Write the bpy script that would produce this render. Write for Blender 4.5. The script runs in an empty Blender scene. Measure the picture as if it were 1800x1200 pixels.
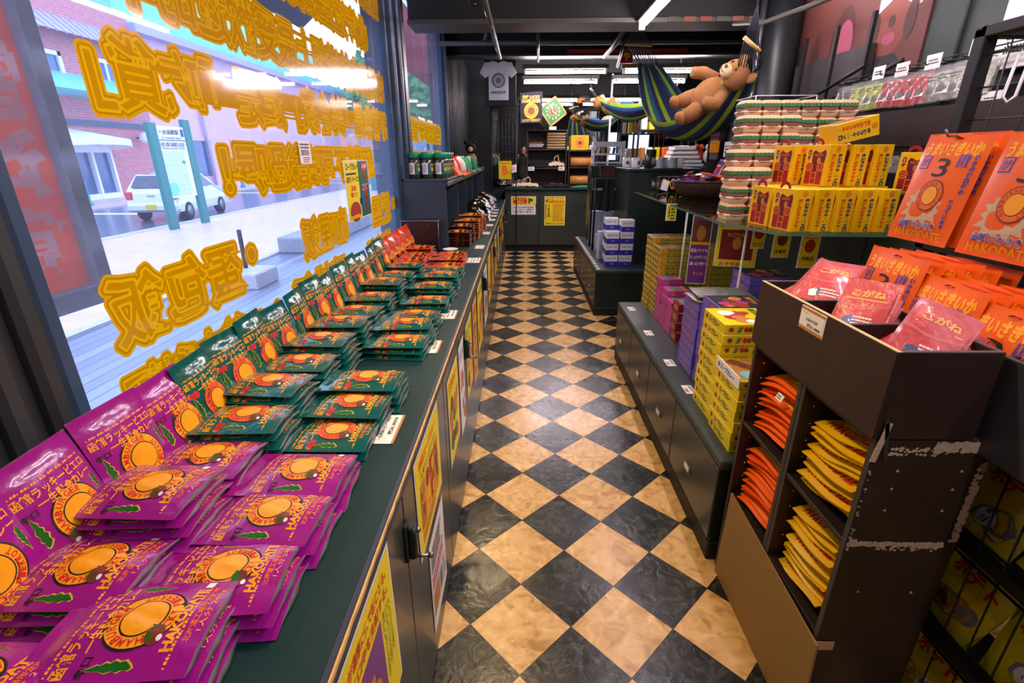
import bpy, bmesh, math, random
import numpy as np
from math import sin, cos, pi, radians, sqrt, atan2
from mathutils import Vector, Matrix

random.seed(7)
SC = bpy.context.scene
COL = SC.collection

# ------------------------------------------------------------------ camera, sky, exposure
F_PX, PITCH, YAW, ROLL, EYE = 863.67, 0.364372, 0.0203, -0.0038061, 1.412
def cam_axes():
    fwd = Vector((-sin(YAW)*cos(PITCH), cos(YAW)*cos(PITCH), -sin(PITCH)))
    r = Vector((cos(YAW), sin(YAW), 0)); u = r.cross(fwd)
    return r*cos(ROLL)+u*sin(ROLL), u*cos(ROLL)-r*sin(ROLL), fwd
cam_data = bpy.data.cameras.new('camera'); cam = bpy.data.objects.new('camera', cam_data); COL.objects.link(cam)
_r, _u, _f = cam_axes()
cam.matrix_world = Matrix(((_r.x, _u.x, -_f.x, 0), (_r.y, _u.y, -_f.y, 0), (_r.z, _u.z, -_f.z, EYE), (0, 0, 0, 1)))
cam_data.sensor_fit = 'HORIZONTAL'; cam_data.sensor_width = 36; cam_data.lens = 36*F_PX/1800; cam_data.clip_start = 0.02; cam_data.clip_end = 300
SC.camera = cam

world = bpy.data.worlds.new('overcast_sky'); SC.world = world; world.use_nodes = True
_bg = world.node_tree.nodes['Background']; _bg.inputs['Color'].default_value = (0.60, 0.71, 1.0, 1); _bg.inputs['Strength'].default_value = 2.3
SC.view_settings.view_transform = 'Standard'; SC.view_settings.look = 'None'
SC.view_settings.exposure = 0.62; SC.view_settings.gamma = 1.0
try: SC.view_settings.use_curve_mapping = False
except Exception: pass
SC.cycles.max_bounces = 8; SC.cycles.diffuse_bounces = 4; SC.cycles.glossy_bounces = 4
SC.cycles.transparent_max_bounces = 16; SC.cycles.sample_clamp_indirect = 4.0
LAMP_POWER = 15.0
SPOT_POWER = 26.0

# ------------------------------------------------------------------ materials
def lin(c):
    c = c/255.0
    return c/12.92 if c <= 0.04045 else ((c+0.055)/1.055)**2.4
def rgb(r, g, b): return (lin(r), lin(g), lin(b), 1)
MATS = {}
def mk(name, col, rough=0.5, metal=0.0, noise=0.07, scale=25.0, coat=0.0, bump=0.0, bscale=60.0, spec=0.5, translucent=0.0):
    """procedural painted / printed surface: base colour with a faint noise, optional bump"""
    m = bpy.data.materials.new(name); m.use_nodes = True; nt = m.node_tree; b = nt.nodes['Principled BSDF']
    c = rgb(*col)
    tc = nt.nodes.new('ShaderNodeTexCoord'); n = nt.nodes.new('ShaderNodeTexNoise'); n.inputs['Scale'].default_value = scale; n.inputs['Detail'].default_value = 4
    nt.links.new(tc.outputs['Object'], n.inputs['Vector'])
    mx = nt.nodes.new('ShaderNodeMix'); mx.data_type = 'RGBA'
    mx.inputs[6].default_value = tuple(x*(1-noise) for x in c[:3])+(1,); mx.inputs[7].default_value = tuple(min(1, x*(1+noise)) for x in c[:3])+(1,)
    nt.links.new(n.outputs['Fac'], mx.inputs[0]); nt.links.new(mx.outputs[2], b.inputs['Base Color'])
    b.inputs['Roughness'].default_value = rough; b.inputs['Metallic'].default_value = metal
    b.inputs['Specular IOR Level'].default_value = spec; b.inputs['Coat Weight'].default_value = coat; b.inputs['Coat Roughness'].default_value = 0.08
    if bump:
        n2 = nt.nodes.new('ShaderNodeTexNoise'); n2.inputs['Scale'].default_value = bscale; n2.inputs['Detail'].default_value = 3
        nt.links.new(tc.outputs['Object'], n2.inputs['Vector'])
        bp = nt.nodes.new('ShaderNodeBump'); bp.inputs['Strength'].default_value = bump; bp.inputs['Distance'].default_value = 0.01
        nt.links.new(n2.outputs['Fac'], bp.inputs['Height']); nt.links.new(bp.outputs['Normal'], b.inputs['Normal'])
    if translucent:
        out = nt.nodes['Material Output']; tr = nt.nodes.new('ShaderNodeBsdfTranslucent'); ms = nt.nodes.new('ShaderNodeMixShader')
        nt.links.new(mx.outputs[2], tr.inputs['Color']); ms.inputs[0].default_value = translucent
        nt.links.new(b.outputs[0], ms.inputs[1]); nt.links.new(tr.outputs[0], ms.inputs[2]); nt.links.new(ms.outputs[0], out.inputs['Surface'])
    MATS[name] = m
    return m
def mk_glass(name, tint=(255, 255, 255), refl=0.06, rough=0.0, haze=0.0):
    m = bpy.data.materials.new(name); m.use_nodes = True; nt = m.node_tree; nt.nodes.remove(nt.nodes['Principled BSDF'])
    t = nt.nodes.new('ShaderNodeBsdfTransparent'); t.inputs['Color'].default_value = rgb(*tint)
    g = nt.nodes.new('ShaderNodeBsdfGlossy'); g.inputs['Roughness'].default_value = rough
    lf = nt.nodes.new('ShaderNodeLayerWeight'); lw = nt.nodes.new('ShaderNodeMath'); lw.operation = 'POWER'; lw.inputs[1].default_value = 5.0
    nt.links.new(lf.outputs['Facing'], lw.inputs[0])
    ad = nt.nodes.new('ShaderNodeMath'); ad.operation = 'ADD'; ad.inputs[1].default_value = refl; ad.use_clamp = True
    ms = nt.nodes.new('ShaderNodeMixShader')
    nt.links.new(lw.outputs[0], ad.inputs[0]); nt.links.new(ad.outputs[0], ms.inputs[0]); nt.links.new(t.outputs[0], ms.inputs[1]); nt.links.new(g.outputs[0], ms.inputs[2])
    if haze:      # milky lavender wash mixed into the pane to pale the view outside
        tr = nt.nodes.new('ShaderNodeBsdfTranslucent'); tr.inputs['Color'].default_value = (0.8, 0.8, 0.95, 1); m2 = nt.nodes.new('ShaderNodeMixShader'); m2.inputs[0].default_value = haze
        nt.links.new(ms.outputs[0], m2.inputs[1]); nt.links.new(tr.outputs[0], m2.inputs[2]); ms = m2
    nt.links.new(ms.outputs[0], nt.nodes['Material Output'].inputs['Surface']); MATS[name] = m; return m
def mk_film(name, col, alpha=0.3, rough=0.12):
    """clear crinkled plastic film: mostly see-through, glossy creases"""
    m = mk(name, col, rough, noise=0.1, bump=0.6, bscale=45, coat=0.5); b = m.node_tree.nodes['Principled BSDF']
    b.inputs['Alpha'].default_value = alpha; return m
def mk_emit(name, col, strength):
    m = bpy.data.materials.new(name); m.use_nodes = True; b = m.node_tree.nodes['Principled BSDF']
    b.inputs['Base Color'].default_value = (0.8, 0.8, 0.8, 1); b.inputs['Emission Color'].default_value = rgb(*col); b.inputs['Emission Strength'].default_value = strength
    MATS[name] = m; return m
def nodes_of(m): return m.node_tree.nodes, m.node_tree.links

# ------------------------------------------------------------------ text outlines, cached
_ts = bpy.data.scenes.new('lettering_workshop')
_cache = {}
def glyphs(s, bold=0.0, bevel=0.0):
    key = (s, bold, bevel)
    if key not in _cache:
        c = bpy.data.curves.new('t', 'FONT'); c.body = s; c.size = 1; c.offset = bold; c.bevel_depth = bevel; c.bevel_resolution = 1; c.resolution_u = 2
        o = bpy.data.objects.new('t', c); _ts.collection.objects.link(o)
        vl = _ts.view_layers[0]; vl.update(); me = o.evaluated_get(vl.depsgraph).to_mesh()
        vs = [(v.co.x, v.co.y, v.co.z) for v in me.vertices]; fs = [tuple(p.vertices) for p in me.polygons]
        o.evaluated_get(vl.depsgraph).to_mesh_clear(); bpy.data.objects.remove(o); bpy.data.curves.remove(c)
        x0 = min(v[0] for v in vs); x1 = max(v[0] for v in vs); y0 = min(v[1] for v in vs); y1 = max(v[1] for v in vs)
        _cache[key] = (vs, fs, x0, x1, y0, y1)
    return _cache[key]

class Sheet:
    """flat print: shapes in 2-D with a material and a layer"""
    def __init__(s): s.ops = []
    def add(s, v, f, m, l): s.ops.append((v, f, m, l))
    def rect(s, x0, y0, x1, y1, m, l=1, n=1, k=1):
        v = [(x0+(x1-x0)*i/n, y0+(y1-y0)*j/k) for j in range(k+1) for i in range(n+1)]
        s.add(v, [(j*(n+1)+i, j*(n+1)+i+1, (j+1)*(n+1)+i+1, (j+1)*(n+1)+i) for j in range(k) for i in range(n)], m, l)
    def poly(s, pts, m, l=1): s.add(list(pts), [tuple(range(len(pts)))], m, l)
    def ell(s, cx, cy, rx, ry, m, l=1, n=28, r0=0.0, rings=3):
        v = []; f = []
        for j in range(rings+1):
            t = r0+(1-r0)*j/rings
            for i in range(n): v.append((cx+rx*t*cos(2*pi*i/n), cy+ry*t*sin(2*pi*i/n)))
        for j in range(rings):
            for i in range(n): f.append((j*n+i, j*n+(i+1) % n, (j+1)*n+(i+1) % n, (j+1)*n+i))
        s.add(v, f, m, l)
    def text(s, t, cx, cy, w=None, h=None, m='', l=2, bold=0.0, rot=0.0, bevel=0.0):
        vs, fs, x0, x1, y0, y1 = glyphs(t, bold, bevel)
        if w is None: w = h*(x1-x0)/(y1-y0)
        if h is None: h = w*(y1-y0)/(x1-x0)
        c, n = cos(rot), sin(rot); out = []
        for v in vs:
            a = ((v[0]-x0)/(x1-x0)-0.5)*w; b = ((v[1]-y0)/(y1-y0)-0.5)*h
            out.append((cx+a*c-b*n, cy+a*n+b*c))
        s.add(out, fs, m, l)
    def vtext(s, t, cx, top, size, m, l=2, bold=0.01, gap=1.05, w=None):
        for i, ch in enumerate(t):
            if ch == 'ー': s.rect(cx-size*0.07, top-size*gap*i-size*0.9, cx+size*0.07, top-size*gap*i-size*0.05, m, l); continue
            if ch != ' ': s.text(ch, cx, top-size*(gap*i+0.5), (w or size)*0.92, size*0.92, m, l, bold)
    def arc(s, t, cx, cy, r, a0, a1, h, m, l=3, inward=False, bold=0.02, wk=1.0):
        n = len(t)
        for i, ch in enumerate(t):
            if ch == ' ': continue
            a = a0+(a1-a0)*(i/(n-1)); rot = a-pi/2 if not inward else a+pi/2
            s.text(ch, cx+r*cos(a), cy+r*sin(a), h*0.8*wk, h, m, l, bold, rot)
    def lines(s, x0, y0, x1, y1, n, m, l=2, fill=0.5, ragged=0.3):
        dy = (y1-y0)/n; rnd = random.Random(int(1e4*abs(x0+y0*3+x1*7)))
        for i in range(n):
            e = x0+(x1-x0)*(1-ragged*rnd.random()); x = x0
            while x < e-1e-6:
                w = min(e-x, abs(dy)*fill*(0.5+1.1*rnd.random())); s.rect(x, y0+dy*(i+0.5-fill/2), x+w, y0+dy*(i+0.5+fill/2), m, l); x += w+abs(dy)*0.16
    def blobs(s, x0, y0, x1, y1, n, mats, l=2, r=(0.05, 0.12), seed=1):
        rnd = random.Random(seed)
        for i in range(n):
            k = rnd.uniform(*r); cx = rnd.uniform(x0+k, x1-k) if x1-x0 > 2*k else (x0+x1)/2; cy = rnd.uniform(y0+k, y1-k) if y1-y0 > 2*k else (y0+y1)/2
            a = [k*(0.75+0.4*rnd.random()) for _ in range(9)]
            s.poly([(cx+a[q]*cos(2*pi*q/9), cy+a[q]*sin(2*pi*q/9)) for q in range(9)], rnd.choice(mats), l+0.02*i)

# ------------------------------------------------------------------ mesh builder
class MB:
    def __init__(s): s.v = []; s.f = []; s.m = []; s.s = []
    def add(s, vs, fs, mat, smooth=False):
        o = len(s.v); s.v += [tuple(v) for v in vs]
        for f in fs: s.f.append(tuple(i+o for i in f)); s.m.append(mat); s.s.append(smooth)
        return s
    def box(s, x0, y0, z0, x1, y1, z1, mat, bev=0.0, xf=None):
        x0, x1 = min(x0, x1), max(x0, x1); y0, y1 = min(y0, y1), max(y0, y1); z0, z1 = min(z0, z1), max(z0, z1)
        b = min(bev, 0.45*min(x1-x0, y1-y0, z1-z0)); X = (x0, x1); Y = (y0, y1); Z = (z0, z1)
        if b <= 0:
            vs = [(X[i], Y[j], Z[k]) for i in (0, 1) for j in (0, 1) for k in (0, 1)]
            fs = [(0, 1, 3, 2), (4, 6, 7, 5), (0, 4, 5, 1), (2, 3, 7, 6), (0, 2, 6, 4), (1, 5, 7, 3)]
        else:
            vs = []; ix = {}
            for i in (0, 1):
                for j in (0, 1):
                    for k in (0, 1):
                        sx, sy, sz = (1, -1)[i], (1, -1)[j], (1, -1)[k]
                        for a, p in enumerate(((X[i], Y[j]+sy*b, Z[k]+sz*b), (X[i]+sx*b, Y[j], Z[k]+sz*b), (X[i]+sx*b, Y[j]+sy*b, Z[k]))):
                            ix[i, j, k, a] = len(vs); vs.append(p)
            fs = []
            def q(*k): fs.append(tuple(ix[a] for a in k))
            q((0,0,0,0),(0,0,1,0),(0,1,1,0),(0,1,0,0)); q((1,0,0,0),(1,1,0,0),(1,1,1,0),(1,0,1,0))
            q((0,0,0,1),(1,0,0,1),(1,0,1,1),(0,0,1,1)); q((0,1,0,1),(0,1,1,1),(1,1,1,1),(1,1,0,1))
            q((0,0,0,2),(0,1,0,2),(1,1,0,2),(1,0,0,2)); q((0,0,1,2),(1,0,1,2),(1,1,1,2),(0,1,1,2))
            for i in (0, 1):
                for j in (0, 1):
                    q((i,j,0,0),(i,j,1,0),(i,j,1,1),(i,j,0,1)); q((i,0,j,0),(i,1,j,0),(i,1,j,2),(i,0,j,2)); q((0,i,j,1),(1,i,j,1),(1,i,j,2),(0,i,j,2))
                    for k in (0, 1): q((i,j,k,0),(i,j,k,1),(i,j,k,2))
        if xf is not None: vs = [tuple(xf @ Vector(v)) for v in vs]
        return s.add(vs, fs, mat)
    def quad(s, a, b, c, d, mat): return s.add([a, b, c, d], [(0, 1, 2, 3)], mat)
    def prism(s, pts, fr, depth, mat):
        """2-D outline pts in frame fr, extruded along the frame's normal"""
        n = len(pts); vs = [fr(x, y, 0) for x, y in pts]+[fr(x, y, depth) for x, y in pts]
        return s.add(vs, [tuple(range(n))[::-1], tuple(range(n, 2*n))]+[(i, (i+1) % n, n+(i+1) % n, n+i) for i in range(n)], mat)
    def tube(s, path, r, mat, n=8, closed=False, caps=True):
        P = [Vector(p) for p in path]; k = len(P); vs = []; fs = []; R = r if isinstance(r, (list, tuple)) else [r]*k; prev = None
        for i, p in enumerate(P):
            a = P[(i-1) % k] if (i > 0 or closed) else P[i]; b = P[(i+1) % k] if (i < k-1 or closed) else P[i]
            t = (b-a).normalized()
            if prev is None: u = t.cross(Vector((0, 0, 1)) if abs(t.z) < 0.95 else Vector((1, 0, 0))).normalized()
            else: u = (prev-t*prev.dot(t)).normalized()
            prev = u; w = t.cross(u)
            for j in range(n): vs.append(p+(u*cos(2*pi*j/n)+w*sin(2*pi*j/n))*R[i])
        for i in range(k if closed else k-1):
            for j in range(n): fs.append((i*n+j, i*n+(j+1) % n, ((i+1) % k)*n+(j+1) % n, ((i+1) % k)*n+j))
        if caps and not closed: fs += [tuple(range(n))[::-1], tuple(range((k-1)*n, k*n))]
        return s.add(vs, fs, mat, True)
    def lathe(s, prof, mat, n=20, c=(0, 0, 0), xf=None, mats=None):
        vs = []; fs = []
        for r, z in prof:
            for j in range(n): vs.append((c[0]+r*cos(2*pi*j/n), c[1]+r*sin(2*pi*j/n), c[2]+z))
        if xf is not None: vs = [tuple(xf @ Vector(v)) for v in vs]
        k = len(prof)
        for i in range(k-1): fs.append([(i*n+j, i*n+(j+1) % n, (i+1)*n+(j+1) % n, (i+1)*n+j) for j in range(n)])
        o = len(s.v); s.v += vs
        for i, ff in enumerate(fs):
            for f in ff: s.f.append(tuple(q+o for q in f)); s.m.append(mats[i] if mats else mat); s.s.append(True)
        s.f.append(tuple(o+j for j in range(n))[::-1]); s.m.append(mats[0] if mats else mat); s.s.append(False)
        s.f.append(tuple(o+(k-1)*n+j for j in range(n))); s.m.append(mats[-1] if mats else mat); s.s.append(False)
        return s
    def sphere(s, c, r, mat, n=14, k=9, squash=(1, 1, 1), xf=None):
        vs = []; fs = []
        for i in range(k+1):
            t = pi*i/k
            for j in range(n): vs.append((c[0]+r*squash[0]*sin(t)*cos(2*pi*j/n), c[1]+r*squash[1]*sin(t)*sin(2*pi*j/n), c[2]+r*squash[2]*cos(t)))
        for i in range(k):
            for j in range(n): fs.append((i*n+j, (i+1)*n+j, (i+1)*n+(j+1) % n, i*n+(j+1) % n))
        if xf is not None: vs = [tuple(xf @ Vector(v)) for v in vs]
        return s.add(vs, fs, mat, True)
    def grid(s, fn, nu, nv, mat, smooth=True):
        vs = [fn(i/nu, j/nv) for j in range(nv+1) for i in range(nu+1)]
        return s.add(vs, [(j*(nu+1)+i, j*(nu+1)+i+1, (j+1)*(nu+1)+i+1, (j+1)*(nu+1)+i) for j in range(nv) for i in range(nu)], mat, smooth)
    def sheet(s, sh, fr, step=0.0004):
        for v, f, m, l in sh.ops: s.add([fr(x, y, step*l) for x, y in v], f, m)
        return s
    def mesh(s, name):
        me = bpy.data.meshes.new(name); me.from_pydata([tuple(v) for v in s.v], [], s.f); names = []
        for m in s.m:
            if m not in names: names.append(m)
        for m in names: me.materials.append(MATS[m])
        ix = {m: i for i, m in enumerate(names)}
        me.polygons.foreach_set('material_index', [ix[m] for m in s.m]); me.polygons.foreach_set('use_smooth', s.s); me.update()
        return me
    def build(s, name, parent=None, loc=(0, 0, 0), rot=None):
        o = bpy.data.objects.new(name, s.mesh(name)); COL.objects.link(o)
        if parent is not None: o.parent = parent
        o.location = loc
        if rot is not None: o.rotation_euler = rot
        return o
def frame(o, r, u):
    o = Vector(o); r = Vector(r).normalized(); u = Vector(u).normalized(); n = r.cross(u)
    return lambda x, y, z=0.0: o+r*x+u*y+n*z
def empty(name, loc=(0, 0, 0), rz=0.0):
    o = bpy.data.objects.new(name, None); o.empty_display_size = 0.05; COL.objects.link(o); o.location = loc; o.rotation_euler = (0, 0, rz); return o
def tag(o, label, cat, group=None, kind=None):
    o['label'] = label; o['category'] = cat
    if group: o['group'] = group
    if kind: o['kind'] = kind
    return o
def thing(name, label, cat, loc=(0, 0, 0), rz=0.0, group=None): return tag(empty(name, loc, rz), label, cat, group)
def struct(name, mb, parent=None, label=None, cat=None):
    o = mb.build(name, parent)
    if parent is None:
        o['kind'] = 'structure'; o['label'] = label or ('the '+name.replace('_', ' ')+' of the shop'); o['category'] = cat or name.split('_')[0]
    return o
def dup(o, label=None, loc=None, rot=None, parent=None):
    c = o.copy(); COL.objects.link(c)
    if parent is not None: c.parent = parent
    if label: c['label'] = label
    if loc is not None: c.location = loc
    if rot is not None: c.rotation_euler = rot
    for ch in o.children: dup(ch, parent=c)
    return c
ORD = ['first', 'second', 'third', 'fourth', 'fifth', 'sixth', 'seventh', 'eighth', 'ninth', 'tenth', 'eleventh', 'twelfth', 'thirteenth', 'fourteenth', 'fifteenth', 'sixteenth', 'seventeenth', 'eighteenth', 'nineteenth', 'twentieth']
def level(i, n):
    """words for item i (0 = bottom) of a stack of n"""
    if n == 1: return 'only'
    if i == n-1: return 'topmost'
    if i == 0: return 'bottom'
    if i >= n/2: return ORD[n-1-i]+' from top'
    return ORD[i]+' from bottom'
def at(px, py, Y):
    """the point at depth Y on the line of sight through the photograph's pixel (px, py)"""
    d = _r*((px-900)/F_PX)-_u*((py-600)/F_PX)+_f
    return Vector((0, 0, EYE))+d*(Y/d.y)
# ------------------------------------------------------------------ palette
mk('mural_tint', (120, 60, 50), 0.7)
mk('ceiling_paint', (17, 18, 18), 0.75, noise=0.25, scale=3)
mk('ceiling_beam_paint', (62, 62, 50), 0.6, noise=0.2, scale=6)
mk('wall_green', (40, 54, 48), 0.55, noise=0.15, scale=5)
mk('column_paint', (24, 28, 30), 0.4, noise=0.2, scale=6)
mk('wall_dark', (26, 31, 33), 0.6, noise=0.2, scale=6)
mk('wall_flute', (24, 32, 38), 0.42, noise=0.2, scale=8)
mk('frame_blue', (62, 84, 108), 0.35, noise=0.12, scale=12)
mk('frame_dark', (22, 26, 32), 0.4, noise=0.2, scale=12)
mk('post_dark', (52, 54, 54), 0.55, noise=0.25, scale=14)
mk('counter_green', (52, 60, 52), 0.34, noise=0.22, scale=7, coat=0.15)
mk('counter_top', (20, 52, 54), 0.42, noise=0.15, scale=9, spec=0.3)
mk('hutch_green', (46, 62, 74), 0.45, noise=0.14, scale=9)
mk('plinth_green', (26, 40, 40), 0.38, noise=0.2, scale=8, coat=0.1)
mk('plinth_top', (44, 58, 56), 0.42, noise=0.2, scale=8)
mk('toe_dark', (16, 18, 20), 0.6)
mk('worn_edge', (226, 180, 105), 0.6, noise=0.3, scale=90)
mk('edge_navy', (40, 54, 74), 0.45, noise=0.3, scale=50)
mk('latch_green', (30, 44, 36), 0.4, metal=0.3)
mk('steel', (150, 150, 148), 0.3, metal=0.9)
mk('dark_steel', (28, 28, 30), 0.4, metal=0.4)
mk('black', (16, 16, 18), 0.5)
mk('black_gloss', (14, 13, 15), 0.15, coat=0.5)
mk('white', (235, 235, 235), 0.5)
mk('white_gloss', (238, 238, 240), 0.25)
mk('card_white', (238, 236, 230), 0.6)
mk('tape', (205, 200, 190), 0.5)
mk('ink_black', (24, 22, 24), 0.5, noise=0.02)
mk('ink_navy', (36, 44, 96), 0.5, noise=0.02)
mk('ink_brown', (120, 60, 24), 0.5, noise=0.02)
mk('ink_red', (206, 30, 34), 0.45, noise=0.03)
mk('ink_orange', (240, 110, 24), 0.45, noise=0.03)
mk('ink_gold', (250, 168, 16), 0.35, noise=0.03)
mk('ink_yellow', (246, 222, 20), 0.45, noise=0.03)
mk('ink_green', (40, 110, 44), 0.45, noise=0.05)
mk('ink_purple', (120, 50, 130), 0.45, noise=0.03)
mk('ink_blue', (30, 70, 170), 0.45, noise=0.03)
mk('ink_white', (240, 240, 240), 0.45, noise=0.02)
mk('ink_grey', (120, 120, 124), 0.5, noise=0.05)
mk('ink_teal', (10, 116, 112), 0.4, noise=0.05)
mk('food_brown', (112, 56, 26), 0.5, noise=0.4, scale=60)
mk('food_tan', (196, 130, 60), 0.5, noise=0.3, scale=60)
mk('food_red', (176, 44, 28), 0.5, noise=0.3, scale=60)
mk('foil_purple', (158, 22, 138), 0.24, coat=0.6, bump=0.35, bscale=26, noise=0.05)
mk('foil_green', (6, 92, 84), 0.2, coat=0.6, bump=0.4, bscale=26, noise=0.06)
mk('foil_orange', (238, 74, 22), 0.22, coat=0.6, bump=0.4, bscale=26, noise=0.06)
mk('foil_brown', (74, 26, 18), 0.22, coat=0.6, bump=0.4, bscale=26, noise=0.1)
mk('foil_amber', (236, 128, 20), 0.25, coat=0.6, bump=0.4, bscale=26, noise=0.1)
mk('foil_silver', (150, 148, 146), 0.4, metal=0.6, bump=0.5, bscale=30)
mk('chilli', (20, 104, 26), 0.4, noise=0.25, scale=90)
mk('chilli_edge', (232, 186, 60), 0.4)
mk('vinyl_outer', (246, 172, 4), 0.09, noise=0.04, translucent=0.45)
mk('vinyl_dark', (206, 142, 0), 0.09, noise=0.04, translucent=0.35)
mk('vinyl_light', (255, 188, 8), 0.09, noise=0.04, translucent=0.45)
mk('vinyl_glyph', (222, 152, 0), 0.09, noise=0.04, translucent=0.38)
mk('wood_dark', (52, 38, 34), 0.4, noise=0.25, scale=14)
mk('wood_deep', (38, 26, 24), 0.45, noise=0.25, scale=14)
mk('wood_grey', (58, 56, 58), 0.45, noise=0.2, scale=14)
mk('particle_edge', (196, 176, 150), 0.8, noise=0.4, scale=120)
mk('cardboard', (150, 118, 64), 0.75, noise=0.12, scale=20)
mk('cardboard_light', (206, 166, 112), 0.75, noise=0.15, scale=40)
mk('wicker', (70, 36, 26), 0.5, noise=0.5, scale=140, bump=0.9, bscale=130)
mk('cloth_black', (24, 22, 24), 0.9, noise=0.3, scale=60)
mk('cloth_navy', (30, 34, 46), 0.85, noise=0.3, scale=60)
mk('cloth_beige', (206, 186, 152), 0.9, noise=0.2, scale=50)
mk('cloth_tan', (188, 160, 118), 0.9, noise=0.25, scale=60)
mk('cloth_white', (226, 222, 216), 0.9, noise=0.1, scale=40)
mk('cloth_red', (200, 36, 34), 0.8, noise=0.1)
mk('cloth_green', (30, 140, 92), 0.8, noise=0.1)
mk('cloth_orange', (232, 104, 40), 0.8, noise=0.1)
mk('fur', (168, 116, 66), 0.95, noise=0.25, scale=70, bump=0.8, bscale=120)
mk('fur_light', (222, 196, 150), 0.95, noise=0.2, scale=70, bump=0.8, bscale=120)
mk('skin', (214, 164, 134), 0.55, noise=0.05)
mk('hair', (22, 18, 16), 0.6, noise=0.2)
mk('jacket', (62, 58, 50), 0.85, noise=0.15)
mk('ham_navy', (38, 46, 82), 0.85, noise=0.15, scale=60)
mk('ham_blue', (34, 86, 128), 0.85, noise=0.15, scale=60)
mk('ham_lime', (142, 176, 40), 0.85, noise=0.12, scale=60)
mk('ham_wood', (226, 186, 120), 0.5)
mk('rope', (40, 44, 60), 0.8)
mk_glass('pane_glass', (240, 246, 255), 0.012, 0.0, 0.05)
mk_glass('acrylic', (238, 240, 242), 0.03)
mk_glass('shelf_glass', (214, 232, 222), 0.06)
mk('glass_edge', (80, 116, 100), 0.15)
mk_film('clear_film', (236, 230, 232), 0.10)
mk_film('clear_bag', (225, 225, 225), 0.10, 0.12)
mk_emit('tube_light', (255, 236, 246), 60.0)
mk_emit('tube_light_rear', (255, 236, 246), 100.0)
mk_emit('spot_glow', (255, 196, 110), 18.0)
mir = mk('mirror', (205, 208, 206), 0.015, metal=1.0, noise=0.0)

def floor_material():
    """vinyl tiles set corner-on: cream and black marble, hairline joints, waxed"""
    m = mk('floor_tile', (200, 160, 100), 0.25); N, L = nodes_of(m); b = N['Principled BSDF']
    for n in list(N):
        if n.type in ('TEX_COORD', 'TEX_NOISE', 'MIX'): N.remove(n)
    def math_(op, a, b_=None):
        n = N.new('ShaderNodeMath'); n.operation = op
        for i, v in enumerate((a, b_)):
            if v is None: continue
            if isinstance(v, (int, float)): n.inputs[i].default_value = v
            else: L.new(v, n.inputs[i])
        return n.outputs[0]
    g = N.new('ShaderNodeNewGeometry'); sp = N.new('ShaderNodeSeparateXYZ'); L.new(g.outputs['Position'], sp.inputs[0])
    d = 0.16161; th = 0.0105
    x = math_('ADD', sp.outputs[0], 0.0118-2.279*th); y = math_('SUBTRACT', sp.outputs[1], 2.279)
    xr = math_('SUBTRACT', x, math_('MULTIPLY', y, th)); yr = math_('ADD', y, math_('MULTIPLY', x, th))
    u = math_('DIVIDE', math_('ADD', xr, yr), 2*d); v = math_('DIVIDE', math_('SUBTRACT', xr, yr), 2*d)
    par = math_('FLOORED_MODULO', math_('ADD', math_('FLOOR', u), math_('FLOOR', v)), 2.0)
    def edge(t): f = math_('FRACT', t); return math_('MINIMUM', f, math_('SUBTRACT', 1.0, f))
    joint = math_('LESS_THAN', math_('MINIMUM', edge(u), edge(v)), 0.006)
    cid = N.new('ShaderNodeCombineXYZ'); L.new(math_('FLOOR', u), cid.inputs[0]); L.new(math_('FLOOR', v), cid.inputs[1])
    wn = N.new('ShaderNodeTexWhiteNoise'); L.new(cid.outputs[0], wn.inputs[0])
    off = N.new('ShaderNodeVectorMath'); off.operation = 'MULTIPLY_ADD'; L.new(wn.outputs['Color'], off.inputs[0]); off.inputs[1].default_value = (9, 9, 9); L.new(g.outputs['Position'], off.inputs[2])
    def ramp(src, stops):
        r = N.new('ShaderNodeValToRGB'); e = r.color_ramp.elements
        while len(e) < len(stops): e.new(0.5)
        for q, (p, c) in zip(e, stops): q.position = p; q.color = rgb(*c)
        L.new(src, r.inputs[0]); return r.outputs[0]
    def noise(sc, dt, dist):
        n = N.new('ShaderNodeTexNoise'); n.inputs['Scale'].default_value = sc; n.inputs['Detail'].default_value = dt; n.inputs['Distortion'].default_value = dist; L.new(off.outputs[0], n.inputs['Vector']); return n.outputs[0]
    cream = ramp(noise(16, 7, 1.4), [(0.30, (176, 132, 72)), (0.48, (214, 172, 108)), (0.60, (224, 184, 122)), (0.72, (240, 206, 150))])
    dark = ramp(noise(13, 8, 2.2), [(0.36, (16, 18, 17)), (0.52, (36, 38, 36)), (0.60, (70, 74, 68)), (0.64, (34, 36, 34)), (0.8, (60, 66, 60))])
    mx = N.new('ShaderNodeMix'); mx.data_type = 'RGBA'; L.new(par, mx.inputs[0]); L.new(dark, mx.inputs[6]); L.new(cream, mx.inputs[7])
    mj = N.new('ShaderNodeMix'); mj.data_type = 'RGBA'; L.new(joint, mj.inputs[0]); L.new(mx.outputs[2], mj.inputs[6]); mj.inputs[7].default_value = rgb(20, 16, 12)
    L.new(mj.outputs[2], b.inputs['Base Color'])
    wax = noise(5, 3, 0.5); rr = math_('ADD', math_('MULTIPLY', wax, 0.30), 0.12); L.new(rr, b.inputs['Roughness'])
    bp = N.new('ShaderNodeBump'); bp.inputs['Strength'].default_value = 0.18; bp.inputs['Distance'].default_value = 0.01; L.new(noise(22, 3, 1.0), bp.inputs['Height']); L.new(bp.outputs[0], b.inputs['Normal'])
    b.inputs['Specular IOR Level'].default_value = 0.45
floor_material()
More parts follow.
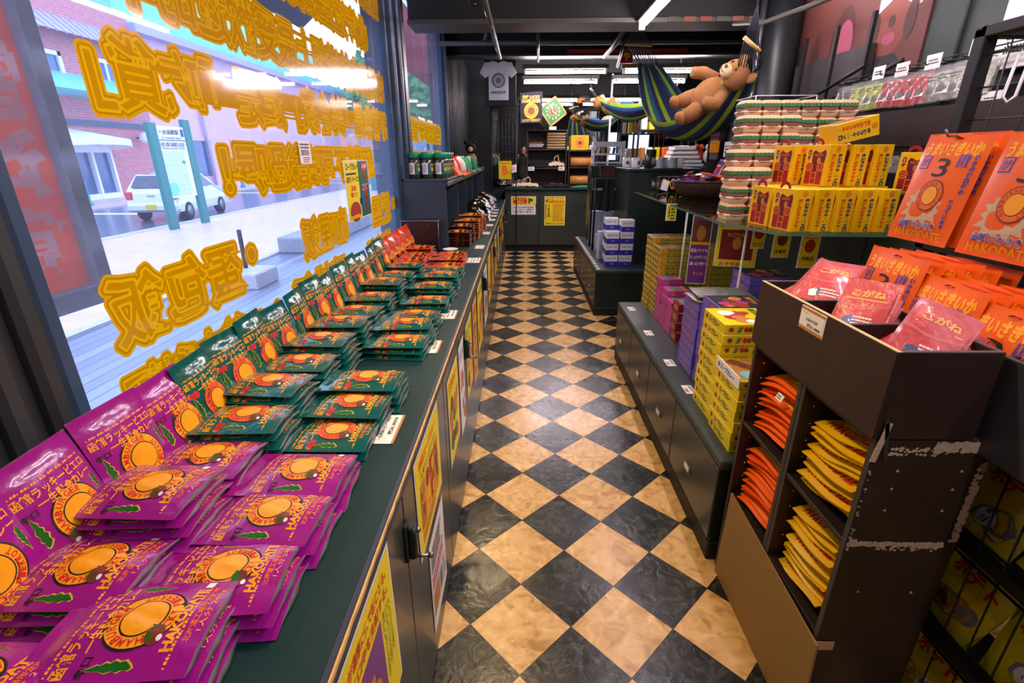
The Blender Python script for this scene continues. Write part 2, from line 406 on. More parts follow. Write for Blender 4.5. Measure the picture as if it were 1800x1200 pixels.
def brick_material(name, c1, c2, mortar, scale):
    m = mk(name, c1, 0.8); N, L = nodes_of(m); b = N['Principled BSDF']
    tc = N.new('ShaderNodeNewGeometry'); sp = N.new('ShaderNodeSeparateXYZ'); cb = N.new('ShaderNodeCombineXYZ')
    L.new(tc.outputs['Position'], sp.inputs[0]); ad = N.new('ShaderNodeMath'); L.new(sp.outputs[0], ad.inputs[0]); L.new(sp.outputs[1], ad.inputs[1])
    L.new(ad.outputs[0], cb.inputs[0]); L.new(sp.outputs[2], cb.inputs[1])
    t = N.new('ShaderNodeTexBrick'); L.new(cb.outputs[0], t.inputs['Vector']); t.inputs['Scale'].default_value = scale; t.inputs['Mortar Size'].default_value = 0.012
    t.inputs['Color1'].default_value = rgb(*c1); t.inputs['Color2'].default_value = rgb(*c2); t.inputs['Mortar'].default_value = rgb(*mortar)
    L.new(t.outputs['Color'], b.inputs['Base Color']); return m
def board_material(name, c1, c2, gap, width, axis):
    """planks running along one axis"""
    m = mk(name, c1, 0.3, noise=0.2, scale=8); N, L = nodes_of(m); b = N['Principled BSDF']
    g = N.new('ShaderNodeNewGeometry'); sp = N.new('ShaderNodeSeparateXYZ'); L.new(g.outputs['Position'], sp.inputs[0])
    dv = N.new('ShaderNodeMath'); dv.operation = 'DIVIDE'; L.new(sp.outputs[axis], dv.inputs[0]); dv.inputs[1].default_value = width
    fr = N.new('ShaderNodeMath'); fr.operation = 'FRACT'; L.new(dv.outputs[0], fr.inputs[0])
    fl = N.new('ShaderNodeMath'); fl.operation = 'FLOOR'; L.new(dv.outputs[0], fl.inputs[0])
    w = N.new('ShaderNodeTexWhiteNoise'); w.noise_dimensions = '1D'; L.new(fl.outputs[0], w.inputs['W'])
    m1 = N.new('ShaderNodeMix'); m1.data_type = 'RGBA'; L.new(w.outputs['Value'], m1.inputs[0]); m1.inputs[6].default_value = rgb(*c1); m1.inputs[7].default_value = rgb(*c2)
    lt = N.new('ShaderNodeMath'); lt.operation = 'LESS_THAN'; L.new(fr.outputs[0], lt.inputs[0]); lt.inputs[1].default_value = 0.08
    m2 = N.new('ShaderNodeMix'); m2.data_type = 'RGBA'; L.new(lt.outputs[0], m2.inputs[0]); L.new(m1.outputs[2], m2.inputs[6]); m2.inputs[7].default_value = rgb(*gap)
    L.new(m2.outputs[2], b.inputs['Base Color']); return m
# ------------------------------------------------------------------ the room
m = MB(); m.quad((-0.95, -3, 0), (6.5, -3, 0), (6.5, 8.3, 0), (-0.95, 8.3, 0), 'floor_tile'); struct('floor', m, label='cream and black diamond checkered tile floor', cat='floor')
m = MB(); m.box(-1.0, -3.1, 2.75, 6.6, 8.4, 2.85, 'ceiling_paint'); struct('ceiling', m, label='dark painted ceiling slab', cat='ceiling')
# left wall: sill, piers, heads and the fluted stretch towards the rear
m = MB()
m.box(-0.98, -3, -0.7, -0.82, 8.3, 0.80, 'wall_dark')
m.box(-0.98, -3, 2.62, -0.80, 8.3, 2.75, 'wall_dark'); m.box(-0.98, -3, 0.80, -0.82, 0.30, 2.62, 'wall_dark')
m.box(-0.98, 3.46, 0.80, -0.84, 3.86, 2.62, 'frame_blue'); m.box(-0.98, 5.80, 0.80, -0.86, 8.3, 2.62, 'wall_flute')
for i in range(17):
    y = 5.86+i*0.138; m.box(-0.87, y, 0.80, -0.80, y+0.055, 2.62, 'wall_flute', 0.012)
struct('wall_left', m, label='dark left wall with fluted cladding around the windows', cat='wall')
m = MB(); m.box(-0.98, 0.30, 0.80, -0.84, 0.80, 2.75, 'post_dark')
for i in range(7): m.box(-0.85, 0.31+i*0.072, 0.80, -0.815, 0.35+i*0.072, 2.75, 'post_dark', 0.01)
struct('trim_1', m, label='dark fluted pier left of the lettered window', cat='trim')
# window 1 with frame mouldings and a pane
def window(n, y0, y1, z0, z1, label):
    f = MB(); w = 0.035
    for (a, b, c, d) in ((y0, y0+w, z0, z1), (y1-w, y1, z0, z1), (y0, y1, z0, z0+0.02), (y0, y1, z1-w, z1)): f.box(-0.915, a, c, -0.835, b, d, 'frame_blue', 0.006)
    o = f.build('window_%d' % n); o['kind'] = 'structure'; o['label'] = label; o['category'] = 'window'
    p = MB(); p.box(-0.876, y0+w, z0+0.01, -0.870, y1-w, z1-w, 'pane_glass'); p.build('pane', o)
window(1, 0.80, 3.50, 0.80, 2.62, 'large shop window with yellow reversed lettering')
window(2, 3.86, 5.80, 0.80, 2.62, 'second window further along with red awning outside')
m = MB()
for y, x, w in ((3.50, -0.80, 0.05), (3.57, -0.775, 0.04), (3.64, -0.80, 0.07)): m.box(-0.9, y, 0.80, x, y+w, 2.62, 'frame_blue', 0.012)
m.box(-0.9, 3.76, 0.80, -0.80, 3.85, 2.62, 'frame_dark', 0.004)
for k in range(3): m.box(-0.9, 3.755, 1.27+k*0.085, -0.798, 3.852, 1.305+k*0.085, 'hutch_green')
m.box(-0.9, 5.80, 0.80, -0.80, 5.88, 2.62, 'frame_blue', 0.01)
struct('trim_2', m, label='slate blue moulded jambs between the two windows', cat='trim')
# rear wall, front wall with daylight openings, right walls
m = MB(); m.box(-1.0, 8.2, 0, 6.6, 8.3, 2.75, 'wall_dark'); struct('wall_rear', m, label='dark rear wall behind the mirrors', cat='wall')
m = MB()
for a, b in ((-1.0, 2.85), (3.5, 3.85), (4.6, 6.6)): m.box(a, -3.1, 0, b, -3.0, 2.75, 'wall_dark')
for a, b in ((2.85, 3.5), (3.85, 4.6)): m.box(a, -3.1, 0, b, -3.0, 1.2, 'wall_dark'); m.box(a, -3.1, 2.12, b, -3.0, 2.75, 'wall_dark')
struct('wall_front', m, label='front wall behind the camera with two bright windows', cat='wall')
m = MB(); m.box(2.0, -3, 0, 2.06, 3.75, 2.75, 'wall_green'); struct('wall_right', m, label='dark green right wall carrying the mural', cat='wall')
m = MB(); m.box(6.5, -3, 0, 6.6, 8.3, 2.75, 'wall_dark'); struct('wall_far_right', m, label='far right wall beyond the toy area', cat='wall')
# beams, pipes and the rail on the ceiling
m = MB(); m.box(-0.84, 4.20, 2.325, 6.4, 4.42, 2.75, 'ceiling_paint'); m.box(-0.84, 4.16, 2.30, 6.4, 4.46, 2.328, 'ceiling_beam_paint'); struct('trim_3', m, label='deep ceiling beam with pale lower flange across aisle', cat='trim')
m = MB(); m.box(-0.84, 6.02, 2.40, 6.4, 6.14, 2.75, 'ceiling_paint'); m.box(-0.84, 5.98, 2.385, 6.4, 6.18, 2.402, 'ceiling_beam_paint'); struct('trim_4', m, label='second ceiling beam further back', cat='trim')
m = MB(); m.tube([(-0.84, 5.5, 2.42), (6.3, 5.5, 2.42)], 0.022, 'ceiling_beam_paint'); m.tube([(0.16, 4.6, 2.74), (0.16, 4.6, 2.2)], 0.0001, 'black'); struct('trim_5', m, label='conduit pipe crossing below the ceiling', cat='trim')
m = MB(); m.tube([at(946, 46, 4.5), at(946, 108, 5.5)], 0.012, 'black'); m.build('drop_rod'); tag(bpy.data.objects['drop_rod'], 'thin black rod hanging from ceiling beam to conduit', 'rod')
m = MB(); a, b = at(846, -20, 3.0), at(879, 102, 5.4); m.tube([a, b], 0.018, 'ceiling_beam_paint', 6)
tr = m.build('lighting_track'); tag(tr, 'grey lighting track running along the left ceiling', 'track')
m = MB(); a = at(1062, 100, 5.6); b = at(1103, 44, 4.45); m.tube([a, (a+b)/2+Vector((0.0, 0, -0.02)), b], 0.02, 'ceiling_beam_paint'); m.tube([at(1085, 118, 5.9), at(1098, 70, 4.9)], 0.012, 'black')
o = m.build('ceiling_pipe'); tag(o, 'dark slanting pipe joint under the beam, left of hammock', 'pipe')
m = MB()
for k in range(9): m.box(1.05+k*0.115, 4.15, 2.300, 1.13+k*0.115, 4.162, 2.33, ('ceiling_beam_paint', 'food_brown', 'mural_tint')[k % 3])
o = m.build('bunting_strip'); tag(o, 'strip of small coloured flags fixed along the beam edge', 'bunting')
m = MB(); m.lathe([(0.135, 0.0), (0.135, 2.75)], 'column_paint', 28); o = m.build('column', loc=(1.855, 4.14, 0)); o['kind'] = 'structure'; o['label'] = 'round dark column at the end of right wall'; o['category'] = 'column'
m = MB(); m.tube([(1.70, 4.10, 0.0), (1.70, 4.10, 2.74)], 0.022, 'steel'); o = m.build('pipe'); tag(o, 'slim pale vertical pipe left of the round column', 'pipe')
m = MB(); a, b, c = at(1290, 42, 4.1), at(1415, 14, 3.2), at(1470, -8, 2.8); m.tube([a, (a+b)/2+Vector((0, 0, -0.03)), b, c], 0.014, 'ceiling_beam_paint'); o = m.build('ceiling_cable'); tag(o, 'pale cable sagging along the ceiling above the column', 'cable')
# mirrors on the rear wall
for k, (a, b) in enumerate(((-0.45, 1.315), (1.335, 4.2))):
    m = MB(); m.box(a, 8.14, 0.96, b, 8.19, 2.52, 'mirror'); o = m.build('wall_mirror'); tag(o, ('large wall mirror behind the rear counter, left of the white joint strip', 'wall mirror right of the white joint strip, behind the hammock')[k], 'mirror')
m = MB(); m.box(1.314, 8.11, 0.96, 1.336, 8.19, 2.50, 'white_gloss'); o = m.build('joint_strip'); tag(o, 'thin white vertical strip between the two mirrors', 'strip')

# ------------------------------------------------------------------ lamps
def batten(x0, y0, x1, y1, z, label, group):
    t = thing('fluorescent_lamp', label, 'lamp', ((x0+x1)/2, (y0+y1)/2, z), group=group)
    c = Vector(((x0+x1)/2, (y0+y1)/2, 0)); a = Vector((x0, y0, 0))-c; b = Vector((x1, y1, 0))-c; d = (b-a).normalized(); nrm = Vector((-d.y, d.x, 0))
    M = Matrix((d, nrm, Vector((0, 0, 1)))).transposed().to_4x4(); L = (b-a).length/2
    m = MB(); m.box(-L-0.02, -0.035, 0.03, L+0.02, 0.035, 0.075, 'ceiling_beam_paint', 0.005, M); m.build('housing', t)
    m = MB(); m.tube([a+(b-a)*0.01, b-(b-a)*0.01], 0.015, 'tube_light_rear' if abs(y1-y0) < 0.01 else 'tube_light', 10); m.build('tube', t)
    m = MB()
    for e in (-L, L-0.02): m.box(e, -0.02, -0.02, e+0.02, 0.02, 0.035, 'white', 0, M)
    m.build('socket', t)
    m = MB()
    for e in (-L*0.7, L*0.7): m.tube([M @ Vector((e, 0, 0.07)), M @ Vector((e, 0, 2.75-z))], 0.005, 'black', 5)
    m.build('hanger', t); return t
batten(0.02, 6.2, 0.94, 6.2, 2.262, 'fluorescent tube lamp across the aisle, front row left of red sign', 'tube lamps across the aisle')
batten(1.12, 6.2, 2.04, 6.2, 2.262, 'fluorescent tube lamp across the aisle, front row right of red sign', 'tube lamps across the aisle')
batten(0.02, 7.0, 0.95, 7.0, 2.26, 'fluorescent tube lamp across the aisle, rear row left', 'tube lamps across the aisle')
batten(1.15, 7.0, 2.05, 7.0, 2.26, 'fluorescent tube lamp across the aisle, rear row right', 'tube lamps across the aisle')
for k, (a, b) in enumerate(((4.145, 3.1), (2.95, 1.9), (1.6, 0.55), (0.25, -0.8))):
    batten(0.86-0.0*k, b, 0.86, a, 2.265, 'bright fluorescent tube running lengthwise, '+('the only one above the hammock', 'second from the beam', 'third from the beam', 'fourth from the beam')[k], 'tube lamps along the aisle')
for k, (a, b) in enumerate(((3.9, 2.8), (2.4, 1.3), (0.9, -0.2))):
    batten(1.65, b, 1.65, a, 2.5, 'fluorescent tube lamp near the right wall, '+('by the column', 'middle of its row', 'nearest the camera')[k], 'tube lamps by the right wall')
batten(0.1, -2.3, 0.1, -1.2, 2.4, 'added fluorescent tube lamp, unseen behind the camera', 'added tube lamps behind the camera')  # unseen lamp added to brighten the near pouches and rack bags
def spot(px, py, Y, label, aim, power):
    p = at(px, py, Y); t = thing('spotlight', label, 'spotlight', p, group='spotlights on the left track')
    m = MB(); m.lathe([(0.022, 0.09), (0.03, 0.07), (0.045, 0.0), (0.04, 0.004)], 'black', 18); m.build('shade', t)
    m = MB(); m.lathe([(0.001, 0.004), (0.034, 0.006), (0.03, 0.02)], 'spot_glow', 16); m.build('bulb', t)
    m = MB(); m.tube([(0, 0, 0.085), (0.015, 0, 0.12), (0.03, 0, 0.14)], 0.006, 'black', 6); m.build('bracket', t)
    ld = bpy.data.lights.new('spot', 'SPOT'); ld.energy = power; ld.color = (1.0, 0.70, 0.38); ld.spot_size = radians(95); ld.spot_blend = 0.6; ld.shadow_soft_size = 0.03
    l = bpy.data.objects.new('spot_beam', ld); COL.objects.link(l); l.parent = t; l.location = (0, 0, -0.02)
    l.rotation_euler = (Vector(aim)-p).to_track_quat('-Z', 'Y').to_euler()
spot(836, 8, 3.6, 'lit warm spotlight on the left ceiling, nearer one', (0.3, 2.6, 0), SPOT_POWER)
spot(858, 73, 4.9, 'small warm spotlight beyond the beam on the left', (0.2, 4.6, 0), SPOT_POWER)
spot(850, -160, 2.3, 'warm spotlight on the left track, just above the picture', (0.35, 1.5, 0), SPOT_POWER)
spot(800, -420, 1.3, 'warm spotlight on the left track, nearest the camera', (0.3, 0.7, 0), SPOT_POWER)
# ------------------------------------------------------------------ left cabinets under the window
CT = 0.78
wt = thing('worktop', 'long dark green worktop running under the window, worn golden front edge', 'worktop', (-0.53, 3.4, CT))
m = MB(); m.box(-0.285, -4.0, -0.03, 0.275, 4.19, 0.0, 'counter_top', 0.004); m.build('top_panel', wt)
m = MB(); m.box(0.270, -4.0, -0.034, 0.283, 4.19, 0.001, 'edge_navy', 0.003); m.build('painted_lip', wt)
m = MB(); rnd = random.Random(3)
pts = [-4.0+i*0.02 for i in range(411)]
prev = 0.002
for i in range(410):
    w = 0.0018+0.0020*rnd.random(); m.add([(0.2835, pts[i], 0.0012), (0.2835+prev, pts[i], 0.0012), (0.2835+w, pts[i+1], 0.0012), (0.2835, pts[i+1], 0.0012), (0.2835+prev, pts[i], -0.007), (0.2835+w, pts[i+1], -0.007)], [(0, 1, 2, 3), (1, 4, 5, 2)], 'worn_edge'); prev = w
m.build('worn_edge', wt)['label'] = 'worn golden raw wood edge'
bounds = [-0.855, 0.275, 1.405, 2.535, 3.665, 4.795, 5.925, 7.055, 7.6]
def latch(parent, loc):
    m = MB(); m.box(0, -0.016, -0.05, 0.008, 0.016, 0.05, 'latch_green', 0.003); m.box(0.008, -0.010, -0.045, 0.02, 0.004, 0.04, 'latch_green', 0.003)
    m.tube([(0.02, -0.004, -0.04), (0.02, -0.004, 0.035)], 0.006, 'latch_green', 8); m.tube([(0.018, 0, -0.042), (0.05, 0.004, -0.042)], 0.004, 'steel', 8); m.sphere((0.052, 0.004, -0.042), 0.007, 'steel', 8, 6)
    m.sphere((0.026, 0.012, 0.02), 0.007, 'steel', 8, 6); return m.build('latch', parent, loc)
def cabinet(a, b, label):
    t = thing('cabinet', label, 'cabinet', (-0.53, (a+b)/2, 0), group='cabinets under the worktop'); w = (b-a)/2
    m = MB(); m.box(-0.29, -w+0.002, 0.0, 0.262, w-0.002, 0.748, 'counter_green'); m.build('carcass', t)
    doors = ((-w, 0), (0, w)) if b-a > 0.8 else ((-w, w),)
    for k, (c, d) in enumerate(doors):
        m = MB(); m.box(0.262, c+0.003, 0.015, 0.281, d-0.003, 0.742, 'counter_green', 0.002); dr = m.build('door', t)
        if k == 0: latch(dr, (0.281, d-0.004, 0.63))
    return t
for k in range(8): cabinet(bounds[k], bounds[k+1], 'dark green two-door cabinet under the worktop, '+['nearest the camera, mostly out of view', 'below the purple pouches', 'below the green pouches', 'below the orange pouches', 'below the start of the shelf hutch', 'below the black pouches', 'last full unit before the rear', 'narrow unit by the rear counter'][k])

# ------------------------------------------------------------------ posters on the cabinet doors (flat prints)
def on_left(Y, z): return frame((-0.2475, Y, z), (0, 1, 0), (0, 0, 1))
def poster(Y0, Y1, z0, z1, sh, base, label, name='poster', cat='poster', edge='card_white'):
    m = MB(); fr = on_left((Y0+Y1)/2, (z0+z1)/2); w, h = (Y1-Y0)/2, (z1-z0)/2
    sh.rect(-w, -h, w, h, edge, 1); sh.rect(-w+0.006, -h+0.006, w-0.006, h-0.006, base, 2); m.sheet(sh, fr, 0.0005)
    m.quad(fr(-w, -h, 0), fr(w, -h, 0), fr(w, h, 0), fr(-w, h, 0), edge); o = m.build(name); return tag(o, label, cat, 'posters on the left cabinet doors')
s = Sheet(); s.text('辛さが濃厚に体で感じとる。', 0.0, 0.135, 0.24, 0.028, 'ink_red', 4, 0.02); s.text('なって口中を支配する。', 0.0, 0.10, 0.24, 0.026, 'ink_red', 4, 0.02)
s.rect(-0.12, -0.17, 0.07, 0.075, 'ink_purple', 3); s.blobs(-0.11, -0.16, 0.06, 0.05, 16, ['food_tan', 'ink_orange', 'food_brown', 'food_tan'], 4, (0.02, 0.045), 4); s.text('カレー', -0.02, -0.12, 0.14, 0.035, 'ink_gold', 6, 0.03)
for k in range(3): s.vtext('香ばしいスパイスの香り'[k:], 0.085+0.018*k, 0.075, 0.014, 'ink_green', 4)
poster(0.405, 0.712, 0.40, 0.745, s, 'ink_yellow', 'yellow curry poster with red writing on nearest cabinet door')
s = Sheet(); s.text('特製スープカレー', 0, 0.105, 0.24, 0.03, 'ink_orange', 4, 0.03); s.text('人気ナンバーワン', 0, 0.07, 0.22, 0.02, 'ink_green', 4, 0.02)
for k in range(4): s.rect(-0.125+0.064*k, -0.08, -0.068+0.064*k, 0.05, ('food_tan', 'ink_gold', 'food_red', 'food_tan')[k], 3); s.blobs(-0.125+0.064*k, -0.08, -0.068+0.064*k, 0.05, 6, ['food_brown', 'ink_orange', 'food_red', 'ink_gold', 'ink_green'], 4, (0.008, 0.02), k)
s.lines(-0.125, -0.085, 0.125, -0.12, 2, 'ink_red', 4)
poster(0.945, 1.275, 0.455, 0.742, s, 'ink_yellow', 'yellow menu poster with food photos right of the nearest latch')
s = Sheet(); s.lines(-0.10, 0.13, 0.09, 0.05, 5, 'ink_black', 4, 0.6); s.lines(-0.10, 0.04, 0.10, -0.01, 3, 'ink_red', 4, 0.6); s.rect(-0.10, -0.11, -0.01, -0.03, 'food_tan', 3); s.lines(-0.105, -0.02, 0.10, -0.028, 1, 'ink_grey', 4); s.rect(0.0, -0.11, 0.04, -0.04, 'ink_grey', 3); s.lines(0.05, -0.03, 0.10, -0.12, 5, 'ink_grey', 4)
poster(1.03, 1.26, 0.10, 0.42, s, 'card_white', 'white leaflet with small writing below the yellow menu poster')
seq = [(1.47, 1.73, 0.36, 0.70), (1.78, 1.94, 0.30, 0.70), (2.04, 2.28, 0.34, 0.70), (2.36, 2.56, 0.25, 0.70), (2.64, 2.94, 0.32, 0.71), (3.14, 3.42, 0.32, 0.70), (3.56, 3.86, 0.34, 0.70), (4.0, 4.3, 0.34, 0.70), (4.5, 4.85, 0.34, 0.70), (5.1, 5.4, 0.36, 0.70), (5.7, 6.0, 0.34, 0.70), (6.3, 6.6, 0.36, 0.70)]
for k, (a, b, c, d) in enumerate(seq):
    s = Sheet(); w, h = (b-a)/2, (d-c)/2; base = ('ink_yellow', 'card_white', 'ink_yellow', 'ink_gold')[k % 4]
    s.blobs(-w*0.9, -h*0.85, w*0.9, h*0.55, 12, ['food_tan', 'ink_green', 'food_red', 'ink_orange', 'food_brown', 'ink_gold'], 3, (w*0.2, w*0.42), k+20)
    s.text(('焼きカレー', 'ハンバーグ', 'オムライス', 'カツ丼', 'チャイチキ')[k % 5], 0, h*0.75, w*1.6, h*0.26, ('ink_red', 'ink_black', 'ink_green')[k % 3], 4, 0.02)
    poster(a, b, c, d, s, base, ('yellow' if base in ('ink_yellow', 'ink_gold') else 'white')+' food poster on the left cabinets, %s one past the first seam' % ORD[k] if k < 7 else 'food poster far down the left cabinets, %s from the rear' % ORD[len(seq)-1-k])

# ------------------------------------------------------------------ curry pouches
PW, PH, PT = 0.150, 0.205, 0.017
def pz(a, b, seed):
    """height of the pouch's front film at a, b in -1..1"""
    c = min(1.0, (b+1)/1.80); f = max(0.0, cos(pi/2*min(1, abs(a)/0.97)))**0.55; g = 0.42+0.58*max(0.0, sin(pi*min(1, 0.12+c*0.88)))**0.8
    if b > 0.80: g = 0.14
    else: g = min(g, 0.14+ (0.80-b)*4)
    wr = 0.0011*sin(7*a+3*b+seed)*sin(5*b-2*a+2*seed)+0.0007*sin(15*a-9*b+seed*1.7)
    return 0.0012+PT*(0.10+0.90*f)*g*(0.24+0.76*f)+wr*f+0.002*max(0.0, -b-0.55)*f
def pouch_print(kind):
    s = Sheet(); w, h = PW, PH; ink = 'ink_gold'
    if kind in ('purple', 'green'):
        n = 26
        for i in range(n):
            x = -0.43*w+0.86*w*i/n; d = (0.022 if i % 3 else 0.010)*w*1.2
            for yy in (0.285, -0.365):
                s.rect(x, yy*h, x+d, yy*h+0.012*h, ink, 1)
                if i % 3: s.rect(x+0.004*w, (yy+0.006)*h, x+d, (yy+0.018)*h, ink, 1)
        s.text('函館ラッキーピエロ', -0.01*w, 0.225*h, 0.88*w, 0.086*h, ink, 2, 0.022)
        s.text('一生懸命カレー', 0.085*w, 0.135*h, 0.70*w, 0.082*h, ink, 2, 0.028)
        if kind == 'purple': s.text('辛口', -0.375*w, 0.10*h, 0.16*w, 0.058*h, 'ink_black', 2, 0.02)
        else:
            s.blobs(-0.47*w, 0.06*h, -0.25*w, 0.15*h, 5, ['ink_orange', 'ink_red'], 2, (0.028*h, 0.045*h), 5); s.text('中辛', -0.36*w, 0.105*h, 0.15*w, 0.052*h, 'ink_red', 4, 0.03)
        cx, cy, r = 0.02*w, -0.085*h, 0.285*w
        s.ell(cx, cy, r*1.07, r*1.07, 'ink_black', 1.2, 32); s.ell(cx, cy, r*1.0, r*1.0, 'ink_orange' if kind == 'green' else 'ink_gold', 1.8, 32)
        s.ell(cx, cy, r*0.66, r*0.66, 'ink_black', 2.4, 28); s.ell(cx, cy, r*0.61, r*0.61, 'ink_gold', 3.0, 28)
        s.arc('HAMBURGER', cx, cy, r*0.83, radians(200), radians(62), r*0.25, 'ink_red', 3.2, wk=0.95); s.arc('LUCKY PIERROT', cx, cy, r*0.83, radians(222), radians(385), r*0.25, 'ink_red', 3.2, inward=True, wk=0.8)
        bx, by = cx-r*0.62, cy-r*0.62     # the little burger that sits on the ring
        s.ell(bx, by, r*0.33, r*0.26, 'food_brown', 3.4, 14, rings=2); s.poly([(bx-r*0.25, by+r*0.10), (bx-r*0.05, by+r*0.22), (bx+r*0.16, by+r*0.28), (bx+r*0.34, by+r*0.20), (bx+r*0.30, by+r*0.06), (bx, by+r*0.05)], 'chilli', 3.8); s.ell(bx-r*0.12, by-r*0.18, r*0.10, r*0.08, 'ink_white', 3.8, 10, rings=1)
        for sx, cyy, k in ((-0.40, -0.07, 1.0), (0.42, 0.02, 0.75)):
            p = [(0.004, 0.17), (0.012, 0.125), (0.026, 0.095), (0.020, 0.075), (0.036, 0.05), (0.028, 0.025), (0.042, 0.0), (0.030, -0.03), (0.036, -0.06), (0.016, -0.09), (0.0, -0.105), (-0.012, -0.085), (-0.008, -0.05), (-0.020, -0.03), (-0.010, 0.0), (-0.020, 0.035), (-0.008, 0.07), (-0.006, 0.12)]
            if sx > 0: p = [(-x, -y) for x, y in p]
            s.poly([(sx*w+x*h*1.25*k, cyy*h+y*h*1.08*k-0.004*h) for x, y in p], 'chilli_edge', 1.0); s.poly([(sx*w+x*h*k, cyy*h+y*h*k) for x, y in p], 'chilli', 1.8)
        s.text('HAKODATE', 0.03*w, -0.315*h, 0.66*w, 0.062*h, ink, 2, 0.05)
        s.text('北海道工場限定販売', 0.07*w, -0.405*h, 0.60*w, 0.042*h, 'ink_orange', 2, 0.02); s.text('1人分 240g', 0.10*w, -0.455*h, 0.46*w, 0.044*h, ink, 2, 0.0)
        s.rect(0.38*w, -0.36*h, 0.47*w, -0.31*h, 'ink_white', 2.6)
    else:
        s.rect(-0.46*w, -0.44*h, 0.46*w, -0.10*h, 'foil_brown', 1, 6, 4)
        s.text('函館スープカレー', 0, 0.24*h, 0.84*w, 0.10*h, 'ink_grey', 2, 0.03); s.text('チキン', 0.0, 0.14*h, 0.5*w, 0.07*h, 'ink_purple', 2, 0.03)
        s.blobs(-0.44*w, -0.12*h, 0.44*w, 0.12*h, 16, ['ink_gold', 'food_tan', 'ink_orange', 'ink_gold', 'food_red'], 2, (0.05*h, 0.10*h), 9)
        s.text('HAKODATE', 0.0, -0.24*h, 0.75*w, 0.09*h, ink, 2.4, 0.03); s.rect(-0.38*w, -0.33*h, 0.38*w, -0.315*h, ink, 2.4); s.text('1人分 200g', 0.0, -0.385*h, 0.5*w, 0.05*h, ink, 2.4, 0.02)
    return s
def make_pouch(kind, seed, printed=True):
    foil = {'purple': 'foil_purple', 'green': 'foil_green', 'orange': 'foil_orange', 'brown': 'foil_brown', 'amber': 'foil_amber'}[kind]
    m = MB(); nu, nv = 16, 22
    def f(x, y, z=0.0): a, b = max(-1, min(1, 2*x/PW)), max(-1, min(1, 2*y/PH)); return (x, y, pz(a, b, seed)+z)
    def rc(u, v):  # rounded corners
        x, y = (u-0.5)*PW, (v-0.5)*PH; k = 0.10
        e = max(0, abs(u-0.5)*2-(1-k*2))/(k*2); g = max(0, abs(v-0.5)*2-(1-k*1.5))/(k*1.5)
        if e > 0 and g > 0: q = 1-0.10*k*(e*e*g*g)*1.2; x *= q; y *= q
        return x, y
    m.grid(lambda u, v: f(*rc(u, v)), nu, nv, foil)
    lip = [f(*rc(i/nu, 0)) for i in range(nu+1)]
    vs = []
    for x, y, z in lip: q = 1-abs(2*x/PW)**3; vs += [(x, y, z), (x*0.99, y-0.001*q, z*0.78), (x*0.97, y-0.002*q+0.002*sin(70*x+seed), z*0.42), (x*0.95, y+0.012, 0.0)]
    m.add(vs, [(i*4+k, (i+1)*4+k, (i+1)*4+k+1, i*4+k+1) for i in range(nu) for k in range(3)], 'foil_silver', True)
    m.quad((-PW/2*0.95, -PH/2+0.012, 0), (PW/2*0.95, -PH/2+0.012, 0), (PW/2, PH/2, 0.0008), (-PW/2, PH/2, 0.0008), 'foil_silver')
    for sg in (-1, 1):
        e = [f(*rc(0 if sg < 0 else 1, j/nv)) for j in range(nv+1)]; m.add([p for x, y, z in e for p in ((x, y, z), (x*0.99, y, 0.0004))], [(2*j, 2*j+2, 2*j+3, 2*j+1) for j in range(nv)], 'foil_silver', True)
    if printed: m.sheet(pouch_print(kind), f, 0.00035)
    return m.mesh('pouch_'+kind)
POUCH = {(k, s): make_pouch(k, s*1.9+ord(k[0])) for k, ns in (('purple', 3), ('green', 3), ('orange', 2), ('brown', 1), ('amber', 1)) for s in range(ns)}
def put_pouch(kind, loc, rot, label, group, seed=0):
    o = bpy.data.objects.new('curry_pouch', POUCH[(kind, seed % len([1 for q in POUCH if q[0] == kind]))]); COL.objects.link(o)
    o.location = loc; o.rotation_euler = rot; return tag(o, label, 'pouch', group)
rp = random.Random(11)
NAMES = {'purple': 'purple curry pouch', 'green': 'green curry pouch', 'orange': 'orange soup curry pouch'}
def flat_stack(kind, x, y, n, where, pitch=0.0165, tilt=-0.09, lean=0.0, yaw=0.0, creep=(0.004, 0.006), top=None):
    """pouches lying with their heads to the window; the pile creeps sideways as it grows"""
    for i in range(n):
        yw = -pi/2+yaw+rp.uniform(-0.05, 0.05); L = Vector((x+creep[0]*(n-1-i)+rp.uniform(-0.004, 0.004), y+creep[1]*(i-n/2)+rp.uniform(-0.004, 0.004), CT+0.001+pitch*i))
        if top and i == n-1: yw += top
        R = Matrix.Rotation(yw, 4, 'Z') @ Matrix.Rotation(lean, 4, 'X') @ Matrix.Rotation(tilt*i/max(1, n-1), 4, 'Y')
        R = Matrix.Rotation(tilt*0.5*(i/max(1, n-1)), 4, 'X') @ Matrix.Rotation(yw+pi, 4, 'Z') @ Matrix.Rotation(lean*(i/max(1, n-1)), 4, 'X')
        put_pouch(kind, L, R.to_euler(), '%s %s, stack %s' % (level(i, n), NAMES[kind], where) if n > 1 else '%s lying flat %s' % (NAMES[kind], where), kind+' pouches lying on the worktop', rp.randint(0, 5))
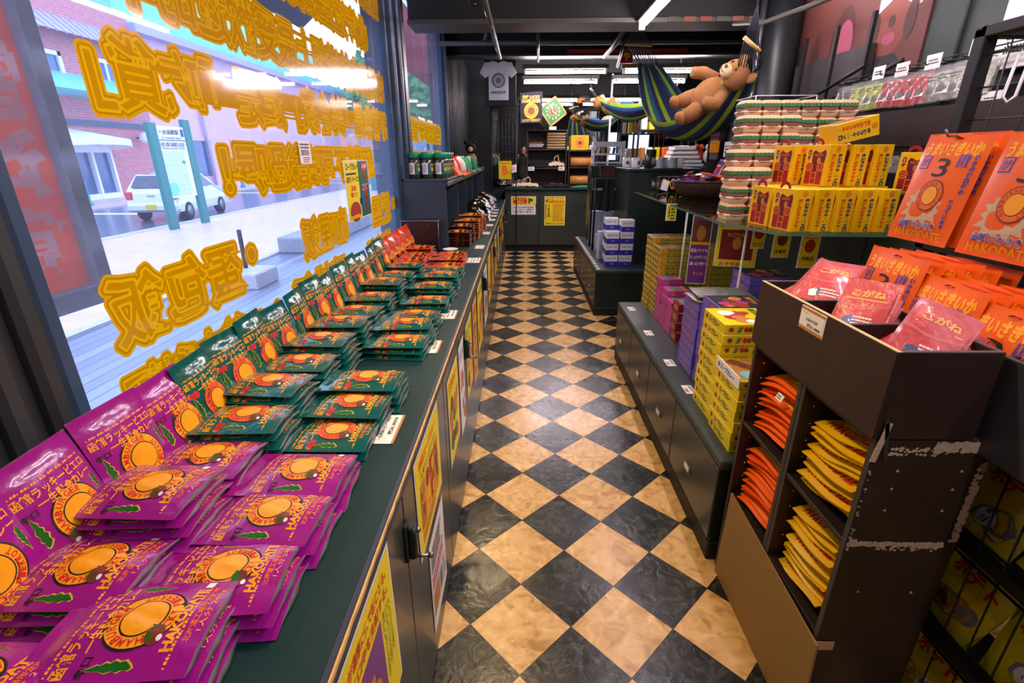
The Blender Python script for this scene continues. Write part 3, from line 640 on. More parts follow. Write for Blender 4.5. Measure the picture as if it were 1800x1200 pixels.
# (the pouch's own up axis points to the window: local +y -> world -x, local +x -> world +y)
flat_stack('purple', -0.500, 0.445, 4, 'nearest the camera, worktop edge', tilt=-0.10, yaw=0.12, pitch=0.018)
flat_stack('purple', -0.455, 0.560, 3, 'in front row, second from near end', tilt=-0.10, yaw=0.06, pitch=0.017)
flat_stack('purple', -0.448, 0.690, 3, 'in front row, third from near end', tilt=-0.10, yaw=0.03)
flat_stack('purple', -0.452, 0.815, 3, 'in front row, beside the green pouches', tilt=-0.12, yaw=0.04)
flat_stack('purple', -0.665, 0.360, 4, 'in back row at the bottom left', tilt=-0.08, yaw=0.03)
flat_stack('purple', -0.660, 0.545, 4, 'in back row, second from near end', tilt=-0.10, yaw=0.02)
flat_stack('purple', -0.655, 0.690, 6, 'tallest of the back row', tilt=-0.05, yaw=0.0)
flat_stack('purple', -0.655, 0.835, 4, 'in back row, beside the green pouches', tilt=-0.10, yaw=0.05)
for k, (x, y, n, w) in enumerate(((-0.450, 0.985, 2, 'beside the purple front row'), (-0.445, 1.105, 3, 'in front row, second past purple'), (-0.435, 1.215, 4, 'in front row, before the gap'), (-0.425, 1.560, 3, 'in front row, first after the gap'), (-0.430, 1.690, 4, 'in front row, second after gap'), (-0.430, 1.850, 3, 'in front row, third after gap'), (-0.425, 2.060, 3, 'in front row, opposite third tag'), (-0.430, 2.250, 4, 'in front row, fifth after gap'), (-0.430, 2.470, 4, 'in front row, sixth after gap'), (-0.430, 2.680, 3, 'in front row, next to orange pouches'))):
    flat_stack('green', x, y, n, w, tilt=-0.11, yaw=0.03*((-1)**k))
for k, (x, y, n, w) in enumerate(((-0.640, 0.970, 5, 'in back row, beside purple'), (-0.650, 1.110, 6, 'in back row, second past purple'), (-0.650, 1.290, 5, 'in back row, third past purple'), (-0.645, 1.440, 6, 'in back row, fourth past purple'), (-0.645, 1.610, 6, 'in back row, fifth past purple'), (-0.650, 1.800, 5, 'in back row, sixth past purple'), (-0.650, 1.990, 5, 'in back row, seventh past purple'), (-0.650, 2.190, 6, 'in back row, eighth past purple'), (-0.645, 2.400, 5, 'in back row, ninth past purple'), (-0.640, 2.620, 5, 'in back row, next to orange'))):
    flat_stack('green', x, y, n, w, tilt=-0.10, yaw=0.025*((-1)**k))
for k, (x, y, n, w) in enumerate(((-0.450, 2.860, 2, 'in front row, nearest'), (-0.450, 2.985, 3, 'in front row, middle'), (-0.455, 3.130, 3, 'in front row, by the shelf hutch'), (-0.665, 2.860, 4, 'in back row, nearest'), (-0.665, 3.000, 4, 'in back row, middle'), (-0.670, 3.160, 5, 'in back row, before the clear box'))):
    flat_stack('orange', x, y, n, w, tilt=-0.10)
# pouches propped upright against the glass
def upright(kind, y, i, where, z=0.0, lean=0.30, x=-0.745, yaw=0.0):
    # local +x -> +y, local +y -> up, normal -> room
    R = Matrix.Rotation(yaw, 4, 'Z') @ Matrix.Rotation(-lean, 4, 'Y') @ Matrix(((0, 0, 1, 0), (1, 0, 0, 0), (0, 1, 0, 0), (0, 0, 0, 1)))
    put_pouch(kind, (x, y, CT+0.10+z), R.to_euler(), '%s standing against the window, %s' % (NAMES[kind], where), kind+' pouches standing against the window', i)
for i, y in enumerate((0.36, 0.50, 0.64, 0.79, 0.925)): upright('purple', y, i, ('first from near end', 'second from near end', 'third from near end', 'second from the green ones', 'next to the green ones')[i], yaw=0.06*((-1)**i), z=0.005*(i % 2))
gy = [1.035, 1.165, 1.295, 1.435, 1.585, 1.725, 1.87, 2.02, 2.17, 2.31, 2.47, 2.62]
for i, y in enumerate(gy): upright('green', y, i, '%s green one past the purple' % ORD[i], yaw=0.07*((-1)**i), z=0.008*(i % 3), lean=0.28+0.03*(i % 2))
for i, y in enumerate((2.77, 2.90, 3.04, 3.18, 3.31)): upright('orange', y, i, '%s orange one past the green' % ORD[i], yaw=0.06*((-1)**i))
# price tags on the worktop
def price_tag(x, y, w, h, label, lines=True, rz=0.0, z=CT+0.0012):
    s = Sheet(); s.rect(-w/2, -h/2, w/2, h/2, 'card_white', 1); s.rect(-w/2, h/2-h*0.10, w/2, h/2, 'food_tan', 2); s.rect(-w/2, -h/2, w/2, -h/2+h*0.07, 'food_tan', 2)
    if lines == 1:
        s.text('ラッキーピエロ', -w*0.2, h*0.32, w*0.42, h*0.07, 'ink_black', 3); s.text('函館ラッキーピエロ', 0, h*0.15, w*0.8, h*0.12, 'ink_black', 3, 0.02); s.text('一生懸命カレー 辛口', 0, -h*0.04, w*0.8, h*0.12, 'ink_black', 3, 0.02); s.text('税込 ¥378', w*0.1, -h*0.27, w*0.6, h*0.13, 'ink_black', 3, 0.02)
    else:
        s.lines(-w*0.42, h*0.36, w*0.42, h*0.12, 2, 'ink_black', 3)
        for k in range(5): s.rect(-w*0.28+k*w*0.12, -h*0.22, -w*0.20+k*w*0.12, h*0.10, 'ink_brown' if k > 1 else 'ink_black', 3)
        s.lines(-w*0.3, -h*0.25, w*0.42, -h*0.42, 2, 'ink_red', 3)
    m = MB(); fr = frame((0, 0, 0), (0, 1, 0), (-1, 0, 0)); m.sheet(s, fr, 0.0004); o = m.build('price_tag', None, (x, y, z), (0, 0, rz)); return tag(o, label, 'price tag', 'price tags on the left worktop')
price_tag(-0.340, 1.048, 0.135, 0.082, 'white price tag beside the nearest green pouches', 1)
price_tag(-0.325, 1.60, 0.12, 0.08, 'white tag with striped barcode beside second green group')
price_tag(-0.310, 1.97, 0.12, 0.075, 'white tag with barcode opposite the far green stacks')
price_tag(-0.305, 3.10, 0.16, 0.09, 'white tag in front of the orange pouches')
for k, y in enumerate((3.58, 4.25, 4.75, 5.15, 5.5, 5.8, 6.1)): price_tag(-0.305, y, 0.14, 0.07, 'small white tag on the far worktop, %s beyond the orange pouches' % ORD[k])
# ------------------------------------------------------------------ yellow lettering stuck on the glass, reading from outside
def window_text(t, ys, ye, z0, z1, label, glass_x=-0.8665):
    """cut vinyl: the glyphs ringed by contour bands of a distance field, one flat sheet"""
    k = 0.11; vs, fs, x0, x1, y0, y1 = glyphs(t, 0.016); V = np.array([v[:2] for v in vs]); cnt = {}
    for f in fs:
        for a, b in zip(f, f[1:]+f[:1]): e = (min(a, b), max(a, b)); cnt[e] = cnt.get(e, 0)+1
    E = np.array([e for e, c in cnt.items() if c == 1]); A, B = V[E[:, 0]], V[E[:, 1]]; res = 46
    gx = np.arange(x0-k-0.03, x1+k+0.05, 1/res); gy = np.arange(y0-k-0.03, y1+k+0.05, 1/res); D = np.empty((len(gy), len(gx)))
    d = B-A; L2 = (d*d).sum(1)+1e-12
    for j, y in enumerate(gy):
        P = np.stack([gx, np.full_like(gx, y+1.3e-5)], 1)[:, None, :]; q = np.clip(((P-A)*d).sum(2)/L2, 0, 1)[..., None]; dist = np.sqrt((((A+q*d)-P)**2).sum(2).min(1))
        up = (A[:, 1] > y+1.3e-5) != (B[:, 1] > y+1.3e-5); xi = A[up, 0]+(y+1.3e-5-A[up, 1])/(d[up, 1])*d[up, 0]; ins = (xi[None, :] > gx[:, None]).sum(1) % 2 == 1
        D[j] = np.where(ins, -dist, dist)
    lv = [-9.0, 0.0, 0.040, 0.068, k]; mats = ['vinyl_glyph', 'vinyl_light', 'vinyl_dark', 'vinyl_outer']; cls = np.digitize(D, lv)-1   # 0..3 bands, 4 outside
    h = z1-z0; w = ys-ye; ex = w/(x1-x0+2*k); em = h/(y1-y0+2*k); cx, cy = (x0+x1)/2, (y0+y1)/2; fr = frame((glass_x, (ys+ye)/2, (z0+z1)/2), (0, -1, 0), (0, 0, 1)); m = MB()
    Pt = lambda x, y: fr((x-cx)*ex, (y-cy)*em, 0)
    def clip(poly, val, sgn):
        out = []
        for i in range(len(poly)):
            p, q = poly[i], poly[(i+1) % len(poly)]; a, b = sgn*(p[2]-val), sgn*(q[2]-val)
            if a >= 0: out.append(p)
            if (a >= 0) != (b >= 0): s_ = a/(a-b); out.append(tuple(p[n]+(q[n]-p[n])*s_ for n in range(3)))
        return out
    for j in range(len(gy)-1):
        i = 0
        while i < len(gx)-1:
            c = cls[j:j+2, i:i+2]; lo, hi = c.min(), c.max()
            if lo == hi:
                e = i+1
                while e < len(gx)-1 and (cls[j:j+2, e+1] == lo).all(): e += 1
                if lo < 4: m.add([Pt(gx[i], gy[j]), Pt(gx[e], gy[j]), Pt(gx[e], gy[j+1]), Pt(gx[i], gy[j+1])], [(0, 1, 2, 3)], mats[lo])
                i = e; continue
            sq = [(gx[i], gy[j], D[j, i]), (gx[i+1], gy[j], D[j, i+1]), (gx[i+1], gy[j+1], D[j+1, i+1]), (gx[i], gy[j+1], D[j+1, i])]
            for tri in ((sq[0], sq[1], sq[2]), (sq[0], sq[2], sq[3])):
                for q in range(lo, min(hi, 3)+1):
                    pl_ = clip(clip(list(tri), lv[q], 1), lv[q+1], -1)
                    if len(pl_) > 2: m.add([Pt(p[0], p[1]) for p in pl_], [tuple(range(len(pl_)))], mats[q])
            i += 1
    return tag(m.build('window_lettering'), label, 'lettering', 'reversed lettering on the window')
window_text('不管你是「美食家」還是「吃貨」', 3.42, 1.075, 1.485, 1.672, 'long yellow lettering row with hooked brackets, third from top')
window_text('絕對不可錯過喔！', 3.05, 1.47, 1.278, 1.462, 'yellow lettering row ending in an exclamation mark')
window_text('它是日本旅遊網上最受歡迎的早餐', 3.42, 1.02, 1.700, 1.885, 'yellow lettering row crossed by the lamp reflection, second from top')
window_text('北海道佳績的當地連鎖漢堡店', 3.16, 0.90, 1.930, 2.115, 'topmost yellow lettering row, cut by the picture edge')
window_text('函館名物', 3.45, 2.9, 2.15, 2.33, 'yellow lettering at the top right corner of window')
window_text('蛋包飯', 1.50, 0.955, 0.995, 1.185, 'three large yellow characters low on the glass above purple pouches')
window_text('・', 1.60, 1.515, 1.075, 1.155, 'single large yellow dot right of the three large characters')
window_text('咖哩飯', 2.49, 1.93, 0.998, 1.185, 'three yellow characters left of the small poster')
window_text('漢堡', 3.34, 2.89, 0.998, 1.192, 'two yellow characters right of the small poster')
window_text('・', 3.47, 3.37, 1.06, 1.15, 'yellow dot beside the window frame')
window_text('義大利麵', 1.46, 0.94, 0.80, 0.972, 'yellow characters half hidden behind the purple and green pouches')
window_text('豬排飯', 2.40, 1.78, 0.81, 0.975, 'yellow characters peeping above the green pouches')
window_text('・', 1.70, 1.62, 0.86, 0.94, 'lower yellow dot above the green pouches, right one')
window_text('・', 1.58, 1.50, 0.86, 0.94, 'lower yellow dot above the green pouches, left one')
window_text('營業時間', 5.7, 4.0, 1.50, 1.70, 'yellow lettering row on the second window, upper')
window_text('漢堡王國', 5.7, 4.0, 1.26, 1.45, 'yellow lettering row on the second window above the jars')
window_text('燒烤餐', 3.30, 2.72, 0.80, 0.965, 'yellow characters peeping above the orange pouches')
# small poster and barcode tag taped inside the glass
fr = frame((-0.858, 2.68, 1.24), (0, 1, 0), (0, 0, 1)); s = Sheet(); w, h = 0.195, 0.145
s.rect(-w, -h, w, h, 'card_white', 1); s.rect(-w*0.96, -h*0.97, 0.02, h*0.97, 'ink_yellow', 2); s.rect(0.02, -h*0.97, w*0.96, h*0.97, 'ink_green', 2); s.rect(0.03, -h*0.97, w*0.96, h*0.3, 'ink_teal', 2.5)
s.text('スープカレー', -0.07, h*0.80, 0.2, 0.035, 'ink_black', 4, 0.03); s.text('函館ラッキーピエロ', -0.07, h*0.38, 0.2, 0.03, 'ink_black', 4, 0.02); s.lines(-w*0.9, h*0.62, 0.0, h*0.5, 1, 'ink_black', 4)
s.text('30', -0.08, h*0.08, 0.08, 0.026, 'ink_red', 4, 0.03); s.text('買うと', -0.08, -h*0.14, 0.10, 0.024, 'ink_red', 4, 0.03); s.ell(-0.08, -h*0.72, 0.085, 0.05, 'food_brown', 3, 20); s.ell(-0.08, -h*0.62, 0.08, 0.03, 'food_red', 3.5, 20); s.rect(-w*0.9, -h*0.95, -0.01, -h*0.82, 'ink_gold', 4)
s.ell(0.125, h*0.78, 0.05, 0.026, 'ink_red', 4, 20); s.text('お得', 0.125, h*0.78, 0.07, 0.024, 'ink_white', 5, 0.02); s.ell(0.05, h*0.78, 0.025, 0.02, 'ink_teal', 4); s.text('特典', 0.125, h*0.40, 0.07, 0.04, 'ink_red', 4, 0.04); s.text('無料券', 0.115, h*0.05, 0.11, 0.036, 'ink_white', 4, 0.05); s.text('無料券', 0.115, h*0.05, 0.11, 0.034, 'ink_red', 5, 0.0)
s.rect(0.09, -h*0.85, 0.15, -h*0.15, 'food_brown', 3); s.ell(0.12, -h*0.15, 0.03, 0.02, 'food_red', 4); s.rect(0.0, -h*0.5, 0.045, -h*0.3, 'ink_blue', 5); s.rect(0.015, -h*0.62, 0.03, -h*0.18, 'ink_blue', 5)
m = MB(); m.sheet(s, fr, 0.0005); m.quad(fr(-w, -h, 0), fr(-w, h, 0), fr(w, h, 0), fr(w, -h, 0), 'card_white'); o = m.build('window_poster'); tag(o, 'small yellow and green curry poster taped to the window', 'poster')
fr = frame((-0.858, 2.068, 1.42), (0, 1, 0), (0, 0, 1)); s = Sheet(); w, h = 0.055, 0.042
s.rect(-w, -h, w, h, 'card_white', 1); s.lines(-w*0.8, h*0.85, w*0.8, h*0.3, 2, 'ink_black', 2)
for k in range(5): s.rect(-w*0.7+k*w*0.28, -h*0.25, -w*0.52+k*w*0.28, h*0.25, 'ink_brown' if k > 1 else 'ink_black', 2)
s.lines(-w*0.5, -h*0.35, w*0.7, -h*0.9, 3, 'ink_red', 2)
m = MB(); m.sheet(s, fr, 0.0005); m.quad(fr(-w, -h, 0), fr(-w, h, 0), fr(w, h, 0), fr(w, -h, 0), 'card_white'); o = m.build('price_tag'); tag(o, 'small white barcode tag stuck on the window lettering', 'price tag')

# ------------------------------------------------------------------ the street outside
GZ = -0.6
board_material('deck_board', (150, 160, 176), (118, 128, 150), (60, 66, 80), 0.14, 0)
mk('paving', (226, 196, 204), 0.35, noise=0.22, scale=3, bump=0.2, bscale=20)
mk('asphalt', (96, 106, 122), 0.18, noise=0.25, scale=5, bump=0.15, bscale=40)
mk('kerb', (196, 190, 192), 0.5, noise=0.2, scale=6); mk('road_line', (236, 236, 240), 0.4, noise=0.1)
brick_material('brick', (206, 128, 128), (190, 112, 118), (220, 190, 196), 2.2)
mk('plaster_pink', (226, 186, 200), 0.8, noise=0.1, scale=1.5); mk('roof_zinc', (176, 168, 200), 0.45, noise=0.15, scale=2)
mk('canopy_white', (240, 244, 246), 0.5, noise=0.04); mk('teal_paint', (40, 150, 158), 0.5, noise=0.1); mk('sign_green', (16, 120, 112), 0.4, noise=0.12)
mk('awning_teal', (120, 214, 214), 0.5); mk('door_glass', (70, 96, 140), 0.12, coat=0.5); mk('car_silver', (206, 214, 216), 0.22, metal=0.35, coat=0.8, noise=0.02); mk('car_glass', (46, 58, 76), 0.08, coat=0.6)
mk('tyre', (22, 22, 24), 0.8); mk('lamp_red', (214, 20, 40), 0.2, coat=0.5); mk('plate_yellow', (236, 196, 20), 0.4); mk('leaf', (96, 168, 92), 0.7, noise=0.35, scale=3); mk('bark', (80, 70, 70), 0.8)
mk('board_orange', (244, 142, 74), 0.5, noise=0.12, scale=5, translucent=0.5); mk('board_white', (240, 240, 250), 0.5, translucent=0.5); mk('board_frame', (150, 152, 158), 0.6, noise=0.4, scale=12); mk('awning_red', (226, 12, 26), 0.4, noise=0.06, translucent=0.65); mk('awning_slate', (60, 74, 96), 0.5, noise=0.1); mk('map_cyan', (196, 232, 228), 0.35, noise=0.12, scale=6); mk('distant_blue', (150, 190, 220), 0.7, noise=0.1); mk('tan_street', (200, 190, 170), 0.5)
m = MB(); m.box(-4.55, -12, -0.36, -0.98, 45, -0.30, 'deck_board'); m.box(-4.62, -12, GZ, -4.5, 45, -0.27, 'kerb'); o = m.build('street_deck'); o['kind'] = 'structure'; o['label'] = 'wet grey timber deck outside the shop window'; o['category'] = 'deck'
m = MB(); m.box(-10.6, -20, GZ-0.3, -4.6, 80, GZ, 'paving'); o = m.build('street_pavement'); o['kind'] = 'structure'; o['label'] = 'wet pinkish pavement along the road'; o['category'] = 'pavement'
m = MB(); m.box(-10.85, -20, GZ-0.3, -10.6, 80, GZ+0.02, 'kerb'); m.box(-18, -20, GZ-0.35, -10.85, 80, GZ-0.10, 'asphalt'); m.box(-11.5, -20, GZ-0.1, -11.35, 80, GZ-0.095, 'road_line')
for k in range(9): m.box(-17.6, 8+k*5.5, GZ-0.1, -14.4, 8.5+k*5.5, GZ-0.095, 'road_line')
m.box(-30, -20, GZ-0.3, -18, 80, GZ, 'paving'); o = m.build('street_road'); o['kind'] = 'structure'; o['label'] = 'wet grey road with white lines and far pavement'; o['category'] = 'road'
# red brick warehouse across the road
BX = -21.0
b = thing('brick_building', 'red brick warehouse with white canopy across the wet street', 'building', (BX, 26, GZ))
m = MB(); m.box(-8, -22, 0, 0, 4, 9.0, 'brick'); m.box(-8, 4, 0, -0.3, 55, 8.2, 'plaster_pink'); m.box(-8, 4, 8.2, 0.4, 55, 8.6, 'roof_zinc'); m.box(-8, 4, 8.6, -0.6, 55, 11.5, 'awning_teal'); m.build('wall', b)  # cyan top block is added in place of the pale sky
m = MB(); m.add([(0.9, -22, 7.1), (0.9, 4.6, 7.1), (-4, 4.6, 11.5), (-4, -22, 11.5)], [(0, 1, 2, 3)], 'roof_zinc')
for k in range(60): y = -22+k*0.44; m.box(-0.04, 0, -0.03, 6.5, 0.08, 0.06, 'roof_zinc', 0, Matrix.Translation((0.9, y, 7.12)) @ Matrix.Rotation(radians(-138), 4, 'Y'))
m.build('roof', b)
m = MB(); m.box(-0.02, -22, 3.35, 0.10, 4, 3.6, 'frame_blue'); m.build('string_course', b)
for k, (y, z, w, h) in enumerate(((-8.0, 4.7, 2.6, 1.9), (-3.2, 4.7, 2.2, 1.7), (0.6, 4.9, 2.0, 1.6))):
    f = MB(); f.box(-0.02, y, z, 0.12, y+w, z+0.18, 'canopy_white'); f.box(-0.02, y, z+h-0.18, 0.12, y+w, z+h, 'canopy_white'); f.box(-0.02, y, z, 0.12, y+0.18, z+h, 'canopy_white'); f.box(-0.02, y+w-0.18, z, 0.12, y+w, z+h, 'canopy_white'); f.box(-0.02, y+w/2-0.05, z, 0.10, y+w/2+0.05, z+h, 'canopy_white'); f = f.build('window_frame', b)
    g = MB(); g.box(-0.05, y+0.1, z+0.1, 0.02, y+w-0.1, z+h-0.1, 'door_glass'); g.build('pane', f)
for k in range(5):
    g = MB(); g.box(-0.33, 7+k*5.2, 2.9, -0.2, 10+k*5.2, 3.15, 'plaster_pink'); g.box(-0.36, 7.3+k*5.2, 0.7, -0.26, 9.7+k*5.2, 2.9, 'door_glass'); g.build('arched_window', b)
# entrance: glazed doors under a half-round canopy
ey = -2.2
m = MB(); n = 22
vs = [(0, ey, 3.25), (0, ey, 2.95)]
for i in range(n+1): a = pi*i/n; vs += [(2.4*sin(a), ey-2.9*cos(a), 2.55+0.75*sin(a)*0.3), (2.4*sin(a), ey-2.9*cos(a), 2.25+0.75*sin(a)*0.3)]
fs = []
for i in range(n): q = 2+2*i; fs += [(q, q+2, q+3, q+1), (0, q, q+2), (1, q+3, q+1)]
m.add(vs, fs, 'canopy_white'); m.build('canopy', b)
dr = MB(); dr.box(0.0, ey-2.4, 0, 0.25, ey+2.4, 0.25, 'canopy_white'); dr.box(0.0, ey-2.4, 2.15, 0.25, ey+2.4, 2.5, 'canopy_white')
for k in range(5): y = ey-2.4+k*1.17; dr.box(0.0, y, 0, 0.28, y+0.14, 2.3, 'canopy_white')
dr.lathe([(0.02, 0.2), (0.10, 0.6), (0.22, 0.95), (0.1, 1.4), (0.04, 2.1)], 'canopy_white', 14, (0.3, ey-0.15, 0)); dr = dr.build('entrance', b)
g = MB(); g.box(0.02, ey-2.3, 0.2, 0.08, ey+2.3, 2.2, 'door_glass'); g.build('glazing', dr)
m = MB(); m.add([(0, -4.5, 5.6), (0, 2.4, 5.6), (1.7, 2.8, 4.7), (1.7, -4.5, 4.7), (0, -4.5, 4.6), (0, 2.4, 4.6)], [(0, 1, 2, 3), (3, 2, 5, 4), (0, 3, 4), (1, 5, 2)], 'awning_teal'); m.build('awning', b)
for k, y in enumerate((2.6, 6.2)):
    m = MB(); m.sphere((0.45, y, 2.9), 0.28, 'canopy_white'); m.tube([(0, y, 2.9), (0.45, y, 2.9)], 0.04, 'dark_steel', 6); m.build('globe_lamp', b)
m = MB(); m.tube([(-0.1, 9.2, 0), (-0.1, 9.2, 6)], 0.10, 'roof_zinc'); m.build('drainpipe', b)
# hatchback seen from behind
c = thing('car', 'silver hatchback with yellow plate driving away on the wet road', 'car', (-12.55, 18.6, GZ-0.10), 0.10)
prof = [(-1.75, 0.32), (-1.82, 0.55), (-1.80, 0.92), (-1.62, 1.10), (-1.30, 1.50), (-0.2, 1.56), (0.45, 1.50), (1.05, 1.05), (1.75, 0.88), (1.86, 0.6), (1.80, 0.30)]
def sec(y, z): return 0.80 if z < 1.0 else 0.80-(z-1.0)*0.36
vs = []; n = len(prof)
for y, z in prof: vs += [(-sec(y, z), y, z), (sec(y, z), y, z)]
m = MB(); m.add(vs, [(2*i, 2*i+1, 2*i+3, 2*i+2) for i in range(n-1)]+[tuple(2*i for i in range(n))[::-1], tuple(2*i+1 for i in range(n)), (0, 1, 2*n-1, 2*n-2)], 'car_silver')
m.box(-0.83, -1.93, 0.32, 0.83, -1.6, 0.62, 'car_silver', 0.08); m.build('body', c)
m = MB(); m.add([(-0.66, -1.665, 1.10), (0.66, -1.665, 1.10), (0.58, -1.36, 1.47), (-0.58, -1.36, 1.47)], [(0, 1, 2, 3)], 'car_glass'); m.build('rear_window', c)
for sx in (-1, 1):
    m = MB(); m.add([(sx*0.79, -1.30, 1.06), (sx*0.79, 0.85, 1.06), (sx*0.645, 0.42, 1.45), (sx*0.645, -1.05, 1.47)], [(0, 1, 2, 3)], 'car_glass'); m.build('side_window', c)
    m = MB(); m.box(sx*0.81, -1.84, 0.72, sx*0.58, -1.70, 0.98, 'lamp_red', 0.03); m.build('tail_lamp', c)
    for y in (-1.15, 1.2):
        X = Matrix.Translation((sx*0.72, y, 0.30)) @ Matrix.Rotation(pi/2, 4, 'Y'); m = MB(); m.lathe([(0.22, -0.10), (0.30, -0.08), (0.30, 0.08), (0.22, 0.10)], 'tyre', 20, xf=X); w = m.build('wheel', c)
        m = MB(); m.lathe([(0.05, sx*0.112), (0.20, sx*0.104)], 'steel', 12, xf=X); m.build('hubcap', w)
m = MB(); m.box(-0.17, -1.945, 0.42, 0.17, -1.93, 0.58, 'plate_yellow'); m.build('number_plate', c)
m = MB(); m.box(-0.12, -1.835, 0.82, 0.12, -1.815, 0.87, 'steel', 0.01); m.build('tailgate_badge', c)
# street map sign
t = thing('street_map_sign', 'green framed street map sign with station arrow on pavement', 'sign', (-10.1, 15.1, GZ))
for k, y in enumerate((-0.75, 0.75)):
    m = MB(); m.box(-0.06, y-0.16, 0, 0.06, y+0.16, 2.85+0.15*k, 'sign_green', 0.01); m.build('post', t)
m = MB(); m.box(-0.03, -0.60, 0.85, 0.03, 0.60, 2.78, 'card_white'); pn = m.build('panel', t)
s = Sheet(); s.text('←JR函館駅', -0.08, 0.80, 0.85, 0.16, 'ink_black', 2, 0.01); s.text('For Hakodate Station', 0, 0.66, 0.85, 0.07, 'ink_black', 2); s.rect(0.42, 0.70, 0.55, 0.90, 'ink_blue', 2); s.rect(-0.58, 0.58, 0.58, 0.60, 'ink_navy', 2); s.text('元町公園 旧函館区公会堂→', 0, 0.48, 1.1, 0.12, 'ink_black', 2, 0.01); s.text('Motomachi Park', 0, 0.38, 1.0, 0.06, 'ink_black', 2)
s.rect(-0.57, -0.92, 0.40, 0.30, 'map_cyan', 2)
for k in range(8): s.rect(-0.57, -0.85+k*0.14, 0.38, -0.835+k*0.14, 'road_line', 3); s.rect(-0.5+k*0.11, -0.92, -0.488+k*0.11, 0.25, 'tan_street', 3)
s.ell(-0.42, -0.72, 0.22, 0.18, 'awning_teal', 4); s.ell(0.28, 0.0, 0.08, 0.05, 'leaf', 4)
m = MB(); m.sheet(s, frame((0.031, 0, 1.82), (0, 1, 0), (0, 0, 1)), 0.003); m.build('map_print', pn)
for k, (x, y) in enumerate(((-18.6, 21.5), (-18.6, 27.5), (-18.6, 34.0), (-18.6, 41.0))):
    m = MB(); m.lathe([(0.16, 0), (0.16, 0.1), (0.11, 0.14), (0.10, 0.75), (0.13, 0.8), (0.09, 0.86), (0.11, 0.95), (0.03, 1.05)], 'teal_paint', 14); o = m.build('bollard', loc=(x, y, GZ)); tag(o, 'teal bollard before the brick building, %s from left' % ORD[k], 'bollard', 'teal bollards')
# concrete block on the deck, thin post
m = MB(); m.box(-0.35, -0.3, 0, 0.35, 0.3, 0.22, 'kerb', 0.02); o = m.build('stone_block', loc=(-3.9, 6.7, -0.30)); tag(o, 'pale stone block lying at the deck edge', 'block')
m = MB(); m.tube([(0, 0, 0.22), (0, 0, 0.75)], 0.03, 'dark_steel'); o = m.build('short_post', loc=(-3.9, 6.8, -0.30)); tag(o, 'short metal post standing on the stone block', 'post')
m = MB(); m.box(-0.3, -5, 0, 0.3, 7, 0.30, 'board_frame', 0.03); o = m.build('low_wall', loc=(-4.2, 14.0, -0.30)); tag(o, 'dark low stone edging along the deck beyond the block', 'wall')
# orange warning board outside, seen from the back of its window
t = thing('warning_board', 'tall orange board with white reversed characters outside window', 'sign', (-1.80, 1.635, -0.30), radians(-4))
m = MB(); m.box(-0.004, -0.26, 1.20, 0.004, 0.34, 2.42, 'board_orange'); m.build('panel', t)
m = MB()
for a in ((-0.34, -0.26, 1.16, 2.46), (0.31, 0.38, 1.16, 2.46), (-0.34, 0.38, 2.38, 2.46), (-0.34, 0.38, 1.14, 1.22)): m.box(-0.045, a[0], a[2], 0.045, a[1], a[3], 'board_frame', 0.006)
m.build('frame', t)
s = Sheet()
for k, ch in enumerate('落雪注意'): s.text(ch, 0, 0.42-k*0.27, 0.30, 0.26, 'board_white', 2, 0.06)
m = MB(); m.sheet(s, frame((0.031, 0.14, 1.80), (0, -1, 0), (0, 0, 1)), 0.0)
m.v = [(0.0052, y, z) for x, y, z in m.v]; m.build('characters', t)
m = MB(); m.tube([(0, -0.1, 0), (0, -0.1, 1.2)], 0.03, 'dark_steel'); m.build('stand', t)
# eaves and the red awning further along
m = MB(); m.box(-1.22, 4.2, 2.93, -1.16, 30, 3.6, 'awning_slate'); m.add([(-0.98, 0.9, 2.62), (-0.98, 3.9, 2.62), (-1.52, 3.9, 2.22), (-1.52, 0.9, 2.22), (-0.98, 0.9, 2.70), (-0.98, 3.9, 2.70), (-1.56, 3.9, 2.27), (-1.56, 0.9, 2.27)], [(0, 1, 2, 3), (7, 6, 5, 4), (3, 2, 6, 7), (0, 3, 7, 4)], 'awning_slate'); o = m.build('street_eaves'); o['kind'] = 'structure'; o['label'] = 'slate blue eaves above the shop window'; o['category'] = 'eaves'
t = thing('awning', 'red awning with white seams outside the second window', 'awning', (-1.25, 7.6, 2.28))
m = MB(); m.box(-0.03, -2.2, 0, 0.0, 2.2, 0.62, 'awning_red'); m.build('valance', t)
for k in range(6): m = MB(); m.box(0.0, -1.75+k*0.6, 0.0, 0.006, -1.73+k*0.6, 0.62, 'card_white'); m.build('seam', t)
t = thing('hanging_sign', 'yellow sign with black writing hanging above the red awning', 'sign', (-1.2, 7.9, 2.98), radians(4))
m = MB(); m.box(-0.03, -1.0, 0, 0.03, 1.0, 0.42, 'ink_yellow', 0.004); m.build('board', t)
m = MB(); m.box(-0.035, -1.06, -0.02, 0.025, -0.98, 0.45, 'card_white'); m.build('edge_trim', t)
s = Sheet(); s.text('営業中', 0, 0.08, 1.5, 0.16, 'ink_black', 1, 0.03); s.text('OPEN', 0, -0.11, 1.2, 0.11, 'ink_black', 1, 0.03); m = MB(); m.sheet(s, frame((0.031, 0, 0.21), (0, 1, 0), (0, 0, 1)), 0.001); m.build('writing', t)
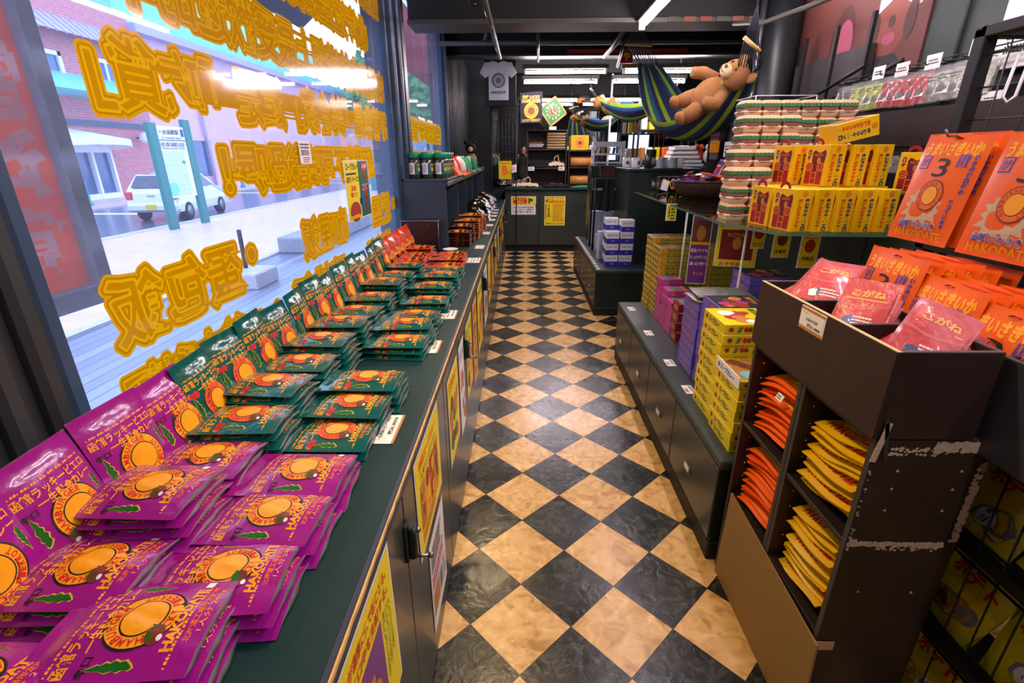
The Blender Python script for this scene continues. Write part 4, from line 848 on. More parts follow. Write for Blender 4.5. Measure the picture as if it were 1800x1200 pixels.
def tree(x, y, h, r, label, seed):
    t = thing('tree', label, 'tree', (x, y, GZ), group='street trees'); m = MB(); m.tube([(0, 0, 0), (0.1, 0, h*0.5), (0.0, 0.1, h*0.75)], [0.18, 0.14, 0.08], 'bark'); m.build('trunk', t)
    rn = random.Random(seed); m = MB()
    for k in range(420):
        d = Vector((rn.gauss(0, 1), rn.gauss(0, 1), rn.gauss(0, 0.8))).normalized()*r*rn.random()**0.4; p = Vector((0, 0, h*0.78))+d; a = Vector((rn.gauss(0, 1), rn.gauss(0, 1), rn.gauss(0, 1))).normalized()*r*0.13; q = a.orthogonal().normalized()*r*0.11
        m.add([p-a, p+q, p+a, p-q], [(0, 1, 2, 3)], 'leaf')
    m.build('crown', t)
tree(-15.5, 62, 11, 4.6, 'green street tree behind the brick building, left', 1); tree(-12.5, 70, 12, 5.0, 'green street tree near the end of the road', 2); tree(-8.5, 58, 9, 3.6, 'small green tree far right of the street', 3)
m = MB(); m.box(-26, 84, GZ, 4, 88, 12.5, 'distant_blue'); o = m.build('distant_building'); tag(o, 'bluish distant building at the end of the street', 'building')
m = MB(); m.box(-0.5, -0.4, 0, 0.5, 0.4, 1.7, 'teal_paint', 0.02); o = m.build('blue_kiosk', loc=(-8.5, 31, GZ)); tag(o, 'blue kiosk box standing on the far pavement', 'kiosk')
# ------------------------------------------------------------------ low benches on the right of the aisle
BT = 0.43
def bench(x0, x1, y0, y1, label, seams, plates):
    t = thing('display_bench', label, 'bench', ((x0+x1)/2, (y0+y1)/2, 0), group='low dark green display benches'); cx, cy = (x0+x1)/2, (y0+y1)/2
    X0, X1, Y0, Y1 = x0-cx, x1-cx, y0-cy, y1-cy
    m = MB(); m.box(X0+0.012, Y0+0.012, 0.06, X1, Y1, 0.40, 'plinth_green'); m.build('body', t)
    m = MB(); m.box(X0, Y0, 0.395, X1, Y1, BT, 'plinth_top', 0.006); m.build('top_board', t)
    m = MB(); m.box(X0+0.004, Y0+0.004, 0.0, X1, Y1, 0.075, 'toe_dark', 0.004); m.build('plinth_board', t)
    ys = [Y0+0.012]+[s-cy for s in seams]+[Y1]
    for k in range(len(ys)-1):
        m = MB(); m.box(X0+0.002, ys[k]+0.004, 0.085, X0+0.013, ys[k+1]-0.004, 0.388, 'counter_green', 0.003); d = m.build('door', t)
        for py in plates:
            if ys[k] < py-cy <= ys[k+1]:
                q = MB(); q.box(X0-0.004, py-cy-0.032, 0.195, X0+0.003, py-cy+0.032, 0.225, 'steel', 0.002); q.box(X0-0.006, py-cy-0.025, 0.200, X0-0.002, py-cy+0.025, 0.219, 'card_white'); q.build('label_holder', d)
    return t
bench(0.683, 1.60, 1.43, 3.37, 'long low dark green bench carrying the yellow, purple and banana boxes', [1.95, 2.42, 2.885], [1.713, 2.172, 2.632, 3.159])
bench(0.668, 1.60, 4.38, 6.32, 'second low dark green bench further back with white and blue boxes', [5.0, 5.7], [4.7, 5.3, 6.0])
def flat_tag(name, x, y, z, w, h, label, rz=0.0, group=None):
    s = Sheet(); s.rect(-w/2, -h/2, w/2, h/2, 'card_white', 1); s.lines(-w*0.4, h*0.4, w*0.4, h*0.1, 2, 'ink_black', 2, 0.6); s.lines(-w*0.1, -h*0.1, w*0.42, -h*0.42, 2, 'ink_brown', 2, 0.7)
    m = MB(); m.sheet(s, frame((0, 0, 0), (0, -1, 0), (1, 0, 0)), 0.0004); return tag(m.build(name, None, (x, y, z), (0, 0, rz)), label, 'price tag', group)
for k, y in enumerate((1.98, 2.28, 2.72, 3.20)): flat_tag('price_tag', 0.745, y, BT+0.001, 0.085, 0.045, 'white price tag on the near low bench, %s from the near end' % ORD[k], 0, 'tags on the near low bench')
for k in range(17): flat_tag('price_tag', 0.70, 4.45+k*0.112, BT+0.001, 0.075, 0.03, 'small white tag in the row along the far bench edge, %s from the near end' % ORD[k], 0, 'tags on the far low bench')
# green back board of the gondola and the glass shelf
m = MB(); m.box(1.42, 1.70, BT, 1.45, 4.1, 1.112, 'wall_green'); o = m.build('back_board'); tag(o, 'dark green upright board behind the box stacks on bench', 'board')
t = thing('glass_shelf', 'thick glass shelf above the box stacks carrying cookie boxes and basket', 'shelf', (1.2, 3.0, 1.118))
out = [(0.905, 4.12), (0.872, 2.20), (0.985, 1.90), (1.40, 1.865), (1.75, 1.90), (1.75, 4.12)]
m = MB(); L = [(x-1.2, y-3.0) for x, y in out]; n = len(L)
m.add([(x, y, 0.012) for x, y in L]+[(x, y, 0.0) for x, y in L], [tuple(range(n))[::-1], tuple(range(n, 2*n))], 'shelf_glass'); m.build('glass_plate', t)
m = MB(); m.add([(x, y, 0.012) for x, y in L]+[(x, y, 0.0) for x, y in L], [(i, (i+1) % n, n+(i+1) % n, n+i) for i in range(n)], 'glass_edge'); m.build('glass_edge', t)
for k, (x, y) in enumerate(((0.965, 2.96), (1.03, 2.30), (1.38, 2.0), (1.38, 3.9))):
    m = MB(); m.tube([(x-1.2, y-3.0, 0.0), (x-1.2, y-3.0, BT-1.118)], 0.006, 'white_gloss' if k < 2 else 'dark_steel', 8); m.build('support_rod', t)
for k, (x, y, c) in enumerate(((0.955, 3.05, 'ink_orange'), (0.93, 2.62, 'ink_orange'), (1.04, 1.98, 'ink_orange'))):
    m = MB(); m.box(x-1.2, y-3.0-0.03, -0.006, x-1.2+0.06, y-3.0+0.03, -0.001, c); m.build('shelf_clip', t)
# ------------------------------------------------------------------ box stacks
def boxgood(name, sx, sy, sz, body, side=None, near=None, top=None):
    """a printed carton: x faces the aisle (-x), near face looks to the camera (-y)"""
    m = MB(); m.box(-sx/2, -sy/2, 0.0005, sx/2, sy/2, sz-0.0005, body, 0.0012)
    if side: m.sheet(side, frame((-sx/2, 0, sz/2), (0, -1, 0), (0, 0, 1)), 0.0005)
    if near: m.sheet(near, frame((0, -sy/2, sz/2), (1, 0, 0), (0, 0, 1)), 0.0005)
    if top: m.sheet(top, frame((0, 0, sz), (0, -1, 0), (1, 0, 0)), 0.0003)
    return m.mesh(name)
mk('box_yellow', (232, 210, 16), 0.35, noise=0.04); mk('box_purple', (112, 96, 206), 0.38, noise=0.05); mk('box_pink', (198, 62, 152), 0.35, noise=0.05); mk('box_red', (128, 24, 34), 0.35, noise=0.08)
mk('box_banana', (206, 176, 40), 0.4, noise=0.08); mk('box_white', (196, 208, 232), 0.4, noise=0.03); mk('box_blue', (48, 44, 170), 0.35, noise=0.05); mk('box_choc', (98, 64, 40), 0.4, noise=0.3, scale=30)
def stack(meshes, name, x, y, n, h, label, cat, group, jit=0.003, z0=BT, lean=(0.0, 0.0), yaw=0.0, seed=1, start=0):
    rn = random.Random(seed)
    for i in range(n):
        o = bpy.data.objects.new(name, meshes[i % len(meshes)] if isinstance(meshes, list) else meshes); COL.objects.link(o)
        o.location = (x+rn.uniform(-jit, jit)+lean[0]*i, y+rn.uniform(-jit, jit)+lean[1]*i, z0+i*h); o.rotation_euler = (0, 0, yaw+rn.uniform(-0.012, 0.012)); tag(o, label % level(i, n), cat, group)
# yellow ginger boxes
YX, YY, YZ = 0.20, 0.205, 0.040
s = Sheet(); s.ell(-0.07, 0.0, 0.011, 0.011, 'food_tan', 1); s.ell(-0.07, 0.0, 0.007, 0.007, 'ink_brown', 2); s.text('スープカレー', 0.005, 0.0, 0.10, 0.022, 'ink_navy', 1, 0.05); s.rect(0.085, -0.018, 0.0865, 0.018, 'food_tan', 1)
nr = Sheet()
for k in range(3): cx = -0.075+0.07*k; nr.ell(cx, 0, 0.011, 0.011, 'food_tan', 1); nr.ell(cx, 0, 0.007, 0.007, 'ink_brown', 2); nr.poly([(cx+0.022, -0.012), (cx+0.027, -0.012), (cx+0.036, 0.010), (cx+0.030, 0.012)], 'ink_teal', 1); nr.poly([(cx+0.028, -0.012), (cx+0.034, -0.010), (cx+0.043, 0.010), (cx+0.039, 0.010)], 'ink_navy', 2); nr.blobs(cx+0.045, -0.012, cx+0.065, 0.012, 2, ['ink_red'], 1, (0.008, 0.010), k)
tp = Sheet(); tp.blobs(-0.09, -0.08, 0.09, 0.05, 9, ['food_red', 'food_brown', 'food_tan', 'ink_green', 'ink_white'], 1, (0.02, 0.04), 3); tp.rect(-0.09, 0.06, 0.09, 0.085, 'ink_green', 1); tp.text('スープカレー', 0, 0.072, 0.12, 0.018, 'ink_yellow', 2, 0.03)
yb = boxgood('yellow_box', YX, YY, YZ, 'box_yellow', s, nr, tp)
stack(yb, 'curry_box', 0.825, 1.585, 6, 0.0408, '%s yellow box of the nearest, lowest yellow stack', 'box', 'yellow curry boxes on the bench', seed=2)
stack(yb, 'curry_box', 0.838, 1.802, 10, 0.0402, '%s yellow box of the tall stack behind the opened box', 'box', 'yellow curry boxes on the bench', seed=3)
stack(yb, 'curry_box', 1.05, 1.76, 13, 0.0405, '%s yellow box of the tallest stack next to the dark bin', 'box', 'yellow curry boxes on the bench', seed=5)
stack(yb, 'curry_box', 1.26, 1.80, 12, 0.0405, '%s yellow box of the rearmost stack beside the red packs', 'box', 'yellow curry boxes on the bench', seed=6)
t = thing('opened_sample_box', 'white fronted sample box with clear lid on the nearest yellow stack', 'box', (0.825, 1.585, BT+6*0.0408+0.001))
m = MB(); m.box(-0.10, -0.10, 0, 0.10, 0.10, 0.030, 'box_yellow', 0.001); nr2 = nr; m.sheet(nr2, frame((0, -0.10, 0.016), (1, 0, 0), (0, 0, 1)), 0.0004); m.build('tray', t)
m = MB(); m.box(-0.103, -0.10, 0, -0.1005, 0.10, 0.042, 'white'); s2 = Sheet(); s2.text('スープカレー', 0.0, 0.0, 0.12, 0.022, 'ink_blue', 1, 0.04); s2.ell(-0.075, 0, 0.010, 0.010, 'ink_grey', 1); m.sheet(s2, frame((-0.1032, 0, 0.021), (0, -1, 0), (0, 0, 1)), 0.0004); m.build('white_front', t)
m = MB(); s2 = Sheet(); s2.rect(-0.09, -0.09, 0.09, 0.09, 'food_tan', 1); s2.poly([(-0.09, -0.06), (-0.06, -0.09), (0.09, 0.04), (0.07, 0.09)], 'food_brown', 2); s2.ell(0.05, -0.05, 0.03, 0.03, 'awning_teal', 3); s2.ell(-0.05, 0.05, 0.03, 0.02, 'food_red', 3); s2.ell(0.0, 0.06, 0.02, 0.02, 'ink_white', 3); m.sheet(s2, frame((0, 0, 0.031), (0, -1, 0), (1, 0, 0)), 0.0004); m.build('contents_card', t)
m = MB(); m.quad((-0.10, -0.10, 0.043), (0.10, -0.10, 0.043), (0.10, 0.10, 0.043), (-0.10, 0.10, 0.043), 'acrylic'); m.build('clear_lid', t)
# purple boxes
PXx, PYy, PZz = 0.20, 0.20, 0.0395
s = Sheet(); s.text('ハッピー豚カレー', 0.0, 0.0, 0.165, 0.022, 'food_tan', 1, 0.03); s.rect(-0.095, 0.0145, 0.095, 0.016, 'ink_navy', 1)
nr = Sheet(); nr.text('豚', 0.0, 0.0, None, 0.022, 'food_tan', 1, 0.02)
tp = Sheet(); tp.rect(-0.095, -0.095, 0.095, 0.095, 'cloth_navy', 0.8); tp.blobs(-0.09, -0.09, 0.09, 0.05, 14, ['food_tan', 'food_red', 'ink_gold', 'food_brown', 'box_pink'], 1.6, (0.016, 0.035), 8); tp.text('豚丼カレー', 0, 0.07, 0.13, 0.028, 'ink_gold', 3, 0.04)
pb = boxgood('purple_box', PXx, PYy, PZz, 'box_purple', s, nr, tp)
stack(pb, 'curry_box', 0.893, 2.215, 9, 0.040, '%s purple box in the stack under silver packets', 'box', 'purple curry boxes on the bench', seed=7)
stack(pb, 'curry_box', 0.90, 2.008, 10, 0.040, '%s purple box in the stack in front of the silver packets', 'box', 'purple curry boxes on the bench', seed=8)
stack(pb, 'curry_box', 1.16, 2.35, 11, 0.0405, '%s purple box in the tall stack below the yellow poster', 'box', 'purple curry boxes on the bench', seed=9)
stack(pb, 'curry_box', 1.16, 2.135, 9, 0.0405, '%s purple box in the stack right of the silver packets', 'box', 'purple curry boxes on the bench', seed=10)
for k, (dx, dz, yw) in enumerate(((0, 0, 0.08), (0.015, 0.021, -0.06))):
    m = MB()
    def fn(u, v, k=k): return ((u-0.5)*0.25, (v-0.5)*0.17, 0.004+0.014*sin(pi*u)**0.5*sin(pi*v)**0.5+0.002*sin(23*u+9*v+k)*sin(17*v))
    m.grid(fn, 18, 12, 'foil_silver'); m.quad((-0.125, -0.085, 0), (0.125, -0.085, 0), (0.125, 0.085, 0), (-0.125, 0.085, 0), 'foil_silver')
    o = m.build('foil_packet', None, (0.90+dx, 2.20, BT+9*0.04+0.001+dz), (0, 0, yw)); tag(o, ('lower', 'upper')[k]+' silver foil packet lying on the purple boxes', 'packet', 'silver packets')
# pink and dark red small boxes
s = Sheet(); s.text('ワイン味カレー', 0, 0, 0.09, 0.016, 'food_tan', 1, 0.01); nr = Sheet(); nr.ell(-0.03, 0, 0.010, 0.010, 'ink_gold', 1); nr.ell(-0.03, 0, 0.006, 0.006, 'ink_brown', 2); nr.text('カレー', 0.02, 0, 0.05, 0.014, 'food_tan', 1)
tp = Sheet(); tp.rect(-0.05, -0.05, 0.05, 0.03, 'ink_grey', 1); tp.rect(-0.05, 0.03, 0.05, 0.05, 'ink_orange', 1)
pk = boxgood('pink_box', 0.13, 0.115, 0.038, 'box_pink', s, nr, tp)
for k, (y, n) in enumerate(((2.745, 5), (2.865, 6), (2.985, 7))): stack(pk, 'wine_curry_box', 0.918, y, n, 0.0385, '%s pink box, '+('nearest', 'middle', 'farthest')[k]+' of the three pink stacks', 'box', 'pink boxes on the bench', seed=11+k)
s = Sheet(); s.ell(0, 0.0, 0.03, 0.016, 'food_tan', 1); nr = Sheet(); nr.text('ビーフ', 0, 0, 0.06, 0.02, 'ink_gold', 1); nr.rect(-0.06, -0.024, 0.06, -0.018, 'ink_gold', 1)
rd = boxgood('red_box', 0.13, 0.11, 0.055, 'box_red', s, nr, tp)
stack(rd, 'beef_curry_box', 0.912, 2.612, 4, 0.0555, '%s dark red box in front of the pink stacks', 'box', 'dark red boxes on the bench', seed=15)
# banana cookie boxes
s = Sheet()
for k in range(3): s.rect(-0.06+0.05*k, -0.008, -0.035+0.05*k, 0.008, 'ink_navy', 1)
nr = Sheet(); nr.text('ラッキーバナナクッキー', 0.02, 0.0, 0.215, 0.022, 'ink_navy', 1, 0.025); nr.ell(-0.115, 0, 0.010, 0.010, 'ink_orange', 1)
tp = Sheet(); tp.rect(-0.08, -0.13, 0.08, 0.13, 'box_choc', 1); tp.blobs(-0.07, -0.12, 0.07, 0.12, 10, ['food_tan', 'food_brown', 'food_red'], 2, (0.02, 0.035), 4)
bb = boxgood('banana_box', 0.27, 0.163, 0.0365, 'box_banana', s, nr, tp)
stack(bb, 'banana_cookie_box', 0.990, 3.128, 12, 0.0367, '%s banana cookie box, near left stack', 'box', 'banana cookie boxes on the bench', seed=20)
stack(bb, 'banana_cookie_box', 0.985, 3.292, 13, 0.0367, '%s banana cookie box, far left stack by the dark panel', 'box', 'banana cookie boxes on the bench', seed=21)
stack(bb, 'banana_cookie_box', 1.272, 3.128, 12, 0.0367, '%s banana cookie box, right stack behind the white rod', 'box', 'banana cookie boxes on the bench', seed=22)
# ------------------------------------------------------------------ posters hanging under the glass shelf
def card(name, c, r, u, w, h, base, draw, label, cat='poster', rim='card_white', thick=0.002):
    s = Sheet(); s.rect(-w/2, -h/2, w/2, h/2, rim, 1); s.rect(-w/2+0.004, -h/2+0.004, w/2-0.004, h/2-0.004, base, 2); draw(s)
    fr = frame((0, 0, 0), r, u); m = MB(); m.sheet(s, fr, 0.0005); m.quad(fr(-w/2, -h/2, -thick), fr(-w/2, h/2, -thick), fr(w/2, h/2, -thick), fr(w/2, -h/2, -thick), rim)
    m.add([fr(x, y, z) for x, y in ((-w/2, -h/2), (w/2, -h/2), (w/2, h/2), (-w/2, h/2)) for z in (-thick, 0.0005)], [(0, 2, 3, 1), (2, 4, 5, 3), (4, 6, 7, 5), (6, 0, 1, 7)], rim)
    return tag(m.build(name, None, c), label, cat)
def d1(s):
    s.rect(-0.045, 0.03, 0.045, 0.155, 'food_brown', 3); s.ell(0.0, 0.09, 0.022, 0.04, 'food_tan', 4); s.rect(-0.045, 0.03, 0.045, 0.045, 'ink_gold', 5)
    for k, tx in enumerate(('高級バナナを', 'たっぷり使った', 'あの味！')): s.text(tx, 0.0, 0.0-0.035*k, 0.085, 0.020, 'ink_white', 3, 0.02)
    s.text('クッキー', 0.015, -0.125, 0.07, 0.022, 'ink_gold', 3, 0.02)
card('poster', at(1229, 440, 2.62), (1, -0.2, 0), (0, 0, 1), 0.10, 0.36, 'ink_purple', d1, 'narrow purple poster hanging under the glass shelf by banana boxes')
def d2(s):
    s.rect(-0.075, -0.09, 0.075, 0.055, 'box_red', 3); s.ell(0, -0.01, 0.02, 0.03, 'food_tan', 4); s.text('ROYAL', 0, 0.03, 0.09, 0.02, 'ink_gold', 4)
    s.text('人気商品！コーヒー味', 0, 0.10, 0.16, 0.022, 'ink_black', 3, 0.02); s.text('よりすぐりの珈琲', 0, 0.072, 0.16, 0.018, 'ink_black', 3, 0.01); s.text('おすすめ', -0.02, -0.112, 0.1, 0.018, 'ink_red', 3, 0.02)
card('poster', at(1296, 424, 2.42), (1, -0.3, 0), (0, 0, 1), 0.19, 0.25, 'ink_yellow', d2, 'yellow poster with dark red square under the glass shelf')
for k, (px, py, Y, tx) in enumerate(((1334, 416, 2.3, '三〇〇'), (1374, 428, 2.2, '金賞受'), (1422, 440, 2.1, '特製品'))):
    def d3(s, tx=tx, k=k): s.ell(0, 0.018, 0.022, 0.028, ('food_red', 'food_brown', 'food_red')[k], 3); s.text(tx, 0, -0.035, 0.05, 0.018, 'ink_black', 3, 0.02); s.rect(-0.03, 0.05, 0.03, 0.053, 'ink_red', 3)
    card('shelf_card', at(px, py, Y), (1, 0, 0), (0, 0, 1), (0.06, 0.075, 0.08)[k], (0.11, 0.125, 0.15)[k], 'ink_yellow', d3, 'small yellow card hanging under the shelf, %s from left of the three' % ORD[k], 'card')
def d4(s): s.vtext('人気商品', -0.012, 0.04, 0.016, 'ink_black', 3); s.lines(0.0, 0.045, 0.025, -0.045, 5, 'ink_black', 3)
card('shelf_card', at(1180, 373, 3.05), (1, 0, 0), (0, 0, 1), 0.062, 0.10, 'ink_yellow', d4, 'tiny yellow note under the shelf left corner above banana boxes', 'card')
# ------------------------------------------------------------------ cookie boxes with an armchair picture
mk('ink_red2', (226, 70, 14), 0.45); mk('cookie_yellow', (246, 196, 8), 0.35, noise=0.05); mk('chair_red', (160, 24, 36), 0.4, noise=0.1, scale=20); mk('chair_dark', (110, 16, 44), 0.45, noise=0.1)
CX, CY, CH = 0.074, 0.125, 0.155
def cookie_mesh(arch):
    m = MB(); m.box(-CX/2, -CY/2, 0, CX/2, CY/2, CH, 'cookie_yellow', 0.0015)
    nr = Sheet(); nr.ell(0, 0.060, 0.011, 0.011, 'ink_orange', 1); nr.ell(0, 0.060, 0.007, 0.007, 'ink_gold', 2); nr.ell(0, 0.060, 0.003, 0.003, 'ink_purple', 3, 8)
    nr.vtext('財運の椅子クッキー', -0.015, 0.044, 0.0132, 'ink_red2', 1, 0.06, 1.0, 0.020); nr.vtext('函館ラッキーピエロ', 0.014, 0.044, 0.0132, 'ink_navy', 1, 0.06, 1.0, 0.020)
    m.sheet(nr, frame((0, -CY/2, CH/2), (1, 0, 0), (0, 0, 1)), 0.0005)
    sd = Sheet(); sd.rect(-0.058, -0.074, 0.056, 0.068, 'food_tan', 0.6); sd.rect(-0.058, -0.074, 0.056, 0.068, 'cookie_yellow', 1)
    sd.poly([(-0.020, -0.072), (-0.024, 0.050), (-0.012, 0.062), (0.015, 0.050), (0.042, 0.064), (0.050, 0.045), (0.040, -0.072)], 'ink_gold', 1.4); sd.poly([(-0.018, -0.070), (-0.022, 0.048), (-0.012, 0.058), (0.015, 0.046), (0.042, 0.060), (0.048, 0.044), (0.038, -0.070)], 'chair_dark', 2)
    for cx in (-0.030, 0.030):
        sd.rect(cx-0.017, -0.072, cx+0.017, -0.008, 'ink_gold', 2.6); sd.rect(cx-0.015, -0.070, cx+0.015, -0.010, 'chair_red', 3.2); sd.ell(cx, -0.004, 0.019, 0.017, 'ink_gold', 3.8, 20); sd.ell(cx, -0.004, 0.016, 0.014, 'chair_red', 4.4, 20); sd.ell(cx, -0.004, 0.009, 0.008, 'ink_gold', 5, 14, 0.75, 1)
    sd.rect(-0.014, -0.070, 0.014, -0.024, 'ink_gold', 3); sd.rect(-0.012, -0.046, 0.012, -0.026, 'chair_red', 3.6); sd.rect(-0.012, -0.068, 0.012, -0.048, 'chair_red', 3.6)
    sd.ell(0.015, 0.020, 0.010, 0.012, 'food_tan', 3); sd.text('財運の椅子', 0.012, 0.040, 0.045, 0.010, 'ink_gold', 3); sd.rect(-0.046, 0.010, -0.030, 0.062, 'ink_gold', 1.6); sd.vtext('函館', -0.038, 0.060, 0.020, 'ink_navy', 2.2, 0.04)
    m.sheet(sd, frame((-CX/2, 0, CH/2), (0, -1, 0), (0, 0, 1)), 0.0004)
    if arch:  # the red chair-back handle that stands above the carton
        p = [(0.030*cos(pi*k/10), 0.026*sin(pi*k/10)) for k in range(11)]; q = [(0.018*cos(pi*k/10), 0.014*sin(pi*k/10)) for k in range(10, -1, -1)]
        m.prism([(x, y+CH) for x, y in p+q], frame((-CX/2+0.004, 0.01, 0), (0, -1, 0), (0, 0, 1)), -0.002, 'chair_red')
    return m.mesh('cookie_box')
ck, cka = cookie_mesh(False), cookie_mesh(True); SZ = 1.1305
CB = []
for k in range(5): CB.append((ck if k else cka, 1.044+0.0765*k, 1.985-0.004*k, SZ, 'yellow cookie box, lower row, %s from left' % ORD[k+1]))
CB.append((cka, 1.024, 2.135, SZ, 'yellow cookie box, lower row leftmost, showing a red armchair'))
for k in range(5): CB.append((ck, 1.108+0.0765*k, 2.135, SZ, 'yellow cookie box of the hidden second rank, %s from left' % ORD[k]))
for k in range(5): CB.append((ck, 1.10+0.0765*k, 2.265, SZ, 'yellow cookie box of the rear bottom rank, %s from left' % ORD[k]))
for k, x in enumerate((1.215, 1.305, 1.395)): CB.append((cka if k == 0 else ck, x, 2.128, SZ+CH+0.001, 'yellow cookie box of the upper row, %s' % ('first full front from left', 'middle full front', 'third full front')[k]))
CB.append((cka, 1.150, 2.262, SZ+CH+0.001, 'yellow cookie box, upper row leftmost, showing a red armchair'))
CB.append((cka, 1.58, 2.10, SZ+CH-0.028, 'yellow cookie box at the upper right beside the orange packs'))
m = MB(); m.box(1.50, 2.0, 1.131, 1.66, 2.2, SZ+CH-0.029, 'black'); o = m.build('riser_box'); tag(o, 'black riser box under the rightmost cookie box', 'riser')
for me, x, y, z, lb in CB:
    o = bpy.data.objects.new('cookie_box', me); COL.objects.link(o); o.location = (x, y, z); o.rotation_euler = (0, 0, 0.2); tag(o, lb, 'cookie box', 'armchair cookie boxes on the glass shelf')
o = bpy.data.objects.new('cookie_box', ck); COL.objects.link(o); o.location = (1.21, 2.13, SZ+2*CH+0.035)
o.rotation_euler = (Matrix.Rotation(radians(-14), 4, 'Y') @ Matrix.Rotation(radians(90), 4, 'Y')).to_euler(); tag(o, 'yellow cookie box lying tilted on its side on the upper row', 'cookie box', 'armchair cookie boxes on the glass shelf')
# ------------------------------------------------------------------ burger-shaped cake boxes
mk('bun_peach', (238, 178, 128), 0.6, noise=0.08); mk('bun_cream', (236, 208, 172), 0.6, noise=0.08); mk('lettuce', (62, 132, 84), 0.6, noise=0.35, scale=120); mk('patty', (150, 96, 76), 0.6, noise=0.25, scale=60)
def burger_mesh():
    m = MB(); w, d = 0.088, 0.118
    def ring(z, k): return [(-w/2*k, -d/2*k, z), (w/2*k, -d/2*k, z), (w/2*k, d/2*k, z), (-w/2*k, d/2*k, z)]
    def band(z0, k0, z1, k1, mat): m.add(ring(z0, k0)+ring(z1, k1), [(i, (i+1) % 4, 4+(i+1) % 4, 4+i) for i in range(4)], mat)
    band(0, 0.80, 0.022, 1.0, 'bun_cream'); band(0.022, 1.0, 0.027, 0.94, 'bun_cream'); band(0.027, 0.90, 0.046, 0.90, 'patty'); band(0.058, 0.96, 0.074, 0.72, 'bun_peach'); m.add(ring(0.074, 0.72), [(0, 1, 2, 3)], 'bun_peach'); m.add(ring(0, 0.80), [(3, 2, 1, 0)], 'bun_cream')
    n = 40; vs = []; pts = []
    for a in range(n):
        t = a/n*4; sd = int(t); u = t-sd; P = [(-1, -1), (1, -1), (1, 1), (-1, 1)]; p, q = P[sd], P[(sd+1) % 4]; x, y = p[0]+(q[0]-p[0])*u, p[1]+(q[1]-p[1])*u; k = 0.98+0.05*((a % 2)*2-1); pts.append((x*w/2*k, y*d/2*k, 0.041+0.006*(a % 2)))
    vs = pts+[(x*0.98, y*0.98, 0.060) for x, y, z in pts]; m.add(vs, [(i, (i+1) % n, n+(i+1) % n, n+i) for i in range(n)], 'lettuce')
    s = Sheet(); s.poly([(-0.028, 0.000), (-0.022, -0.008), (-0.008, -0.012), (0.006, -0.011), (0.020, -0.008), (0.028, 0.0)], 'food_brown', 1); m.sheet(s, frame((-w/2*0.97, 0, 0.028), (0, -1, 0), (0, 0, 1)), 0.0006); m.sheet(s, frame((0, -d/2*0.97, 0.028), (1, 0, 0), (0, 0, 1)), 0.0006)
    return m.mesh('burger_box')
bm = burger_mesh()
for r, (y, xs, n) in enumerate(((2.325, (0.955, 1.045), 3), (2.452, (1.005, 1.097, 1.189), 4), (2.575, (1.075, 1.167, 1.259), 6), (2.70, (1.12, 1.212, 1.304, 1.396, 1.488, 1.58), 7))):
    for c, x in enumerate(xs): stack(bm, 'burger_cake_box', x, y, n, 0.0745, '%s burger-shaped box, '+('front', 'second', 'third', 'rear')[r]+' rank, %s pile from left' % ORD[c], 'cake box', 'burger-shaped cake boxes on the glass shelf', jit=0.002, z0=1.131, seed=30+r*7+c)
t = thing('acrylic_display_case', 'clear acrylic case standing behind the burger-shaped boxes', 'case', (1.40, 3.05, 1.131))
m = MB(); m.box(-0.16, -0.13, 0, 0.16, 0.13, 0.565, 'acrylic'); m.build('case', t)
m = MB(); 
for a, b in (((-0.16, -0.13, 0.565), (0.16, -0.13, 0.565)), ((-0.16, -0.13, 0.565), (-0.16, 0.13, 0.565)), ((-0.16, -0.13, 0), (-0.16, -0.13, 0.565)), ((0.16, -0.13, 0), (0.16, -0.13, 0.565)), ((0.16, -0.13, 0.565), (0.16, 0.13, 0.565)), ((-0.16, 0.13, 0.565), (0.16, 0.13, 0.565))): m.tube([a, b], 0.0022, 'white_gloss', 5)
m.build('polished_edges', t)
